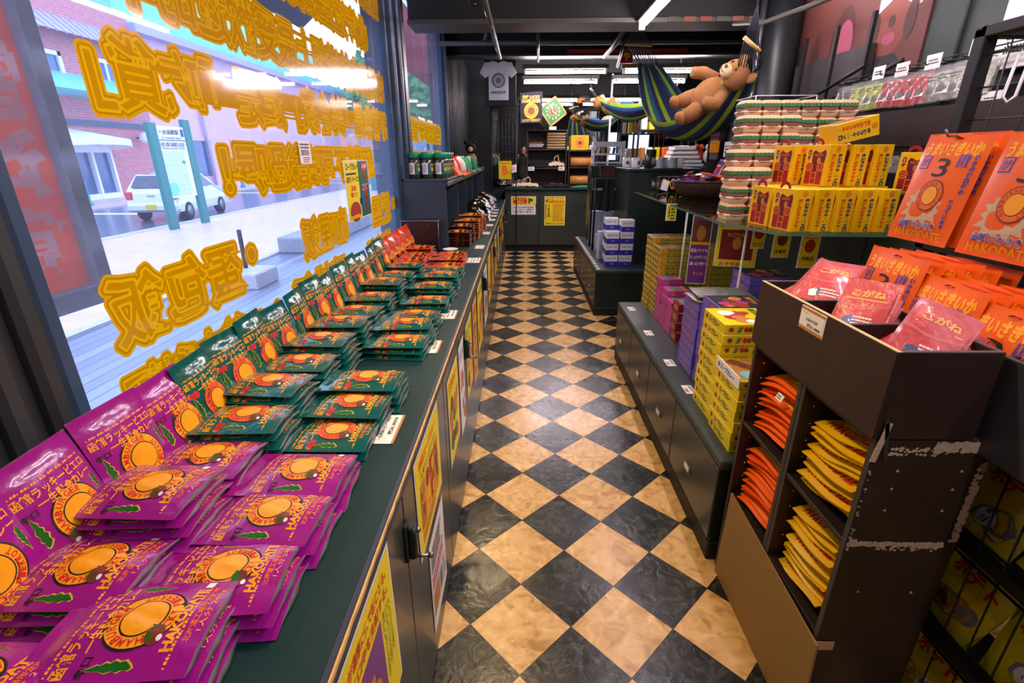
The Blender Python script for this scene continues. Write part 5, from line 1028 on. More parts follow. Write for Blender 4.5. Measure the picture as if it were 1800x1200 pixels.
# ------------------------------------------------------------------ two dark three-tier shelf units side by side
def shelf_unit(y0, y1, label):
    t = thing('shelf_unit', label, 'shelf unit', (0.835, (y0+y1)/2, 0), group='dark shelf units under the bin'); w = (y1-y0)/2; x0, x1 = -0.12, 0.12
    for sg in (-1, 1):
        m = MB(); a = sg*w-(0.015 if sg > 0 else 0); m.box(x0, a+0.0005, 0.0, x1, a+0.0145, 0.872, 'wood_dark', 0.001); m.box(x0-0.0006, a+0.0005, 0.0, x0, a+0.0145, 0.872, 'wood_grey')
        if sg < 0 and y0 < 1:
            s = Sheet(); rn = random.Random(5)
            def flakes(xa, xb, za, zb, n, r):
                for q in range(n):
                    cx, cz, k = rn.uniform(xa, xb), rn.uniform(za, zb), r*rn.uniform(0.4, 1.0); s.poly([(cx+k*rn.uniform(0.7, 1.3)*cos(2*pi*i/6), cz+k*rn.uniform(0.5, 1.0)*sin(2*pi*i/6)) for i in range(6)], 'particle_edge', 1+0.004*(q+len(s.ops)))
            flakes(-0.115, 0.088, 0.604, 0.614, 260, 0.006); flakes(-0.05, 0.08, 0.592, 0.602, 40, 0.005); flakes(-0.09, 0.03, 0.838, 0.858, 60, 0.0055); flakes(0.0, 0.085, 0.846, 0.868, 130, 0.007); flakes(0.100, 0.114, 0.62, 0.82, 170, 0.0065); flakes(-0.118, -0.112, 0.55, 0.86, 30, 0.0035)
            s.rect(-0.115, 0.602, -0.098, 0.622, 'particle_edge', 1)
            m.sheet(s, frame((0, -w, 0), (1, 0, 0), (0, 0, 1)), 0.0004)
            for (x, z) in ((-0.06, 0.80), (0.07, 0.80), (-0.06, 0.755), (0.065, 0.755), (-0.06, 0.70), (0.06, 0.70), (-0.06, 0.47), (0.06, 0.47), (-0.06, 0.16), (0.06, 0.16)):
                m.lathe([(0.003, 0.0), (0.0028, 0.0012)], 'particle_edge', 8, xf=Matrix.Translation((x, -w, z)) @ Matrix.Rotation(pi/2, 4, 'X'))
        m.build('side_panel', t)
    for z in (0.02, 0.315, 0.595, 0.858):
        m = MB(); m.box(x0+0.001, -w+0.015, z, x1-0.006, w-0.015, z+0.014, 'wood_deep', 0.001); m.build('shelf_board', t)
    m = MB(); m.box(x1-0.006, -w+0.015, 0.02, x1, w-0.015, 0.87, 'wood_deep'); m.build('back_panel', t)
    m = MB(); rn = random.Random(2)
    for z in (0.40, 0.45, 0.50, 0.55, 0.66, 0.71, 0.76, 0.81): m.sphere((x0+0.03, w-0.016, z), 0.0022, 'card_white', 6, 4)
    m.build('peg_holes', t)
    return t
shelf_unit(0.865, 1.139, 'near dark shelf unit with yellow packs and peeling white marks'); shelf_unit(1.141, 1.415, 'far dark shelf unit with orange packs next to the low bench')
m = MB(); x = 0.0; m.add([(x, -0.30, 0.0), (x, 0.255, 0.0), (x+0.004, 0.25, 0.345), (x+0.002, -0.28, 0.315), (x+0.005, -0.30, 0), (x+0.005, 0.255, 0), (x+0.009, 0.25, 0.345), (x+0.007, -0.28, 0.315)], [(0, 1, 2, 3)[::-1], (4, 5, 6, 7), (0, 4, 7, 3), (3, 7, 6, 2), (2, 6, 5, 1), (0, 1, 5, 4)], 'cardboard')
o = m.build('cardboard_sheet', None, (0.7035, 1.128, 0.0)); tag(o, 'brown cardboard sheet standing against the foot of shelf units', 'cardboard')
m = MB(); m.box(0, -0.002, 0, 0.045, 0.0, 0.028, 'cardboard_light', 0.0008); m.box(-0.004, -0.002, 0.002, 0.0, 0.016, 0.028, 'cardboard_light'); o = m.build('packing_tape', None, (0.712, 0.863, 0.285)); tag(o, 'strip of brown tape holding the cardboard to the shelf side', 'tape')
m = MB(); m.box(0, -0.0015, -0.045, 0.012, 0.0, 0.045, 'particle_edge', 0, Matrix.Rotation(radians(8), 4, 'Y')); m.box(0.012, -0.0015, -0.042, 0.020, 0.0, 0.045, 'wood_grey', 0, Matrix.Rotation(radians(-12), 4, 'Y')); o = m.build('tape_strip', None, (0.712, 0.858, 0.872)); tag(o, 'worn pale tape strips on the corner below the bin', 'tape')
# packs lying in the compartments
mk('pack_orange', (246, 100, 6), 0.35, noise=0.06, coat=0.2); mk('pack_deep', (236, 76, 4), 0.35, noise=0.06, coat=0.2); mk('pack_yellow', (232, 182, 6), 0.33, noise=0.08, coat=0.3); mk('pack_red', (206, 16, 30), 0.3, noise=0.08, coat=0.4, bump=0.3); mk('pack_beige', (206, 178, 140), 0.5, noise=0.15, scale=30)
def lying_pack(body, ink, word, seed):
    m = MB(); w, d = 0.195, 0.20
    def fn(x, y, z=0.0):
        e = max(0.0, (-x/d*2-0.45)); return (x, y, z+0.010*(1-(2*y/w)**4)*max(0, 1-abs(2*x/d)**3)+0.004*sin(22*y+seed)*max(0, -x/d)*2-0.030*e*e+0.003*sin(9*x+30*y+seed))
    m.grid(lambda u, v: fn((u-0.5)*d, (v-0.5)*w), 14, 14, body); m.grid(lambda u, v: tuple(a-(0, 0, 0.002)[i] for i, a in enumerate(fn((u-0.5)*d, (0.5-v)*w))), 8, 8, body)
    s = Sheet(); s.text(word, 0, 0.072, 0.15, 0.03, ink, 1, 0.03); s.text('いか' if 'orange' in body or 'deep' in body else 'ソフト', 0, 0.03, 0.10, 0.03, ink, 1, 0.03)
    m.sheet(s, lambda x, y, z: fn(-y, -x, z), 0.0012); return m.mesh('pack')
OP = [lying_pack('pack_orange', 'ink_gold', 'HAKODATE', q) for q in (1, 2)]+[lying_pack('pack_deep', 'ink_orange', 'HAKODATE', 3)]; YP = [lying_pack('pack_yellow', 'ink_red', 'HAKODATE', q) for q in (4, 5, 6)]
def fill(meshes, y, z, n, pitch, label, group, seed, roll=-0.16):
    rn = random.Random(seed)
    for i in range(n):
        o = bpy.data.objects.new('snack_pack', rn.choice(meshes)); COL.objects.link(o); o.location = (0.832+rn.uniform(-0.006, 0.010), y+rn.uniform(-0.006, 0.006), z+0.022+pitch*i); o.rotation_euler = (roll+rn.uniform(-0.03, 0.03), rn.uniform(-0.02, 0.10), rn.uniform(-0.05, 0.05)); tag(o, label % level(i, n), 'snack pack', group)
fill(OP, 1.278, 0.615, 10, 0.0185, '%s orange pack, upper compartment of the far shelf unit', 'orange packs lying in the far shelf unit', 1)
fill(OP, 1.278, 0.335, 11, 0.0185, '%s orange pack, lower compartment of the far shelf unit', 'orange packs lying in the far shelf unit', 2)
fill(YP, 1.002, 0.615, 10, 0.0175, '%s yellow pack, upper compartment of the near shelf unit', 'yellow packs lying in the near shelf unit', 3)
fill(YP, 1.002, 0.335, 11, 0.0185, '%s yellow pack, lower compartment of the near shelf unit', 'yellow packs lying in the near shelf unit', 4)
s = Sheet(); s.rect(-0.016, -0.010, 0.016, 0.010, 'card_white', 1); s.lines(-0.012, 0.006, 0.012, -0.006, 2, 'ink_black', 2); m = MB(); m.sheet(s, frame((0, 0, 0), (0, -1, 0), (0.5, 0, 1)), 0.0005); o = m.build('price_label', None, (0.722, 1.24, 0.775)); tag(o, 'small white price label stuck on an orange pack', 'label')
# ------------------------------------------------------------------ divided bin on top
t = thing('divided_bin', 'dark brown bin with three compartments of red packs, price tag on front', 'bin', (0.80, 1.14, 0.876)); BH = 0.188
def wall(name, a, par=t): m = MB(); m.box(*a, 'wood_dark', 0.001); m.box(a[0]+0.0005, a[1]+0.0005, a[5]-0.0002, a[3]-0.0005, a[4]-0.0005, a[5]+0.0006, 'cardboard_light' if name == 'front_panel' else 'wood_grey'); return m.build(name, par)
wall('front_panel', (-0.098, -0.278, 0.0, -0.088, 0.278, BH)); wall('back_panel', (0.092, -0.278, 0.0, 0.102, 0.278, BH)); wall('side_panel', (-0.0885, -0.278, 0.0, 0.0925, -0.268, BH)); wall('side_panel', (-0.0885, 0.268, 0.0, 0.0925, 0.278, BH))
for y in (-0.105, 0.083): wall('divider', (-0.0885, y, 0.0, 0.0925, y+0.008, BH-0.004))
m = MB(); m.box(-0.0885, -0.268, 0.0, 0.0925, 0.268, 0.008, 'wood_deep'); m.build('bottom_board', t)
def dtag(s):
    s.rect(-0.05, 0.020, 0.05, 0.027, 'food_tan', 3); s.rect(-0.05, -0.027, 0.05, -0.020, 'food_tan', 3); s.text('ラッキー', -0.028, 0.014, 0.028, 0.006, 'ink_black', 3); s.text('しみ込みいか人気味', 0, 0.001, 0.05, 0.009, 'ink_black', 3, 0.02); s.text('税込 ¥400', 0.012, -0.013, 0.055, 0.009, 'ink_black', 3, 0.02)
card('price_tag', (0.7005, 1.137, 1.032), (0, -1, 0), (0, 0, 1), 0.104, 0.056, 'card_white', dtag, 'white price tag with tan bands on the front of the dark bin', 'price tag')
t = thing('second_bin', 'dark bin at the right edge beside the divided bin', 'bin', (1.05, 0.72, 0.0))
m = MB(); m.box(-0.13, -0.40, 0.845, -0.12, 0.165, 1.050, 'wood_grey', 0.001); m.build('front_panel', t); m = MB(); m.box(-0.12, 0.155, 0.845, 0.25, 0.165, 1.050, 'wood_dark', 0.001); m.build('side_panel', t); m = MB(); m.box(-0.12, -0.40, 0.845, 0.25, 0.155, 0.855, 'wood_deep'); m.build('bottom_board', t); m = MB(); m.box(0.24, -0.40, 0.855, 0.25, 0.155, 1.05, 'wood_dark'); m.build('back_panel', t); m = MB(); m.box(0.20, -0.38, 0, 0.24, -0.34, 0.845, 'black'); m.box(0.20, 0.10, 0, 0.24, 0.14, 0.845, 'black'); m.build('leg', t)
# small red packs heaped in the bin
def red_pack(seed):
    m = MB(); w, h = 0.115, 0.155
    def fn(x, y, z=0.0): return (x, y, z+0.008*(1-(2*x/w)**2)*(1-(2*y/h)**2)+0.0025*sin(60*x+seed)*sin(45*y+2*seed))
    m.grid(lambda u, v: fn((u-0.5)*w*0.86, (v-0.5)*h*0.80), 10, 12, 'pack_red'); m.grid(lambda u, v: tuple(a+(0, 0, 0.0015)[i] for i, a in enumerate(fn((u-0.5)*w, (v-0.5)*h))), 12, 14, 'clear_film'); m.grid(lambda u, v: (lambda p: (p[0], p[1], -p[2]*0.5-0.001))(fn((0.5-u)*w, (v-0.5)*h)), 6, 6, 'pack_red')
    s = Sheet(); s.text('こがね', 0, 0.040, 0.07, 0.020, 'ink_gold', 1, 0.04); s.rect(-0.042, 0.022, 0.042, 0.025, 'ink_gold', 1); s.blobs(-0.04, -0.055, 0.0, -0.02, 2, ['ink_navy', 'ink_blue', 'ink_white'], 1, (0.010, 0.016), seed); s.lines(-0.01, -0.02, 0.04, -0.045, 3, 'ink_white', 1); m.sheet(s, fn, 0.0012)
    m.tube([fn(-w/2*0.95, 0.01, 0.003), fn(0, -0.004, 0.006), fn(w/2*0.95, 0.015, 0.003)], 0.0022, 'clear_film', 5); return m.mesh('red_pack')
RP = [red_pack(q) for q in range(4)]; rn = random.Random(9)
for c, (yc, n, nm) in enumerate(((1.32, 6, 'far'), (1.135, 6, 'middle'), (0.968, 6, 'near'))):
    for i in range(n):
        o = bpy.data.objects.new('red_pack', RP[(i+c) % 4]); COL.objects.link(o); nz = Vector((-0.55+rn.uniform(-0.25, 0.2), -0.50+rn.uniform(-0.25, 0.2), 0.62)).normalized(); uy = Vector((0.6+rn.uniform(-0.5, 0.5), 0.3+rn.uniform(-0.6, 0.5), 0.7)); uy = (uy-nz*uy.dot(nz)).normalized(); ux = uy.cross(nz)
        o.matrix_world = Matrix.Translation((0.845+rn.uniform(-0.03, 0.02)-0.004*i, yc+0.035-0.010*i+rn.uniform(-0.01, 0.01), 0.965+0.095*(i/(n-1))+(0.02 if c == 0 else 0.0)+rn.uniform(0, 0.01))) @ Matrix((ux, uy, nz)).transposed().to_4x4(); tag(o, '%s red pack heaped in the %s compartment of the dark bin' % (level(i, n), nm), 'red pack', 'red packs in the bin')
# ------------------------------------------------------------------ orange squid packs: hanging on the rack and standing behind the bin
OW, OH = 0.205, 0.275
def squid_pack(yellow=False):
    m = MB(); body = 'pack_yellow' if yellow else 'pack_orange'
    def fn(x, y, z=0.0): a, b = 2*x/OW, 2*y/OH; return (x, y, z+0.013*max(0, 1-abs(a)**3)*max(0, 1-abs(b*1.1)**3)+0.0012*sin(40*x+17*y)*(1-abs(a)))
    m.grid(lambda u, v: fn((u-0.5)*OW, (v-0.5)*OH), 12, 16, body); m.grid(lambda u, v: (lambda p: (p[0], p[1], -p[2]*0.4))(fn((0.5-u)*OW, (v-0.5)*OH)), 8, 8, 'pack_deep' if not yellow else body)
    s = Sheet(); s.text('ソフトさきいか' if yellow else 'うまいさきいか', 0, 0.098, 0.175, 0.036, 'ink_gold' if not yellow else 'ink_red', 1, 0.05)
    s.text('HAKODATE', 0, -0.118, 0.155, 0.022, 'ink_gold' if not yellow else 'ink_red', 1, 0.03)
    r = random.Random(4); pts = []
    for k in range(26): a = 2*pi*k/26; q = (0.062 if k % 2 else 0.045)*r.uniform(0.85, 1.15); pts.append((-0.012+q*1.15*cos(a), -0.045+q*0.85*sin(a)))
    s.poly(pts, 'pack_beige', 1); s.ell(0.0, -0.018, 0.040, 0.040, 'ink_brown', 2); s.ell(0, -0.018, 0.037, 0.037, 'ink_orange', 2.8); s.ell(0, -0.018, 0.025, 0.025, 'ink_brown', 3.4, 20); s.ell(0, -0.018, 0.023, 0.023, 'ink_gold', 4, 20); s.arc('HAMBURGER LUCKY', 0, -0.018, 0.031, radians(230), radians(-50), 0.008, 'ink_red', 4.4)
    s.text('3', -0.002, 0.052, 0.045, 0.046, 'ink_black', 2, 0.0); s.rect(-0.085, 0.048, -0.052, 0.082, 'ink_blue', 2); s.rect(-0.082, 0.051, -0.055, 0.079, 'pack_orange' if not yellow else body, 2.6); s.text('北海', -0.0685, 0.065, 0.022, 0.024, 'ink_blue', 3.2, 0.02)
    s.text('新感覚', 0.052, 0.070, 0.030, 0.034, 'ink_blue', 2, 0.03); s.vtext('いかの街函館の', 0.082, 0.085, 0.013, 'ink_blue', 2, 0.04); s.vtext('逸っています', 0.070, -0.022, 0.012, 'ink_blue', 2, 0.04); s.text('函館 いかさき', -0.01, -0.094, 0.125, 0.022, 'ink_white', 2, 0.06); s.text('函館 いかさき', -0.01, -0.094, 0.122, 0.019, 'ink_blue', 3, 0.01)
    m.sheet(s, fn, 0.0005); m.tube([fn(-0.012, OH/2-0.012, 0.002), fn(0.0, OH/2-0.008, 0.003), fn(0.012, OH/2-0.012, 0.002)], 0.002, 'pack_deep', 5); return m.mesh('squid_pack')
SQ, SQY = squid_pack(), squid_pack(True)
def aisle_pose(x, y, z, lean=0.16, yaw=0.0, roll=0.0):
    """local x -> -y, local y -> up, local z -> -x, leaning back by lean"""
    return Matrix.Translation((x, y, z)) @ Matrix.Rotation(yaw, 4, 'Z') @ Matrix.Rotation(lean, 4, 'Y') @ Matrix.Rotation(roll, 4, 'X') @ Matrix(((0, 0, -1, 0), (-1, 0, 0, 0), (0, 1, 0, 0), (0, 0, 0, 1)))
def pose(me, name, M, label, cat, group): o = bpy.data.objects.new(name, me); COL.objects.link(o); o.matrix_world = M; return tag(o, label, cat, group)
rn = random.Random(12)
for g, y in enumerate((1.365, 1.125, 0.885)):
    for i in range(7):
        pose(SQ if g < 2 else SQY, 'squid_snack_pack', aisle_pose(1.088+0.022*i, y-0.012*i, 1.322+rn.uniform(-0.003, 0.003), 0.17, rn.uniform(-0.03, 0.03)), '%s pack hanging in the %s bundle on the rack' % (('front' if i == 0 else ORD[i]+' from front')+(' orange' if g < 2 else ' yellow'), ('left', 'middle', 'right')[g]), 'snack pack', 'snack packs hanging on the rack')
for g, (y, z, n) in enumerate(((1.270, 1.040, 6), (1.095, 1.010, 7), (0.93, 0.99, 5))):
    for i in range(n):
        pose(SQ, 'squid_snack_pack', aisle_pose(0.945+0.026*i, y-0.018*i, z+rn.uniform(-0.004, 0.004)-0.002*i, 0.16, rn.uniform(-0.05, 0.05)), '%s orange pack standing behind the bin, %s row' % ('front' if i == 0 else ORD[i]+' from front', ('left', 'middle', 'right')[g]), 'snack pack', 'orange packs standing behind the bin')
pose(SQY, 'soft_snack_pack', aisle_pose(0.955, 0.835, 0.985, 0.2, 0.05), 'yellow pack standing in the second bin at the right edge', 'snack pack', None)
# the trough that carries the standing packs, and the black rack behind
t = thing('pack_trough', 'dark trough behind the bin carrying the standing orange packs', 'trough', (1.02, 1.14, 0))
m = MB(); m.box(-0.11, -0.25, 0.862, 0.16, 0.28, 0.872, 'wood_deep'); m.build('tray_board', t); m = MB(); m.box(0.15, -0.25, 0.87, 0.16, 0.28, 1.02, 'wood_deep'); m.build('back_board', t)
for y in (-0.22, 0.24): m = MB(); m.box(0.13, y, 0, 0.16, y+0.03, 0.862, 'black'); m.build('leg', t)
t = thing('black_rack', 'tall black metal rack with hooks behind the orange packs', 'rack', (1.32, 1.3, 0))
for k, (x, y) in enumerate(((0.0, 0.34), (0.0, -0.75), (0.42, 0.34), (0.42, -0.75))):
    m = MB(); m.box(x-0.02, y-0.02, 0, x+0.02, y+0.02, 1.74, 'black', 0.003); m.build('post', t)
for z in (1.715, 1.12, 0.55): 
    m = MB(); m.box(-0.02, -0.75, z, 0.02, 0.34, z+0.03, 'black', 0.003); m.box(0.40, -0.75, z, 0.44, 0.34, z+0.03, 'black', 0.003); m.box(-0.02, 0.32, z, 0.44, 0.36, z+0.03, 'black', 0.003); m.build('rail', t)
m = MB()
for k in range(12): m.tube([(0.0, -0.75+k*0.1, 1.14), (0.0, -0.75+k*0.1, 1.70)], 0.0022, 'black', 5)
for k in range(7): m.tube([(0.0, -0.75, 1.16+k*0.085), (0.0, 0.34, 1.16+k*0.085)], 0.0022, 'black', 5)
m.build('wire_grid', t)
for k, y in enumerate((0.07, -0.17, -0.41)): m = MB(); m.tube([(0.0, y, 1.455-1.32+1.32), (-0.24, y, 1.45), (-0.25, y, 1.465)], 0.003, 'steel', 6); m.build('hook', t)
for k, (y, z) in enumerate(((0.0, 1.62), (-0.14, 1.62), (0.16, 1.60))):
    m = MB(); m.tube([(0, 0, 0.06), (-0.012, 0, 0.055), (-0.02, 0, -0.05), (-0.03, 0.008, -0.065), (-0.035, 0.02, -0.05), (-0.025, 0.022, 0.05)], 0.004, 'white_gloss', 6); o = m.build('white_hook', None, (1.315, 1.3+y, z)); tag(o, 'white wire hook on the black rack, '+('middle', 'right', 'left')[k], 'hook', 'white hooks on the black rack')
# kraft paper boxes seen through the rack
for k, (y, z, w, h) in enumerate(((1.10, 1.50, 0.16, 0.10), (1.14, 1.38, 0.2, 0.11))):
    m = MB(); m.box(0, -w/2, 0, 0.12, w/2, h, 'cardboard_light', 0.002); o = m.build('kraft_box', None, (1.42, y+0.22, z)); tag(o, ('upper', 'lower')[k]+' brown kraft box on the black rack behind the orange packs', 'box', 'kraft boxes')
m = MB(); m.box(1.34, 0.6, 1.365, 1.74, 1.6, 1.378, 'black'); o = m.build('rack_tray'); tag(o, 'black tray shelf in the rack under the kraft boxes', 'shelf')
# ------------------------------------------------------------------ wire rack of yellow bags at the lower right
t = thing('wire_rack', 'black wire rack of yellow bags at the lower right corner', 'rack', (1.0, 0.62, 0))
m = MB()
for z in (0.06, 0.10, 0.30, 0.36, 0.56, 0.62, 0.84): m.tube([(0, -0.6, z), (0, 0.36, z)], 0.0035, 'black', 6)
for k in range(17): m.tube([(0, -0.6+k*0.06, 0.02), (0, -0.6+k*0.06, 0.86)], 0.0022, 'black', 5)
m.build('front_grid', t)
for y in (-0.6, 0.36): m = MB(); m.box(-0.008, y-0.008, 0, 0.008, y+0.008, 0.86, 'black'); m.build('post', t)
for z in (0.055, 0.325, 0.585):
    m = MB(); m.box(0.004, -0.6, z, 0.13, 0.36, z+0.006, 'black')
    m.box(-0.006, -0.6, z-0.012, 0.004, 0.36, z+0.014, 'black'); m.build('shelf', t)
mk('bag_yellow', (226, 200, 10), 0.28, noise=0.18, scale=30, coat=0.5, bump=0.4); mk('bag_olive', (150, 150, 10), 0.3, noise=0.3, scale=30, coat=0.4)
def bag_mesh(seed):
    m = MB(); w, h = 0.17, 0.20
    def fn(x, y, z=0.0): return (x, y, z+0.016*max(0, 1-(2*x/w)**2)*max(0, 1-abs(2*y/h)**2.5)+0.003*sin(50*x+seed*3)*sin(38*y+seed))
    m.grid(lambda u, v: fn((u-0.5)*w, (v-0.5)*h), 10, 12, 'bag_yellow'); m.grid(lambda u, v: (lambda p: (p[0], p[1], -p[2]*0.6))(fn((0.5-u)*w, (v-0.5)*h)), 8, 8, 'bag_olive')
    s = Sheet(); s.text('ポテト', 0, 0.05, 0.12, 0.04, 'ink_red', 1, 0.04); s.blobs(-0.07, -0.08, 0.07, 0.0, 6, ['food_tan', 'food_brown', 'ink_white', 'ink_grey'], 1, (0.02, 0.035), seed); m.sheet(s, fn, 0.0006); return m.mesh('yellow_bag')
YB = [bag_mesh(q) for q in range(3)]
for r, z in enumerate((0.062, 0.332, 0.592)):
    for i in range(5):
        M = Matrix.Translation((1.0+0.01*(i % 2), 0.90-0.175*i, z+0.098)) @ Matrix.Rotation(0.3, 4, 'Y') @ Matrix.Rotation(rn.uniform(-0.15, 0.15), 4, 'X') @ Matrix(((0, 0, -1, 0), (-1, 0, 0, 0), (0, 1, 0, 0), (0, 0, 0, 1)))
        pose(YB[(i+r) % 3], 'yellow_snack_bag', Matrix.Translation((0.06, 0, 0)) @ M, 'yellow bag, %s shelf of the wire rack, %s from the left' % (('bottom', 'middle', 'top')[r], ORD[i]), 'bag', 'yellow bags in the wire rack')
# ------------------------------------------------------------------ right wall: mural, rails of sachets, price cards, framed notice
mk('mural_ground', (92, 48, 40), 0.6, noise=0.2, scale=4); mk('mural_brown', (66, 34, 28), 0.6, noise=0.2, scale=8); mk('mural_skin', (120, 60, 46), 0.6, noise=0.15, scale=8); mk('mural_hat', (176, 172, 164), 0.6, noise=0.1); mk('mural_coat', (44, 38, 42), 0.6); mk('mural_pink', (150, 70, 90), 0.6, noise=0.2); mk('mural_orange', (196, 104, 50), 0.6, noise=0.15); mk('mural_red', (196, 70, 52), 0.6, noise=0.2)
t = thing('mural', 'brown painted mural of a cook in white hat on right wall', 'mural', (1.995, 3.35, 1.55))
m = MB(); m.box(-0.006, -0.50, 0.10, 0.004, 0.78, 0.95, 'mural_ground'); m.build('panel', t)
s = Sheet()   # x runs towards the camera
s.ell(0.42, 0.52, 0.13, 0.17, 'mural_skin', 1, 24); s.poly([(0.29, 0.58), (0.28, 0.75), (0.33, 0.90), (0.46, 0.92), (0.55, 0.86), (0.57, 0.72), (0.54, 0.58), (0.42, 0.64)], 'mural_hat', 2); s.ell(0.28, 0.50, 0.05, 0.09, 'mural_brown', 2, 16); s.ell(0.56, 0.50, 0.04, 0.09, 'mural_brown', 2, 16); s.ell(0.42, 0.44, 0.05, 0.03, 'mural_pink', 3, 16); s.ell(0.42, 0.52, 0.025, 0.03, 'mural_brown', 3, 12)
s.poly([(0.24, -0.24), (0.28, 0.30), (0.36, 0.36), (0.50, 0.36), (0.58, 0.28), (0.60, -0.24)], 'mural_coat', 1.5)
s.ell(-0.02, 0.50, 0.12, 0.20, 'mural_brown', 1, 22); s.ell(0.0, 0.46, 0.09, 0.16, 'mural_pink', 2, 20); s.poly([(-0.22, 0.34), (0.02, 0.38), (0.06, 0.24), (-0.16, 0.22)], 'mural_orange', 3); s.ell(-0.18, 0.24, 0.08, 0.09, 'mural_hat', 4, 18); s.poly([(-0.42, 0.20), (-0.36, 0.55), (-0.30, 0.60), (-0.24, 0.30), (-0.30, 0.10)], 'mural_brown', 1); s.poly([(-0.62, 0.15), (-0.56, 0.52), (-0.46, 0.60), (-0.44, 0.20), (-0.52, 0.05)], 'mural_coat', 1); s.poly([(-0.46, 0.10), (-0.40, 0.26), (-0.34, 0.24), (-0.38, 0.08)], 'mural_red', 3)
s.rect(0.60, 0.56, 0.62, 0.94, 'mural_hat', 1); s.rect(0.64, 0.56, 0.655, 0.92, 'mural_red', 1)
m = MB(); m.sheet(s, frame((-0.0065, 0.19, 0), (0, -1, 0), (0, 0, 1)), 0.0006); m.v = [(x, y, max(z, 0.11)) for x, y, z in m.v]; m.build('painted_figures', t)
m = MB(); m.box(1.955, 3.20, 1.71, 1.985, 4.02, 1.985, 'wood_grey'); o = m.build('dark_board'); tag(o, 'dark planked board mounted across the lower mural', 'board')
t = thing('ledge_shelf', 'black wall shelf ledge with uprights under the sachets', 'shelf', (1.90, 3.0, 1.5))
m = MB(); m.box(-0.10, -1.6, -0.06, 0.095, 0.35, 0.10, 'wood_deep'); m.build('ledge', t)
for y in (0.12, 0.45, 0.8): m = MB(); m.box(-0.02, y-0.012, -1.5, 0.0, y+0.012, 0.62, 'black'); m.build('upright', t)
for z0, z1, y0, y1 in ((0.22, 0.36, 0.75, 0.1), (0.20, 0.34, 0.45, -0.2)): m = MB(); m.tube([(-0.02, y0, z0), (-0.02, (y0+y1)/2, (z0+z1)/2-0.01), (-0.02, y1, z1)], 0.011, 'black', 6); m.build('brace', t)
mk('sachet_olive', (150, 160, 20), 0.3, noise=0.15, coat=0.4); mk('sachet_dark', (46, 66, 40), 0.3, noise=0.3, coat=0.4); mk('sachet_red', (176, 24, 26), 0.3, noise=0.2, coat=0.4); mk('sachet_clear', (150, 156, 140), 0.2, metal=0.2, noise=0.5, scale=40, bump=0.8)
def sachet(body, seed):
    m = MB(); w, h = 0.10, 0.145
    def fn(x, y, z=0.0): return (x, y, z+0.012*max(0, 1-(2*x/w)**2)*max(0, 1-(2*y/h)**2)+0.003*sin(90*x+seed)*sin(60*y+seed))
    m.grid(lambda u, v: fn((u-0.5)*w, (v-0.5)*h*0.78-0.01), 8, 10, body); m.grid(lambda u, v: tuple(a+(0, 0, 0.002)[i] for i, a in enumerate(fn((u-0.5)*w*1.1, (v-0.5)*h))), 10, 12, 'clear_bag')
    s = Sheet(); s.rect(-0.03, -0.04, 0.03, 0.0, 'ink_white', 1); s.ell(0, -0.02, 0.02, 0.015, 'ink_grey', 2, 10); s.lines(-0.035, 0.04, 0.035, 0.015, 2, 'ink_black', 1); m.sheet(s, fn, 0.001); return m.mesh('sachet')
SM = {b: [sachet(b, q) for q in (1, 2)] for b in ('sachet_olive', 'sachet_dark', 'sachet_red', 'sachet_clear')}
rn = random.Random(3)
for r, (z, seq) in enumerate(((1.70, ['sachet_dark']*2+['sachet_olive']*4+['sachet_red']*5+['sachet_clear']*5), (1.385, ['sachet_clear']*3+['sachet_red', 'sachet_clear', 'sachet_dark', 'sachet_clear', 'sachet_clear', 'sachet_red', 'sachet_clear', 'sachet_dark', 'sachet_clear']))):
    y = 3.18
    for i, b in enumerate(seq):
        col = {'sachet_olive': 'olive green', 'sachet_dark': 'dark green', 'sachet_red': 'red', 'sachet_clear': 'clear'}[b]
        for dpt in range(2 if r == 0 else 1):
            pose(SM[b][i % 2], 'hanging_sachet', aisle_pose(1.86-0.03*dpt, y-0.012*dpt, z+rn.uniform(-0.006, 0.006)-0.01*dpt, 0.10, rn.uniform(-0.15, 0.15)), '%s sachet, %s wall row, %s from the left%s' % (col, ('upper', 'lower')[r], ORD[i], ', '+('behind', 'front')[dpt] if r == 0 else ''), 'sachet', 'sachets hanging on the right wall')
        y -= 0.062
for r, z in enumerate((1.785, 1.465)):
    m = MB(); m.tube([(1.88, 3.3, z), (1.88, 1.9, z)], 0.005, 'black', 6); m.tube([(1.88, 3.3, z+0.02), (1.88, 1.9, z+0.02)], 0.003, 'black', 6)
    for k in range(14): m.tube([(1.99, 3.25-k*0.1, z), (1.82, 3.25-k*0.1, z-0.004), (1.815, 3.25-k*0.1, z+0.012)], 0.003, 'black', 5)
    o = m.build('hook_rail'); tag(o, ('upper', 'lower')[r]+' black wire rail of hooks on the right wall', 'rail')
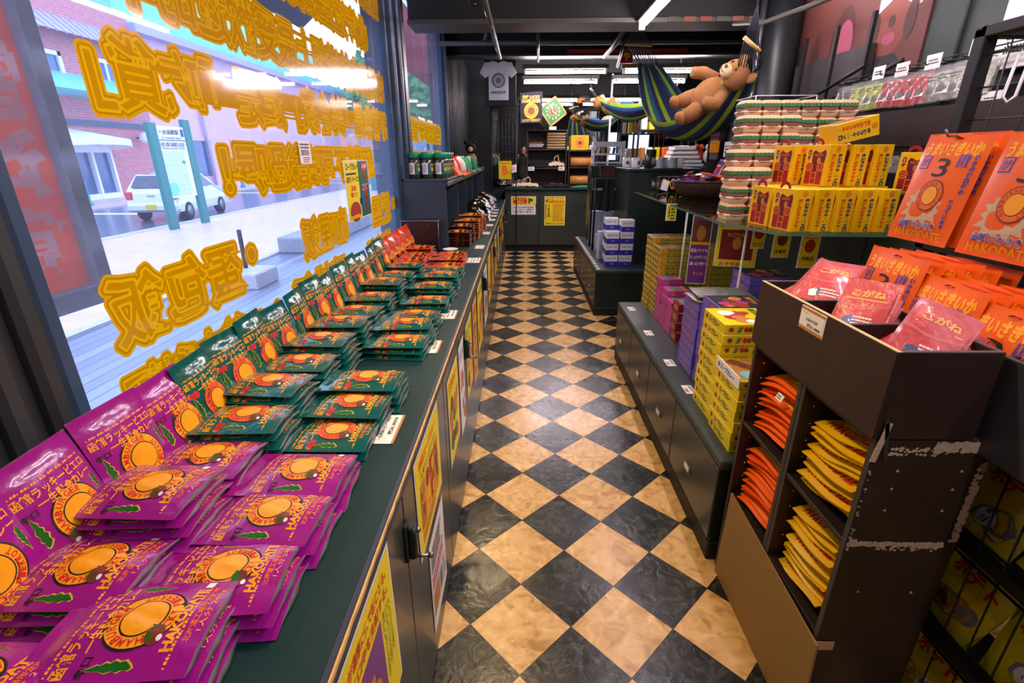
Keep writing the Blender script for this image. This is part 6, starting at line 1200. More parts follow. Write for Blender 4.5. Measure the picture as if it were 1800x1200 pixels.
for k, (px, py) in enumerate(((1586, 122), (1641, 108), (1723, 80), (1545, 128), (1542, 218), (1741, 175))):
    p = at(px, py, 2.0); f = min(1.83/p.x, 2.0); p = Vector((0, 0, EYE))+(p-Vector((0, 0, EYE)))*f
    t = thing('price_card', 'white price card on clear holder, right wall, '+('above olive sachets', 'above red sachets', 'above clear sachets near rack post', 'small one by the dark board', 'below the upper sachets', 'beside the white hooks')[k], 'price card', p, 0, 'price cards on the right wall')
    s = Sheet(); s.rect(-0.045, -0.03, 0.045, 0.03, 'card_white', 1); s.lines(-0.03, 0.012, 0.035, -0.012, 2, 'ink_black', 2); m = MB(); m.sheet(s, frame((0, 0, 0), (0, -1, 0), (0, 0, 1)), 0.0005); m.build('card', t)
    m = MB(); m.tube([(0.004, 0, -0.03), (0.01, 0, -0.09), (0.02, 0, -0.13)], 0.006, 'clear_bag', 6); m.build('holder', t)
def dn(s):
    for k in range(3): s.lines(-0.10, 0.0-0.05*k, 0.10, -0.035-0.05*k, 2, 'ink_black', 3, 0.6)
    s.ell(0, 0.08, 0.05, 0.04, 'ink_blue', 3)
p = at(1826, 18, 2.35); f = 1.96/p.x; p = Vector((0, 0, EYE))+(p-Vector((0, 0, EYE)))*f
card('framed_notice', p, (0, -1, 0), (0, 0, 1), 0.30, 0.38, 'card_white', dn, 'framed white notice at the top right corner', 'notice', 'wood_deep', 0.02)
m = MB(); m.tube([(1.99, 2.62, 1.4), (1.99, 2.62, 2.74)], 0.008, 'wall_green', 6); o = m.build('wall_batten'); tag(o, 'thin vertical batten on the green right wall', 'batten')
# ------------------------------------------------------------------ shelf hutch standing on the worktop
t = thing('shelf_hutch', 'slate green shelf hutch on the worktop carrying jars and caps', 'shelf hutch', (-0.67, 5.2, CT))
m = MB(); m.box(-0.155, -1.70, 0.455, 0.158, 1.75, 0.475, 'hutch_green', 0.003); m.build('top_board', t)
m = MB(); m.box(0.140, -1.70, 0.425, 0.166, 1.75, 0.455, 'counter_green', 0.004); m.box(0.158, -1.70, 0.462, 0.170, 1.75, 0.478, 'ceiling_beam_paint', 0.003); m.build('front_lip', t)
m = MB(); m.box(-0.155, -1.70, 0.455, -0.135, -1.62, 0.56, 'hutch_green', 0.003); m.box(-0.155, -1.70, 0.475, -0.145, 1.75, 0.53, 'hutch_green', 0.003); m.build('rear_lip', t)
for y in (-1.70, -1.05, -0.40, 0.25, 0.90, 1.73): m = MB(); m.box(-0.150, y, 0.0, 0.150, y+0.018, 0.455, 'hutch_green', 0.002); m.build('upright_panel', t)
m = MB(); m.box(-0.152, -1.70, 0, -0.146, 1.74, 0.455, 'hutch_green'); m.build('back_panel', t)
# dark-tinted clear box at the hutch's foot, with white dish
t = thing('clear_box', 'clear acrylic box reflecting a pouch, at the foot of the hutch', 'box', (-0.685, 3.40, CT+0.001))
m = MB(); m.box(-0.125, -0.055, 0, 0.125, 0.085, 0.215, 'acrylic'); m.build('case', t)
m = MB()
for a, b in (((-0.125, -0.055, 0.215), (0.125, -0.055, 0.215)), ((0.125, -0.055, 0.215), (0.125, 0.085, 0.215)), ((0.125, -0.055, 0), (0.125, -0.055, 0.215)), ((-0.125, -0.055, 0), (-0.125, -0.055, 0.215))): m.tube([a, b], 0.002, 'steel', 5)
m.build('edges', t)
m = MB(); m.box(-0.12, 0.070, 0.004, 0.12, 0.08, 0.20, 'wood_deep'); m.build('backing', t)
m = MB(); m.lathe([(0.03, 0.0), (0.05, 0.010), (0.055, 0.014), (0.05, 0.014), (0.03, 0.005)], 'white_gloss', 24); o = m.build('dish', None, (-0.498, 3.43, CT+0.001)); tag(o, 'white oval dish beside the clear box', 'dish')
# jars
mk('jar_glass', (70, 62, 48), 0.12, noise=0.6, scale=160, coat=0.8); mk('lid_green', (10, 150, 116), 0.4); mk('lid_red', (214, 60, 52), 0.4)
def jar_mesh(lid, lab):
    m = MB(); m.lathe([(0.036, 0.0), (0.044, 0.006), (0.044, 0.115), (0.036, 0.132)], 'jar_glass', 18); m.lathe([(0.042, 0.132), (0.042, 0.166), (0.038, 0.170)], lid, 20)
    for a0, mat in ((-2.4, 'card_white'), (-1.2, lab), (0.0, 'food_tan')):
        vs = []; n = 6
        for i in range(n+1): a = a0+1.05*i/n; vs += [(0.0447*cos(a), 0.0447*sin(a), 0.028), (0.0447*cos(a), 0.0447*sin(a), 0.102)]
        m.add(vs, [(2*i, 2*i+2, 2*i+3, 2*i+1) for i in range(n)], mat)
    s = Sheet(); s.lines(-0.017, 0.026, 0.017, -0.026, 5, 'ink_grey', 1, 0.5); m.sheet(s, frame((0.0447*cos(-1.9), 0.0447*sin(-1.9), 0.065), (-sin(-1.9), cos(-1.9), 0), (0, 0, 1)), 0.0006)
    s = Sheet(); s.ell(0, -0.005, 0.010, 0.014, 'ink_gold', 1, 14); s.rect(-0.016, 0.018, 0.016, 0.030, 'food_tan', 1); m.sheet(s, frame((0.0452*cos(-0.67), 0.0452*sin(-0.67), 0.065), (-sin(-0.67), cos(-0.67), 0), (0, 0, 1)), 0.0006)
    return m.mesh('jar')
JG, JR = jar_mesh('lid_green', 'ink_teal'), jar_mesh('lid_red', 'food_red'); HZ = CT+0.4755
for r in range(5):
    for c, x in enumerate((-0.745, -0.655, -0.565)):
        o = bpy.data.objects.new('spice_jar', JG if r < 4 else JR); COL.objects.link(o); o.location = (x, 3.60+r*0.098+0.01*c, HZ); tag(o, '%s lidded seasoning jar, %s across, %s row from the window jamb' % ('green' if r < 4 else 'red', ('window side', 'middle', 'aisle side')[c], ORD[r]), 'jar', 'seasoning jars on the hutch')
def cap(loc, rz, tilt, mats, label):
    t = thing('baseball_cap', label, 'cap', loc, rz, 'caps on the hutch'); X = Matrix.Rotation(tilt, 4, 'Y')
    m = MB(); vs = []; n = 18; k = 7
    for i in range(k+1):
        a = pi/2*i/k
        for j in range(n): vs.append(X @ Vector((0.088*cos(a)*cos(2*pi*j/n)*1.08, 0.088*cos(a)*sin(2*pi*j/n), 0.115*sin(a))))
    for i in range(k):
        for j in range(n): m.f.append((i*n+j, i*n+(j+1) % n, (i+1)*n+(j+1) % n, (i+1)*n+j)); m.m.append(mats[0] if abs(j-n/2) > 4.6 else mats[1]); m.s.append(True)
    m.v = [tuple(v) for v in vs]; m.build('crown', t)
    m = MB(); m.grid(lambda u, v: tuple(X @ Vector((0.075+0.075*v*cos((u-0.5)*2.2), 0.10*sin((u-0.5)*2.2)*(0.85+0.25*v), 0.004-0.016*v-0.022*(2*u-1)**2))), 10, 5, mats[2]); m.build('brim', t)
    m = MB(); m.sphere(tuple(X @ Vector((0, 0, 0.115))), 0.008, mats[2], 8, 5); m.build('button', t)
    m = MB(); m.quad((0.12, -0.02, 0.01), (0.12, 0.01, 0.01), (0.125, 0.01, -0.06), (0.125, -0.02, -0.06), 'food_tan'); m.build('price_tab', t)
caps = [((-0.62, 4.30, HZ+0.06), ('cloth_white', 'cloth_red', 'cloth_green'), 'red and white cap with green brim on hutch, nearest'), ((-0.62, 4.50, HZ+0.07), ('cloth_red', 'cloth_white', 'cloth_orange'), 'red cap with orange brim, second on the hutch'), ((-0.60, 4.72, HZ+0.05), ('cloth_white', 'cloth_red', 'lid_red'), 'white fronted red cap, third on the hutch'), ((-0.60, 4.98, HZ+0.05), ('cloth_green', 'cloth_white', 'ham_navy'), 'green cap with navy brim, fourth on the hutch'), ((-0.60, 5.25, HZ+0.05), ('cloth_green', 'cloth_white', 'cloth_green'), 'green and white cap, fifth on the hutch'), ((-0.60, 5.9, HZ+0.04), ('cloth_green', 'cloth_white', 'cloth_green'), 'small green cap at the far end of hutch')]
for k, (l, ms, lb) in enumerate(caps): cap((l[0], l[1], HZ+0.025), (-0.25, 0.2, -0.1, 0.15, 0.0, 0.1)[k], 0.12, ms, lb)
m = MB(); m.add([(-0.07, -0.1, 0), (0.07, -0.1, 0), (0.07, 0.1, 0.0), (-0.07, 0.1, 0), (0.0, -0.1, 0.10), (0.0, 0.1, 0.12)], [(0, 1, 4), (1, 2, 5, 4), (2, 3, 5), (3, 0, 4, 5)], 'cloth_orange'); o = m.build('folded_cloth', None, (-0.56, 4.14, HZ)); tag(o, 'orange and red folded cloth between jars and caps', 'cloth')
# brown and amber pouch stacks, black and silver bags below the hutch
def simple_stack(kind, x, y, n, pitch, name, label, group):
    for i in range(n):
        o = bpy.data.objects.new(name, POUCH[(kind, 0)]); COL.objects.link(o); o.location = (x+rp.uniform(-0.006, 0.006), y+rp.uniform(-0.004, 0.004)+0.004*i, CT+0.001+pitch*i); o.rotation_euler = (Matrix.Rotation(-0.03*i/n, 4, 'X') @ Matrix.Rotation(pi/2+rp.uniform(-0.06, 0.06), 4, 'Z')).to_euler(); tag(o, label % level(i, n), 'pouch', group)
simple_stack('brown', -0.475, 3.66, 6, 0.0185, 'brown_pouch', '%s dark brown pouch in the stack by the hutch end panel', 'dark brown pouches'); simple_stack('brown', -0.470, 3.84, 7, 0.0185, 'brown_pouch', '%s dark brown pouch, second stack under the hutch', 'dark brown pouches')
simple_stack('amber', -0.44, 4.04, 8, 0.0185, 'amber_pouch', '%s amber pouch, near stack behind the brown ones', 'amber pouches'); simple_stack('amber', -0.43, 4.24, 9, 0.0185, 'amber_pouch', '%s amber pouch, far stack behind the brown ones', 'amber pouches'); simple_stack('orange', -0.42, 4.44, 7, 0.0185, 'red_pouch', '%s red pouch in the stack behind the amber ones', 'red pouches')
mk('bag_black', (24, 22, 26), 0.2, noise=0.3, coat=0.5, bump=0.6, bscale=18)
def black_bag(seed):
    m = MB(); rn = random.Random(seed); ph = [rn.uniform(0, 6) for _ in range(4)]
    def fn(u, v): a, b = 2*u-1, 2*v-1; h = 0.075*max(0, 1-abs(a)**2.6)*max(0, 1-abs(b)**2.6); return (a*0.11+0.006*sin(9*b+ph[0]), b*0.085, h+0.010*sin(11*a+ph[1])*sin(9*b+ph[2])*(h*12))
    m.grid(fn, 14, 12, 'bag_black'); m.quad((-0.11, -0.085, 0), (-0.11, 0.085, 0), (0.11, 0.085, 0), (0.11, -0.085, 0), 'bag_black')
    vs = [fn(0.86+0.14*i/3, j/8) for i in range(4) for j in range(9)]; m.add([(x, y, z+0.0015) for x, y, z in vs], [(i*9+j, i*9+j+1, (i+1)*9+j+1, (i+1)*9+j) for i in range(3) for j in range(8)], 'foil_silver', True)
    vs = [fn(0.42+0.18*i/3, 0.3+0.4*j/6) for i in range(4) for j in range(7)]; m.add([(x, y, z+0.0015) for x, y, z in vs], [(i*7+j, i*7+j+1, (i+1)*7+j+1, (i+1)*7+j) for i in range(3) for j in range(6)], ('foil_silver', 'ink_gold', 'foil_silver')[seed % 3], True)
    return m.mesh('black_bag')
BBM = [black_bag(q) for q in range(3)]
k = 0
for y, n in ((4.72, 1), (4.98, 2), (5.25, 3), (5.55, 3), (5.85, 2), (6.15, 3), (6.45, 2), (6.75, 2)):
    for i in range(n):
        o = bpy.data.objects.new('black_coffee_bag', BBM[k % 3]); COL.objects.link(o); o.location = (-0.45+rp.uniform(-0.03, 0.02), y+rp.uniform(-0.02, 0.02), CT+0.001+0.062*i); o.rotation_euler = (0, rp.uniform(-0.08, 0.08), rp.uniform(-0.3, 0.3)); tag(o, '%s black and silver bag, %s pile beyond the red pouches' % (level(i, n), ORD[(4.72, 4.98, 5.25, 5.55, 5.85, 6.15, 6.45, 6.75).index(y)]), 'bag', 'black bags under the hutch'); k += 1
# white t-shirt on a dark board
t = thing('tshirt_display', 'white printed t-shirt on a dark framed board, upper left rear', 't-shirt', (-0.27, 6.25, 2.17))
m = MB(); m.box(-0.16, 0.02, -0.24, 0.20, 0.05, 0.23, 'black', 0.004); m.build('board', t)
sh = [(-0.11, -0.18), (0.115, -0.18), (0.115, 0.07), (0.15, 0.045), (0.21, 0.10), (0.15, 0.20), (0.05, 0.215), (0.0, 0.195), (-0.05, 0.215), (-0.15, 0.20), (-0.21, 0.10), (-0.15, 0.045), (-0.11, 0.07)]
m = MB(); m.prism(sh, frame((0, 0.012, 0), (1, 0, 0), (0, 0, 1)), 0.012, 'cloth_white'); o = m.build('shirt', t)
s = Sheet(); s.ell(0, 0.02, 0.075, 0.075, 'ink_black', 1, 28, 0.86, 1); s.ell(0, 0.02, 0.055, 0.055, 'ink_black', 1, 24, 0.88, 1); s.arc('HAMBURGER LUCKY', 0, 0.02, 0.059, radians(220), radians(-40), 0.014, 'ink_black', 2); s.ell(0, 0.02, 0.035, 0.035, 'ink_grey', 1, 20); s.text('HAKODATE', 0, -0.10, 0.17, 0.028, 'ink_black', 1, 0.03)
m = MB(); m.sheet(s, frame((0, -0.0006, 0), (1, 0, 0), (0, 0, 1)), 0.0008); m.build('print', o)
m = MB(); m.tube([(-0.13, 0.0, 0.20), (0.0, 0.0, 0.235), (0.13, 0.0, 0.20)], 0.004, 'black', 6); m.tube([(0, 0, 0.235), (0, 0, 0.58)], 0.003, 'black', 6); m.build('hanger', t)
# ------------------------------------------------------------------ rear counter and what stands on it
t = thing('rear_counter', 'dark green two-door counter across the end of the aisle', 'counter', (0.48, 7.85, 0))
m = MB(); m.box(-0.73, -0.23, 0.10, 0.9, 0.26, 0.91, 'plinth_green'); m.build('carcass', t)
m = MB(); m.box(-0.74, -0.27, 0.91, 0.91, 0.27, 0.94, 'counter_top', 0.004); m.build('top_board', t)
m = MB(); m.box(-0.73, -0.20, 0.0, 0.9, 0.26, 0.10, 'toe_dark'); m.build('toe_board', t)
for a, b in ((-0.73, -0.225), (-0.22, 0.50), (0.505, 0.9)): m = MB(); m.box(a, -0.246, 0.11, b, -0.231, 0.90, 'counter_green', 0.003); d = m.build('door', t); q = MB(); q.box(b-0.05, -0.262, 0.68, b-0.02, -0.246, 0.71, 'latch_green', 0.004); q.build('latch', d)
FY = 7.6025
def dcam(s):
    s.rect(-0.17, 0.01, 0.17, 0.125, 'ink_yellow', 3); s.rect(-0.155, 0.035, 0.05, 0.115, 'ink_red', 4); s.text('防犯カメラ', -0.052, 0.093, 0.18, 0.034, 'ink_yellow', 5, 0.03); s.text('作動中', -0.052, 0.055, 0.12, 0.03, 'ink_yellow', 5, 0.03); s.text('Monitored by Camera', -0.05, 0.022, 0.2, 0.014, 'ink_black', 5); s.rect(0.07, 0.03, 0.10, 0.11, 'ink_green', 4); s.ell(0.12, 0.08, 0.02, 0.02, 'ink_black', 4)
    for k, tx in enumerate(('防犯のため店内を録画', 'しています。ご理解の', 'ほど願います。')): s.text(tx, 0, -0.025-0.033*k, 0.3, 0.022, 'ink_black', 4, 0.02)
card('wall_poster', (0.025, FY, 0.69), (1, 0, 0), (0, 0, 1), 0.37, 0.265, 'card_white', dcam, 'white and yellow security camera notice on the rear counter door')
def dyel(s):
    s.text('ラッキーピエロ', 0, 0.19, 0.26, 0.03, 'ink_red', 3, 0.03); s.text('創業祭メニュー', 0, 0.155, 0.28, 0.03, 'ink_black', 3, 0.03); s.rect(-0.14, 0.12, 0.14, 0.14, 'ink_orange', 3); s.lines(-0.03, 0.11, 0.14, -0.15, 12, 'ink_red', 3, 0.5); s.vtext('人気五品', -0.09, 0.10, 0.045, 'ink_black', 3, 0.03); s.rect(-0.14, -0.12, -0.13, 0.10, 'ink_black', 3); s.text('函館ラッキーピエロ', 0, -0.185, 0.26, 0.025, 'ink_black', 3, 0.02)
card('wall_poster', (0.495, FY, 0.61), (1, 0, 0), (0, 0, 1), 0.31, 0.425, 'ink_yellow', dyel, 'tall yellow writing poster on the rear counter door')
RT = 0.94
def cubby(x0, x1, zt, levels, mid, label, back=True):
    t = thing('cubby_rack', label, 'rack', ((x0+x1)/2, 7.95, RT)); w = (x1-x0)/2; h = zt-RT
    for sg in (-1, 1): m = MB(); a = sg*w-(0.015 if sg > 0 else 0); m.box(a, -0.15, 0, a+0.015, 0.15, h, 'wood_dark'); m.build('side_panel', t)
    for z in levels+[h-0.015]: m = MB(); m.box(-w+0.015, -0.15, z, w-0.015, 0.15, z+0.015, 'wood_dark'); m.build('shelf_board', t)
    m = MB(); m.box(-w+0.015, 0.135, 0, w-0.015, 0.15, h, 'wood_deep'); m.build('back_panel', t)
    if mid: m = MB(); m.box(-0.03, -0.15, levels[1], -0.018, 0.135, h-0.015, 'wood_dark'); m.build('divider', t)
    return t
cubby(0.075, 0.665, 1.74, [0.0, 0.26, 0.525], False, 'tall dark cubby rack of folded towels and bags on rear counter'); cubby(0.69, 1.12, 1.46, [0.0, 0.27], False, 'lower dark rack with wooden rolls beside the cubby rack')
def folded(x0, x1, y0, y1, z, th, mat, label, cat='towel', group=None, name='folded_towel'):
    m = MB(); n = 14
    def fn(u, v): return (x0+(x1-x0)*u, y0+(y1-y0)*v, th*(0.86+0.14*sin(pi*u)*sin(pi*v))+0.003*sin(20*u+9*v))
    m.grid(fn, n, 6, mat); m.box(x0+0.002, y0+0.004, 0, x1-0.002, y1, th*0.84, mat, th*0.3); o = m.build(name, None, (0, 0, z)); return tag(o, label, cat, group)
for i in range(6): folded(0.36+0.004*(i % 2), 0.648, 7.81, 8.05, RT+0.541+0.038*i, 0.037, 'cloth_tan', '%s beige folded towel in the top right of cubby rack' % level(i, 6), 'towel', 'beige folded towels')
for i in range(4): folded(0.10, 0.33-0.02*(i % 2), 7.82, 8.05, RT+0.541+0.024*i, 0.023, ('cloth_navy', 'cloth_white', 'cloth_white', 'food_tan')[i], '%s wrapped cloth in the top left of cubby rack' % level(i, 4), 'cloth', 'wrapped cloths')
def tote(loc, w, d, h, mat, label, flop=0.0):
    t = thing('tote_bag', label, 'bag', loc); m = MB()
    m.grid(lambda u, v: ((u-0.5)*w*(1-0.25*v), (-d/2+d*v*0.9)*(1-0.1*sin(6*u)), h*sin(pi*min(1, v*0.9+0.08))**0.7*(0.75+0.25*sin(pi*u))+0.006*sin(25*u+6*v)), 16, 10, mat); m.quad((-w/2, -d/2, 0), (w/2, -d/2, 0), (w/2*0.75, d/2, 0), (-w/2*0.75, d/2, 0), mat); m.build('body', t)
    for sg in (-1, 1): q = MB(); q.tube([(-w*0.16, sg*0.02, h*0.85), (-w*0.12+flop, sg*0.03, h*1.6), (0.02+flop, sg*0.03, h*2.0), (w*0.12+flop, sg*0.03, h*1.5), (w*0.16, sg*0.02, h*0.85)], 0.008, mat, 6); q.build('handle', t)
tote((0.05, 7.72, RT+0.001), 0.40, 0.18, 0.075, 'cloth_beige', 'beige canvas tote bag lying on the rear counter', 0.03); tote((0.52, 7.92, RT+0.276), 0.24, 0.18, 0.09, 'cloth_beige', 'beige tote bag folded in the middle right cubby')
folded(0.10, 0.34, 7.82, 8.05, RT+0.276, 0.06, 'cloth_navy', 'dark folded bag in the middle left cubby', 'bag', None, 'folded_bag')
m = MB(); m.grid(lambda u, v: ((u-0.5)*0.40, (v-0.5)*0.22, 0.02+0.035*sin(pi*u)*sin(pi*v)+0.008*sin(17*u+11*v)), 16, 10, 'cloth_black'); m.grid(lambda u, v: (0.0+(u-0.5)*0.18, -0.02+(v-0.5)*0.09, 0.052+0.006*sin(9*u)), 6, 4, 'ink_gold'); m.box(-0.19, -0.10, 0, 0.19, 0.10, 0.02, 'cloth_black', 0.006); o = m.build('black_tshirt', None, (0.52, 7.72, RT+0.001)); tag(o, 'black t-shirt with yellow print lying on the rear counter', 't-shirt')
m = MB(); m.grid(lambda u, v: ((u-0.5)*0.32, (v-0.5)*0.18, 0.012+0.018*sin(pi*u)*sin(pi*v)+0.004*sin(31*u)*sin(23*v)), 14, 8, 'lid_green'); m.box(-0.16, -0.09, 0, 0.16, 0.09, 0.012, 'clear_bag'); o = m.build('green_packet', None, (0.90, 7.70, RT+0.001)); tag(o, 'bright green packet at the right of the rear counter', 'packet')
for k, (z, c) in enumerate(((RT+0.02, 'food_tan'), (RT+0.286, 'food_tan'))):
    m = MB(); m.tube([(0.73, 7.93, z+0.075), (1.08, 7.93, z+0.075)], 0.072, c, 16); o = m.build('wooden_roll'); tag(o, ('lower', 'upper')[k]+' tan woven roll in the low dark rack', 'roll', 'tan rolls')
for k, (x, z) in enumerate(((0.14, RT+0.265), (0.59, RT+0.265), (1.04, RT+0.56))):
    def dd(s): s.lines(-0.035, 0.02, 0.035, -0.02, 2, 'ink_black', 3)
    card('price_tag', (x, 7.79, z), (1, 0, 0), (0, 0, 1), 0.09, 0.055, 'card_white', dd, 'white price tag on the '+('left of cubby rack', 'right of cubby rack', 'lower dark rack')[k], 'price tag')
def dsq(s): s.ell(0, -0.005, 0.062, 0.062, 'ink_orange', 3); s.ell(0, -0.005, 0.045, 0.045, 'ink_gold', 4); s.ell(0, -0.005, 0.03, 0.03, 'food_brown', 5, 16); s.text('LUCKY', 0, 0.068, 0.16, 0.02, 'ink_red', 3)
card('framed_sign', (0.865, 7.93, 1.568), (1, 0, 0), (0, 0, 1), 0.26, 0.20, 'ink_gold', dsq, 'square yellow framed sign standing on the low dark rack', 'sign', 'ink_yellow', 0.02)
# hanging banner, clock, grid panel, plush, yellow bag
def dban(s):
    s.text('函館 LUCKY', 0, 0.135, 0.24, 0.05, 'ink_gold', 3, 0.04); s.text('HAMBURGER', 0, 0.085, 0.26, 0.045, 'ink_gold', 3, 0.04); s.ell(0, -0.035, 0.098, 0.098, 'ink_gold', 3, 30); s.ell(0, -0.035, 0.070, 0.070, 'black', 4, 26, 0.9, 1); s.ell(0, -0.035, 0.050, 0.050, 'ink_brown', 4, 20); s.arc('LUCKY PIERROT', 0, -0.035, 0.083, radians(220), radians(-40), 0.02, 'ink_brown', 5); s.text('LUCKY PIERROT', 0, -0.155, 0.25, 0.034, 'ink_gold', 3, 0.03)
card('hanging_banner', (0.125, 7.42, 2.0), (1, 0, 0.03), (0, 0, 1), 0.30, 0.375, 'cloth_navy', dban, 'black hanging banner with golden round badge above the cubby rack', 'banner', 'black', 0.008)
m = MB(); m.tube([(-0.025, 7.42, 2.19), (0.28, 7.42, 2.20)], 0.006, 'black', 6); m.tube([(0.12, 7.42, 2.20), (0.12, 7.42, 2.75)], 0.002, 'black', 4); o = m.build('banner_rod'); tag(o, 'thin black rod holding up the badge banner', 'rod')
t = thing('clock', 'diamond shaped wooden clock with green dial above the rack', 'clock', (0.425, 7.45, 1.955)); R45 = Matrix.Rotation(radians(-37), 4, 'Y')
m = MB(); a = 0.14
for q in ((-a, -a, a, -a+0.02), (-a, a-0.02, a, a), (-a, -a, -a+0.02, a), (a-0.02, -a, a, a)): m.box(q[0], -0.02, q[1], q[2], 0.03, q[3], 'food_tan', 0.003, R45)
m.build('frame', t)
m = MB(); m.box(-a+0.015, -0.008, -a+0.015, a-0.015, 0.02, a-0.015, 'ink_green', 0, R45); m.build('dial', t)
s = Sheet()
for k in range(12): an = pi/2-2*pi*k/12; s.text(str(k or 12), 0.088*cos(an), 0.088*sin(an), None, 0.028, 'ink_white', 1, 0.02)
s.ell(0, 0, 0.055, 0.055, 'ink_orange', 1); s.ell(0, 0, 0.04, 0.04, 'food_brown', 2)
m = MB(); m.sheet(s, frame((0, -0.0085, 0), (1, 0, 0), (0, 0, 1)), 0.0008); m.build('numerals', t)
m = MB(); m.box(-0.004, -0.014, -0.01, 0.004, -0.012, 0.06, 'ink_white', 0, Matrix.Rotation(2.2, 4, 'Y')); m.box(-0.003, -0.015, -0.01, 0.003, -0.013, 0.08, 'ink_white', 0, Matrix.Rotation(-0.3, 4, 'Y')); m.build('hands', t)
m = MB(); m.box(-0.05, -0.03, -0.23, 0.05, -0.028, -0.19, 'card_white'); m.build('price_card', t)
m = MB(); m.box(0.30, 7.86, 1.742, 0.60, 8.02, 1.80, 'acrylic'); o = m.build('clear_stand'); tag(o, 'clear acrylic stand under the diamond clock', 'stand')
m = MB(); 
for k in range(8): m.tube([(-0.42+k*0.049, 7.33, 0.95), (-0.42+k*0.049, 7.33, 1.95-0.007*k)], 0.004, 'black', 6)
for k in range(11): m.tube([(-0.42, 7.33, 0.98+k*0.095), (-0.08, 7.33, 0.97+k*0.094)], 0.003, 'black', 6)
for x in (-0.42, -0.08): m.tube([(x, 7.33, 0.0), (x, 7.33, 1.95)], 0.009, 'black', 6)
o = m.build('grid_panel'); tag(o, 'black wire grid panel at the rear left corner', 'grid panel')
t = thing('plush_toy', 'dark plush animal perched at the end of the hutch', 'plush', (-0.62, 6.30, HZ))
m = MB(); m.sphere((0, 0, 0.09), 0.08, 'fur', 14, 9, (1, 0.9, 1.1)); m.build('body', t); m = MB(); m.sphere((0.01, -0.02, 0.225), 0.065, 'cloth_black', 14, 9); m.build('head', t)
for sg in (-1, 1): m = MB(); m.sphere((sg*0.05, -0.01, 0.285), 0.024, 'cloth_black', 10, 6); m.build('ear', t); m = MB(); m.sphere((sg*0.07, -0.06, 0.06), 0.034, 'cloth_black', 10, 6, (1, 1.4, 0.8)); m.build('paw', t)
m = MB(); m.sphere((0.01, -0.075, 0.21), 0.03, 'fur_light', 10, 7); m.build('muzzle', t)
card('yellow_bag', (-0.235, 7.30, 1.20), (1, 0, 0), (0, 0, 1), 0.18, 0.24, 'bag_yellow', lambda s: (s.text('B', 0, 0.0, 0.08, 0.13, 'ink_orange', 3, 0.05), s.rect(-0.07, 0.08, 0.07, 0.10, 'ink_orange', 3)), 'yellow bag hanging on the rear wire grid', 'bag', 'bag_yellow', 0.03)
def dgz(s): s.lines(-0.03, 0.03, 0.03, -0.03, 3, 'ink_red', 3)
card('price_tag', (-0.11, 7.28, 1.22), (1, 0, 0.2), (0, 0, 1), 0.07, 0.10, 'card_white', dgz, 'white tag hanging beside the yellow bag', 'price tag')
# red sign square and strip along the second beam
def dya(s): s.text('や', 0, 0, 0.08, 0.08, 'ink_gold', 3, 0.03)
card('square_sign', (1.105, 5.97, 2.375), (1, 0, 0), (0, 0, 1), 0.14, 0.13, 'box_red', dya, 'small red square sign with golden character under the beam', 'sign', 'ink_orange', 0.01)
m = MB()
for a, b in ((0.48, 1.02), (1.20, 1.75)): m.box(a, 5.975, 2.41, b, 5.979, 2.445, 'chair_red')
o = m.build('red_strip'); tag(o, 'dull red paper strip along the rear ceiling beam', 'strip')
# ------------------------------------------------------------------ goods on the far bench
s = Sheet(); s.rect(-0.058, -0.05, 0.058, 0.0, 'box_blue', 1); nr = Sheet(); nr.rect(-0.0605, -0.052, 0.0605, -0.006, 'box_blue', 1); nr.rect(0.052, -0.006, 0.0605, 0.052, 'ink_grey', 1); nr.text('Queen Cafe', -0.006, 0.024, 0.09, 0.026, 'ink_navy', 1); nr.text('CAKE', 0, -0.028, 0.03, 0.010, 'card_white', 2)
wb = boxgood('blue_white_box', 0.122, 0.12, 0.105, 'white', s, nr)
stack(wb, 'blue_white_box', 0.835, 4.60, 3, 0.1055, '%s white and blue box, left stack on the far bench', 'box', 'white and blue boxes', seed=40); stack(wb, 'blue_white_box', 0.962, 4.60, 4, 0.1055, '%s white and blue box, right stack on the far bench', 'box', 'white and blue boxes', seed=41); stack(wb, 'blue_white_box', 0.845, 4.735, 4, 0.1055, '%s white and blue box, stack behind the left one', 'box', 'white and blue boxes', seed=42)
pw = boxgood('pale_box', 0.120, 0.115, 0.122, 'box_white')
for c, n in enumerate((3, 4, 3, 3, 4)): stack(pw, 'pale_mug_box', 0.855+0.122*c, 5.86, n, 0.1225, '%s pale blue-white box, '+ORD[c]+' pile from left of the rear wall of boxes', 'box', 'pale boxes on the far bench', jit=0.001, seed=50+c)
ps = boxgood('small_pale_box', 0.10, 0.10, 0.09, 'box_white')
for c, (x, y, n) in enumerate(((0.84, 5.35, 2), (0.835, 5.12, 2), (0.80, 4.92, 3))): stack(ps, 'small_pale_box', x, y, n, 0.0905, '%s small pale box, '+('far', 'middle', 'near')[c]+' pile behind the blue boxes', 'box', 'small pale boxes', seed=60+c)
t = thing('display_block', 'dark green display block on the far bench carrying mugs and tumblers', 'cabinet', (1.30, 5.02, BT))
m = MB(); m.box(-0.325, -0.33, 0.0, 0.30, 0.35, 0.83, 'plinth_green', 0.003); m.build('body', t); m = MB(); m.box(-0.34, -0.345, 0.83, 0.315, 0.365, 0.855, 'counter_top', 0.004); m.build('top_board', t)
DZ = BT+0.8555
m = MB(); m.lathe([(0.036, 0), (0.040, 0.16), (0.037, 0.16), (0.033, 0.01)], 'steel', 20); tm = m.mesh('tumbler')
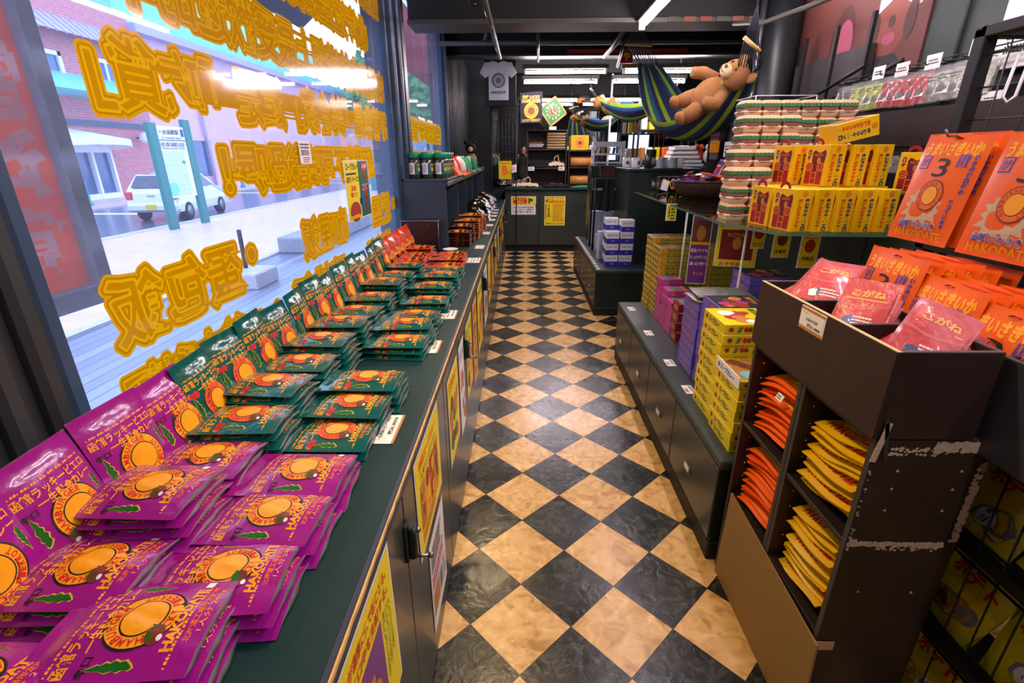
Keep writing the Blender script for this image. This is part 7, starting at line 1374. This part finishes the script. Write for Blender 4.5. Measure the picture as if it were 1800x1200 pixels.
m = MB(); m.lathe([(0.04, 0), (0.042, 0.005), (0.042, 0.09), (0.038, 0.09), (0.037, 0.01)], 'white_gloss', 18); m.tube([(0.042, 0, 0.075), (0.068, 0, 0.07), (0.07, 0, 0.035), (0.042, 0, 0.02)], 0.006, 'white_gloss', 6); s = Sheet(); s.ell(0, 0, 0.018, 0.018, 'ink_brown', 1, 14); m.sheet(s, frame((0, -0.0425, 0.045), (1, 0, 0), (0, 0, 1)), 0.0005); mm = m.mesh('mug')
for k, (x, y) in enumerate(((1.165, 4.83), (1.225, 4.98))): o = bpy.data.objects.new('steel_tumbler', tm); COL.objects.link(o); o.location = (x, y, DZ); tag(o, ('front', 'rear')[k]+' tall steel tumbler on the display block', 'tumbler', 'steel tumblers')
for k, (x, y) in enumerate(((1.02, 5.10), (1.075, 4.95), (1.11, 5.12), (1.27, 4.80), (1.33, 4.93), (1.37, 4.78), (1.45, 4.86))): o = bpy.data.objects.new('mug', mm); COL.objects.link(o); o.location = (x, y, DZ); o.rotation_euler = (0, 0, 0.5*k); tag(o, 'white mug on the display block, %s from left' % ORD[k], 'mug', 'white mugs')
t = thing('white_rack', 'small white slatted rack behind the mugs', 'rack', (1.0, 6.15, 1.285))
for x in (-0.17, 0.17):
    for y in (-0.08, 0.08): m = MB(); m.box(x-0.01, y-0.01, 0, x+0.01, y+0.01, 0.26, 'white'); m.build('post', t)
for z in (0.02, 0.11, 0.20): m = MB(); m.box(-0.18, -0.095, z, 0.18, -0.08, z+(0.02 if z < 0.2 else 0.055), 'white'); m.box(-0.18, -0.08, z, 0.18, 0.08, z+0.008, 'white'); m.build('slat_shelf', t)
m = MB(); m.box(0.80, 6.0, BT, 1.5, 6.31, 1.284, 'plinth_green', 0.003); o = m.build('dark_cabinet'); tag(o, 'dark cabinet behind the pale boxes carrying the white rack', 'cabinet')
for k in range(5):
    m = MB(); m.box(-0.012, -0.03, 0, 0.012, 0.03, 0.075, ('card_white', 'food_tan', 'card_white', 'ink_blue', 'card_white')[k], 0.002, Matrix.Rotation(0.15, 4, 'Y')); o = m.build('postcard_set', None, (0.88+0.06*k, 6.13, 1.285+0.119)); tag(o, 'small card set in the white rack, %s from left' % ORD[k], 'card', 'card sets')
t = thing('glass_side_rack', 'narrow black legged glass rack left of the display block', 'rack', (1.04, 5.50, 0))
for x in (-0.27, 0.26):
    for y in (-0.12, 0.12): m = MB(); m.tube([(x, y, BT), (x, y, 1.17)], 0.012, 'black', 8); m.build('leg', t)
m = MB(); m.box(-0.29, -0.13, 1.17, 0.28, 0.13, 1.182, 'shelf_glass'); m.box(-0.292, -0.132, 1.172, 0.282, -0.13, 1.18, 'glass_edge'); m.build('glass_plate', t)
m = MB(); m.box(-0.28, -0.125, 1.05, 0.27, 0.125, 1.06, 'steel'); m.build('lower_tray', t)
t = thing('wicker_tray', 'brown wicker tray with dark rim on the glass rack', 'tray', (0.965, 5.47, 1.1825)); m = MB(); m.box(-0.14, -0.08, 0, 0.15, 0.08, 0.10, 'wicker', 0.008); m.build('basket', t); m = MB()
for a in ((-0.15, -0.09, 0.09, 0.16, -0.075, 0.115), (-0.15, 0.075, 0.09, 0.16, 0.09, 0.115), (-0.15, -0.09, 0.09, -0.135, 0.09, 0.115), (0.145, -0.09, 0.09, 0.16, 0.09, 0.115), (-0.15, -0.09, 0, -0.135, -0.075, 0.1), (0.145, -0.09, 0, 0.16, -0.075, 0.1)): m.box(*a, 'wood_deep')
m.build('rim', t)
m = MB(); m.grid(lambda u, v: ((u-0.5)*0.10*(1+0.6*v), 0.01*sin(12*u), -0.32*v+0.01*sin(9*u)), 10, 6, 'cloth_black'); m.grid(lambda u, v: ((u-0.5)*0.10*(1+0.6*v), 0.012+0.01*sin(12*u), -0.32*v), 10, 6, 'cloth_black'); o = m.build('hanging_apron', None, (0.90, 5.365, 1.168)); tag(o, 'black cloth hanging from the glass rack', 'cloth')
# ------------------------------------------------------------------ far end of the glass shelf
t = thing('wicker_bowl', 'shallow brown wicker bowl full of purple and red snack bars', 'bowl', (1.255, 3.62, 1.131))
m = MB(); m.lathe([(0.11, 0.0), (0.16, 0.02), (0.195, 0.07), (0.203, 0.10), (0.195, 0.102), (0.17, 0.06), (0.10, 0.03)], 'wicker', 32); m.build('weave', t); m = MB(); m.tube([(0.200*cos(2*pi*k/30), 0.200*sin(2*pi*k/30), 0.101) for k in range(30)], 0.008, 'wicker', 6, True); m.build('rim', t)
mk('bar_violet', (74, 40, 130), 0.3, noise=0.2, coat=0.5); rn = random.Random(8)
def bar_mesh(c, d):
    m = MB(); m.box(-0.075, -0.02, -0.006, 0.075, 0.02, 0.006, c, 0.004); m.box(-0.088, -0.019, -0.001, 0.088, 0.019, 0.001, 'foil_silver'); s = Sheet(); s.rect(-0.05, -0.012, 0.03, 0.012, d, 1); s.rect(0.035, -0.015, 0.05, 0.015, 'ink_gold', 1); m.sheet(s, frame((0, 0, 0.006), (1, 0, 0), (0, 1, 0)), 0.0006); return m.mesh('bar')
BM = [bar_mesh('bar_violet', 'ink_orange'), bar_mesh('food_red', 'card_white'), bar_mesh('bar_violet', 'ink_red'), bar_mesh('ink_orange', 'bar_violet')]
for k in range(22):
    a, r = rn.uniform(0, 6.28), 0.11*sqrt(rn.random()); o = bpy.data.objects.new('snack_bar', BM[k % 4]); COL.objects.link(o); o.location = (1.255+r*cos(a), 3.62+r*sin(a), 1.131+0.075+0.0035*k); o.rotation_euler = (rn.uniform(-0.25, 0.25), rn.uniform(-0.2, 0.2), rn.uniform(0, 6.28)); tag(o, '%s snack bar heaped in the wicker bowl, %s' % (('violet', 'red', 'violet', 'orange')[k % 4], 'on top' if k > 16 else 'further down'), 'snack bar', 'snack bars in the wicker bowl')
for k in range(6):
    o = bpy.data.objects.new('snack_bar', BM[1 if k % 2 else 2]); COL.objects.link(o); o.location = (1.36+0.024*k, 3.66, 1.131+0.16); o.rotation_euler = (0.3, -1.15, 0.2); tag(o, 'snack bar standing upright at the right of wicker bowl, %s from left' % ORD[k], 'snack bar', 'snack bars in the wicker bowl')
s = Sheet(); nr = Sheet(); nr.ell(0, 0.005, 0.022, 0.04, 'ink_gold', 1, 18, 0.8, 1); nr.vtext('珈琲羊羹', 0, 0.034, 0.015, 'ink_gold', 1, 0.03); nr.rect(0.028, -0.05, 0.032, 0.05, 'food_tan', 1)
bx = boxgood('black_box', 0.066, 0.09, 0.115, 'black_gloss', s, nr)
for k in range(6): o = bpy.data.objects.new('black_gift_box', bx); COL.objects.link(o); o.location = (1.09+0.068*k, 4.02-0.004*k, 1.131); tag(o, 'black box with gold lettering behind the wicker bowl, %s from left' % ORD[k], 'box', 'black gift boxes')
t = thing('acrylic_stand', 'small clear acrylic stand with price card left of wicker bowl', 'stand', (1.03, 3.86, 1.131)); m = MB(); m.box(-0.05, -0.05, 0, 0.05, 0.05, 0.11, 'acrylic'); m.build('box', t); m = MB(); m.box(-0.03, -0.10, 0.03, 0.02, -0.097, 0.10, 'card_white', 0, Matrix.Rotation(0.25, 4, 'Y')); m.build('price_card', t)
m = MB(); m.grid(lambda u, v: ((u-0.5)*0.14, (v-0.5)*0.07, 0.004+0.012*sin(pi*u)), 8, 3, 'clear_bag'); o = m.build('clear_packet', None, (1.05, 3.70, 1.131)); tag(o, 'clear packet lying flat on the glass beside the bowl', 'packet')
# black A-frame display with small hanging goods
t = thing('black_display_stand', 'black slanted display board with A-shaped easel behind the bowl', 'stand', (1.58, 3.95, 1.131))
def pl(px, py, Y=3.95): p = at(px, py, Y); return (p.x-1.58, p.z-1.131)
m = MB(); m.prism([pl(1262, 162), pl(1300, 146), pl(1296, 200), pl(1275, 318), pl(1243, 305)], frame((0, 0.06, 0), (1, 0, 0), (0, 0, 1)), 0.015, 'black'); m.build('board', t)
fo = frame((0, 0.0, 0), (1, 0, 0), (0, 0, 1))
for a, b in (((1300, 165), (1275, 290)), ((1302, 165), (1318, 245)), ((1285, 242), (1318, 243))):
    A, B = Vector(pl(*a)), Vector(pl(*b)); d = (B-A).normalized(); n_ = Vector((-d.y, d.x))*0.025; m = MB(); m.prism([tuple(A-n_), tuple(B-n_), tuple(B+n_), tuple(A+n_)], fo, 0.03, 'wood_grey'); m.build('easel_bar', t)
m = MB(); m.prism([pl(1272, 245), pl(1320, 248), pl(1312, 318), pl(1262, 318)], frame((0, 0.03, 0), (1, 0, 0), (0, 0, 1)), 0.02, 'black_gloss'); m.build('lower_panel', t)
for k, (px, py, c) in enumerate(((1268, 200, 'ink_gold'), (1256, 258, 'ink_gold'), (1258, 230, 'ink_purple'))):
    p = at(px, py, 3.975); m = MB(); m.box(-0.035, -0.012, -0.045, 0.035, 0.012, 0.045, c, 0.008); m.box(-0.03, -0.016, -0.09, 0.03, 0.006, -0.045, 'clear_bag', 0.006); m.tube([(0, 0, 0.045), (0, 0.02, 0.08)], 0.003, 'steel', 5); o = m.build('hanging_keyring', None, p); tag(o, ('yellow keyring pouch high on the black stand', 'yellow keyring pouch lower on the black stand', 'violet trinket on the black stand')[k], 'keyring', 'keyrings on the black stand')
def dpc(s): s.lines(-0.02, 0.03, 0.02, -0.03, 3, 'ink_black', 3)
p = at(1279, 262, 3.85); o = card('price_card', p, (1, 0, 0.1), (0, 0, 1), 0.05, 0.10, 'card_white', dpc, 'white upright price card in front of the black stand', 'price card'); m = MB(); m.tube([(0, 0.004, -0.04), (0, 0.004, 1.132-p.z)], 0.004, 'white_gloss', 6); m.build('stem', o)
# ------------------------------------------------------------------ toy corner at the far right
t = thing('toy_cabinet', 'glass cabinet full of red toys at the far right rear', 'cabinet', (2.52, 7.25, 0))
m = MB(); m.box(-0.24, -0.22, 0, 0.24, 0.22, 0.95, 'plinth_green'); m.build('base', t); m = MB(); m.box(-0.22, -0.20, 0.95, 0.22, 0.20, 2.0, 'acrylic'); m.build('glass', t)
for x in (-0.23, 0.22): m = MB(); m.box(x, -0.21, 0.95, x+0.012, -0.20, 2.0, 'steel'); m.build('edge_post', t)
for z in (1.28, 1.62): m = MB(); m.box(-0.21, -0.19, z, 0.21, 0.19, z+0.008, 'shelf_glass'); m.build('shelf', t)
rn = random.Random(21); k = 0
for z in (0.955, 1.29, 1.63):
    for i in range(5):
        o = MB(); o.sphere((0, 0, 0.085), 0.055, ('cloth_red', 'cloth_orange', 'cloth_red', 'cloth_white', 'chair_red')[(i+k) % 5], 12, 8, (1, 0.9, 1.5)); o.sphere((0, -0.01, 0.20), 0.042, ('cloth_white', 'cloth_red', 'cloth_orange')[(i+k) % 3], 12, 8); q = o.build('toy', None, (2.36+0.08*i, 7.2+0.05*(i % 2), z)); tag(q, 'small red or white toy, %s shelf of the glass cabinet, %s from left' % (('bottom', 'middle', 'top')[k], ORD[i]), 'toy', 'toys in the glass cabinet')
    k += 1
t = thing('cloth_table', 'dark table of white folded cloths before the toy cabinet', 'table', (2.05, 6.7, 0)); m = MB(); m.box(-0.30, -0.2, 0.0, 0.30, 0.2, 1.25, 'plinth_green', 0.004); m.build('body', t)
for k in range(5): folded(1.80+0.02*k, 2.28-0.03*k, 6.55, 6.85, 1.2515+0.05*k, 0.049, 'cloth_white', '%s white folded cloth on the dark table' % level(k, 5), 'cloth', 'white folded cloths', 'folded_cloth')
t = thing('black_shelf_rack', 'black metal shelf rack with yellow packs, far right rear', 'rack', (1.95, 7.5, 0))
for x in (-0.35, 0.35):
    for y in (-0.15, 0.15): m = MB(); m.box(x-0.012, y-0.012, 0, x+0.012, y+0.012, 2.0, 'black'); m.build('post', t)
for z in (0.9, 1.3, 1.7, 1.95): m = MB(); m.box(-0.35, -0.15, z, 0.35, 0.15, z+0.012, 'black'); m.build('shelf', t)
for z in range(3):
    for i in range(6): m = MB(); m.box(-0.035, -0.05, 0, 0.035, 0.05, 0.18, ('bag_yellow', 'food_tan', 'card_white', 'bag_yellow', 'ink_orange', 'foil_silver')[(i+z) % 6], 0.012); o = m.build('wrapped_pack', None, (1.68+0.105*i, 7.42, (0.9125, 1.3125, 1.7125)[z])); tag(o, 'wrapped pack on the black rear rack, %s shelf, %s from left' % (('low', 'middle', 'upper')[z], ORD[i]), 'pack', 'packs on the black rear rack')
# ------------------------------------------------------------------ hammocks with teddy bears
STR = ['ham_blue', 'ham_navy', 'ham_lime', 'ham_blue', 'ham_navy', 'ham_navy', 'ham_lime', 'ham_navy', 'ham_blue', 'ham_lime', 'ham_navy', 'ham_navy', 'ham_blue', 'ham_lime']
def hammock(A, B, sag, wid, deep, label, A2=None, B2=None, skew=1.0):
    """A, B: ends of the cloth; A2, B2: centres of the spreader bars"""
    t = thing('hammock', label, 'hammock', A); o0 = Vector(A); ax = (Vector(B)-Vector(A)); hz = Vector((ax.x, ax.y, 0)).normalized(); side = Vector((hz.y, -hz.x, 0))   # towards the camera
    def fn(u, v):
        c = ax*u-Vector((0, 0, sag*4*(u**skew)*(1-u**skew))); w = wid*(0.34+0.66*sin(pi*u)**0.8); a = (v-0.5)*radians(170); dp = deep*(0.30+0.70*sin(pi*u)**0.9)
        return c+side*(w*sin(a))+Vector((0, 0, -dp*cos(a)+0.012*sin(26*v)*(1-sin(pi*u))))
    m = MB(); nu, nv = 30, 56
    for j in range(nv): m.grid(lambda u, q, j=j: fn(u, (j+q)/nv), nu, 1, STR[int(j/nv*14)])
    m.build('cloth', t)
    for e, (C, u) in enumerate(((A2, 0), (B2, 1))):
        if C is None: continue
        C = Vector(C)-o0; bar = side*(0.13 if e == 0 else 0.06)+Vector((0, 0, 0 if e == 0 else 0.035))
        q = MB(); q.tube([C-bar, C+bar], 0.012, 'ham_wood', 8); q.build('spreader_bar', t)
        q = MB(); top = C+Vector((0, 0, 0.16))+(C-Vector(fn(u, 0.5))).normalized()*0.05
        for k in range(11): v = (k+0.5)/11; q.tube([fn(u, v), C+bar*(2*v-1)], 0.0035, 'rope', 4); q.tube([C+bar*(2*v-1), top], 0.0025, 'rope', 4)
        q.tube([top, Vector((top.x, top.y, 2.75-o0.z))], 0.006, 'rope', 5); q.build('cords', t)
    return t
hammock(at(1138, 106, 5.0), at(1318, 112, 3.55), 0.40, 0.25, 0.15, 'blue green striped hammock holding a teddy bear, hung from the ceiling', at(1122, 79, 5.08), at(1322, 78, 3.47), 1.15)
hammock(at(1052, 172, 6.75), at(1180, 160, 6.55), 0.10, 0.20, 0.20, 'second striped hammock hanging behind, lower left of the first', at(1040, 158, 6.85), at(1190, 148, 6.50))
def bear(loc, R, k, label, fur='fur'):
    t = thing('teddy_bear', label, 'teddy bear', loc); t.rotation_euler = R.to_euler(); t.scale = (k, k, k)
    m = MB(); m.sphere((0, 0, 0), 0.15, fur, 18, 12, (1, 0.85, 1.15)); m.build('body', t)
    m = MB(); m.sphere((0, -0.02, 0.25), 0.125, fur, 18, 12, (1.08, 0.95, 0.95)); h = m.build('head', t)
    m = MB(); m.sphere((0, -0.13, 0.215), 0.062, 'fur_light', 14, 9, (1.1, 0.8, 0.85)); m.build('muzzle', h)
    m = MB(); m.sphere((0, -0.178, 0.235), 0.016, 'food_brown', 10, 6, (1.3, 1, 0.9)); m.build('nose', h)
    m = MB(); m.tube([(-0.03, -0.172, 0.20), (-0.012, -0.181, 0.190), (0.0, -0.182, 0.194), (0.012, -0.181, 0.190), (0.03, -0.172, 0.20)], 0.003, 'food_brown', 5); m.build('mouth', h)
    for s in (-1, 1):
        m = MB(); m.sphere((s*0.047, -0.126, 0.285), 0.014, 'food_brown', 10, 6); m.build('eye', h); m = MB(); m.sphere((s*0.115, 0.0, 0.345), 0.048, fur, 12, 8, (1, 0.5, 1)); m.build('ear', h)
        m = MB(); m.tube([(s*0.10, -0.02, 0.10), (s*0.20, -0.08, 0.03), (s*0.18, -0.17, -0.02)], [0.055, 0.058, 0.05], fur, 10); m.build('arm', t)
        m = MB(); m.tube([(s*0.07, -0.02, -0.10), (s*0.09, -0.04, -0.18), (s*0.10, -0.06, -0.25)], [0.075, 0.072, 0.062], fur, 10); m.build('leg', t); m = MB(); m.sphere((s*0.10, -0.08, -0.27), 0.066, fur, 12, 8, (0.9, 1.1, 0.8)); m.build('foot', t)
    return t
def axes_rot(up, front):
    z = Vector(up).normalized(); y = -(Vector(front)-z*Vector(front).dot(z)).normalized(); x = y.cross(z); return Matrix((x, y, z)).transposed().to_4x4()
p = at(1247, 168, 3.70); bear(p, axes_rot((0.66, -0.42, 0.52), (-0.60, -0.62, 0.50)), 0.74, 'large brown teddy bear reclining in the near hammock')
p = at(1072, 190, 6.72); bear(p, Matrix.Rotation(radians(80), 4, 'Z') @ Matrix.Rotation(radians(-70), 4, 'X'), 0.62, 'brown teddy bear lying at left end of the second hammock')
p = at(1138, 186, 6.66); m = MB(); m.sphere((0, 0, 0), 0.10, 'fur_light', 14, 9, (1.2, 1, 0.9)); m.sphere((-0.25, 0.02, 0.0), 0.08, 'ham_blue', 14, 9, (1.4, 1, 0.7)); o = m.build('plush_heap', None, p); tag(o, 'cream and blue plush heap at right end of second hammock', 'plush')
# ------------------------------------------------------------------ the photographer, seen only in the rear mirror
def skinned(name, joints, bones, mat, parent, sub=2, root=0):
    me = bpy.data.meshes.new(name); me.from_pydata([j[:3] for j in joints], bones, []); o = bpy.data.objects.new(name, me); COL.objects.link(o); o.parent = parent
    me.materials.append(MATS[mat]); md = o.modifiers.new('skin', 'SKIN'); md.use_smooth_shade = True
    for i, d in enumerate(me.skin_vertices[0].data): r = joints[i][3]; d.radius = (r if isinstance(r, tuple) else (r, r)); d.use_root = (i == root)
    sb = o.modifiers.new('sub', 'SUBSURF'); sb.levels = sub; sb.render_levels = sub; return o
t = thing('person', 'person in dark jacket holding up a phone, reflected in rear mirror', 'person', (0.05, -0.34, 0))
J = [(0, 0, 0.86, (0.15, 0.11)), (0, 0, 1.02, (0.14, 0.10)), (0, 0, 1.20, (0.16, 0.11)), (0, 0, 1.30, (0.13, 0.09)), (0, 0.005, 1.37, 0.05), (0, 0.01, 1.42, 0.052),
     (0.19, 0, 1.29, 0.055), (0.24, 0.08, 1.08, 0.045), (0.16, 0.27, 1.26, 0.034), (0.103, 0.30, 1.335, 0.028), (-0.19, 0, 1.29, 0.055), (-0.24, 0.08, 1.08, 0.045), (-0.20, 0.27, 1.26, 0.034), (-0.178, 0.30, 1.335, 0.028),
     (0.09, 0, 0.80, 0.09), (0.10, 0.02, 0.45, 0.06), (0.10, -0.01, 0.09, 0.042), (0.11, 0.12, 0.03, 0.035), (-0.09, 0, 0.80, 0.09), (-0.10, 0.02, 0.45, 0.06), (-0.10, -0.01, 0.09, 0.042), (-0.11, 0.12, 0.03, 0.035),
     (0, 0.015, 1.50, (0.078, 0.09)), (0, 0.01, 1.58, (0.07, 0.085)), (0, 0.0, 1.635, 0.045), (0, 0.03, 1.445, (0.055, 0.06))]
Bn = [(0, 1), (1, 2), (2, 3), (3, 4), (4, 5), (3, 6), (6, 7), (7, 8), (8, 9), (3, 10), (10, 11), (11, 12), (12, 13), (0, 14), (14, 15), (15, 16), (16, 17), (0, 18), (18, 19), (19, 20), (20, 21), (5, 25), (25, 22), (22, 23), (23, 24)]
for sg, w in ((1, 9), (-1, 13)):   # palms, unequal fingers and a thumb curling round the phone's edges
    bx, by, bz = J[w][:3]; pi_ = len(J); ux = -sg
    J.append((bx+ux*0.012, by+0.012, bz+0.035, 0.022)); Bn.append((w, pi_))
    for k, (dz, ln) in enumerate(((0.045, 0.95), (0.028, 1.0), (0.010, 0.92), (-0.008, 0.75))):
        a = len(J); J += [(bx+ux*0.008, by+0.034*ln, bz+0.03+dz*0.7, 0.009), (bx+ux*0.030*ln, by+0.042, bz+0.03+dz*0.8, 0.0085), (bx+ux*0.052*ln, by+0.036, bz+0.03+dz*0.85, 0.0075)]; Bn += [(pi_, a), (a, a+1), (a+1, a+2)]
    a = len(J); J += [(bx+ux*0.03, by-0.010, bz+0.040, 0.011), (bx+ux*0.055, by-0.004, bz+0.052, 0.0085)]; Bn += [(pi_, a), (a, a+1)]
skinned('body', J, Bn, 'skin', t)
jk = [(j[0], j[1], j[2], (tuple(x*1.16+0.006 for x in j[3]) if isinstance(j[3], tuple) else j[3]*1.22+0.006)) for j in J[:14]]; jk[4] = (0, 0.0, 1.345, 0.068); jk[0] = (0, 0, 0.74, (0.21, 0.17)); jk[3] = (0, 0, 1.31, (0.19, 0.13))
for q in (6, 10): jk[q] = (jk[q][0], 0, 1.295, 0.085)
for q in (7, 11): jk[q] = J[q][:3]+(0.075,)
for q, w in ((8, 9), (12, 13)): a, b = J[q], J[w]; jk[q] = (a[0]+(b[0]-a[0])*0.8, a[1]+(b[1]-a[1])*0.8, a[2]+(b[2]-a[2])*0.8, 0.062)
skinned('jacket', jk[:5]+jk[6:9]+jk[10:13], [(0, 1), (1, 2), (2, 3), (3, 4), (3, 5), (5, 6), (6, 7), (3, 8), (8, 9), (9, 10)], 'jacket', t)
tr = [J[0], J[14], J[15], J[16], J[18], J[19], J[20]]; tr = [(a, b, c, (tuple(x*1.06 for x in r) if isinstance(r, tuple) else r*1.25+0.006)) for a, b, c, r in tr]
tr[0] = (0, 0, 0.86, (0.155, 0.125)); m = MB(); m.lathe([(0.095, 1.30), (0.085, 1.345), (0.070, 1.39), (0.064, 1.395)], 'jacket', 20); m.build('collar', t)
skinned('trousers', tr, [(0, 1), (1, 2), (2, 3), (0, 4), (4, 5), (5, 6)], 'cloth_navy', t)
m = MB(); m.sphere((0, -0.012, 1.575), 0.098, 'hair', 18, 12, (0.92, 1.05, 0.98)); m.v = [v for v in m.v]; hr = m.build('hair', t)
hr.data.vertices.foreach_set('co', [c for v in m.v for c in (v[0], min(v[1], 0.055 if v[2] > 1.60 else 0.02), max(v[2], 1.545+0.25*max(0, v[1]+0.02)))]); hr.data.update()
m = MB(); m.sphere((0, 0.108, 1.515), 0.013, 'skin', 10, 7, (0.8, 1.2, 1.5)); m.build('nose', t)
for sg in (-1, 1):
    m = MB(); m.sphere((sg*0.030, 0.086, 1.538), 0.011, 'ink_black', 10, 6, (1.4, 0.8, 0.8)); m.build('eye', t); m = MB(); m.sphere((sg*0.080, 0.005, 1.525), 0.022, 'skin', 10, 7, (0.4, 0.8, 1.3)); m.build('ear', t)
    m = MB(); m.box(sg*0.105-0.045, -0.08, 0.0, sg*0.105+0.045, 0.17, 0.07, 'black', 0.03); m.build('shoe', t)
m = MB(); m.tube([(-0.022, 0.092, 1.470), (0, 0.098, 1.468), (0.022, 0.092, 1.470)], 0.005, 'food_red', 6); m.build('mouth', t)
p = thing('phone', 'dark phone held level in both hands of the reflected person', 'phone', (0.0, -0.014, 1.372))
m = MB(); m.box(-0.075, -0.008, -0.036, 0.082, 0.002, 0.040, 'black_gloss', 0.004); m.build('case', p); m = MB(); m.lathe([(0.006, 0.0), (0.006, 0.004)], 'steel', 12, xf=Matrix.Translation((-0.045, 0.002, 0.02)) @ Matrix.Rotation(-pi/2, 4, 'X')); m.build('lens', p)
bpy.data.scenes.remove(_ts)
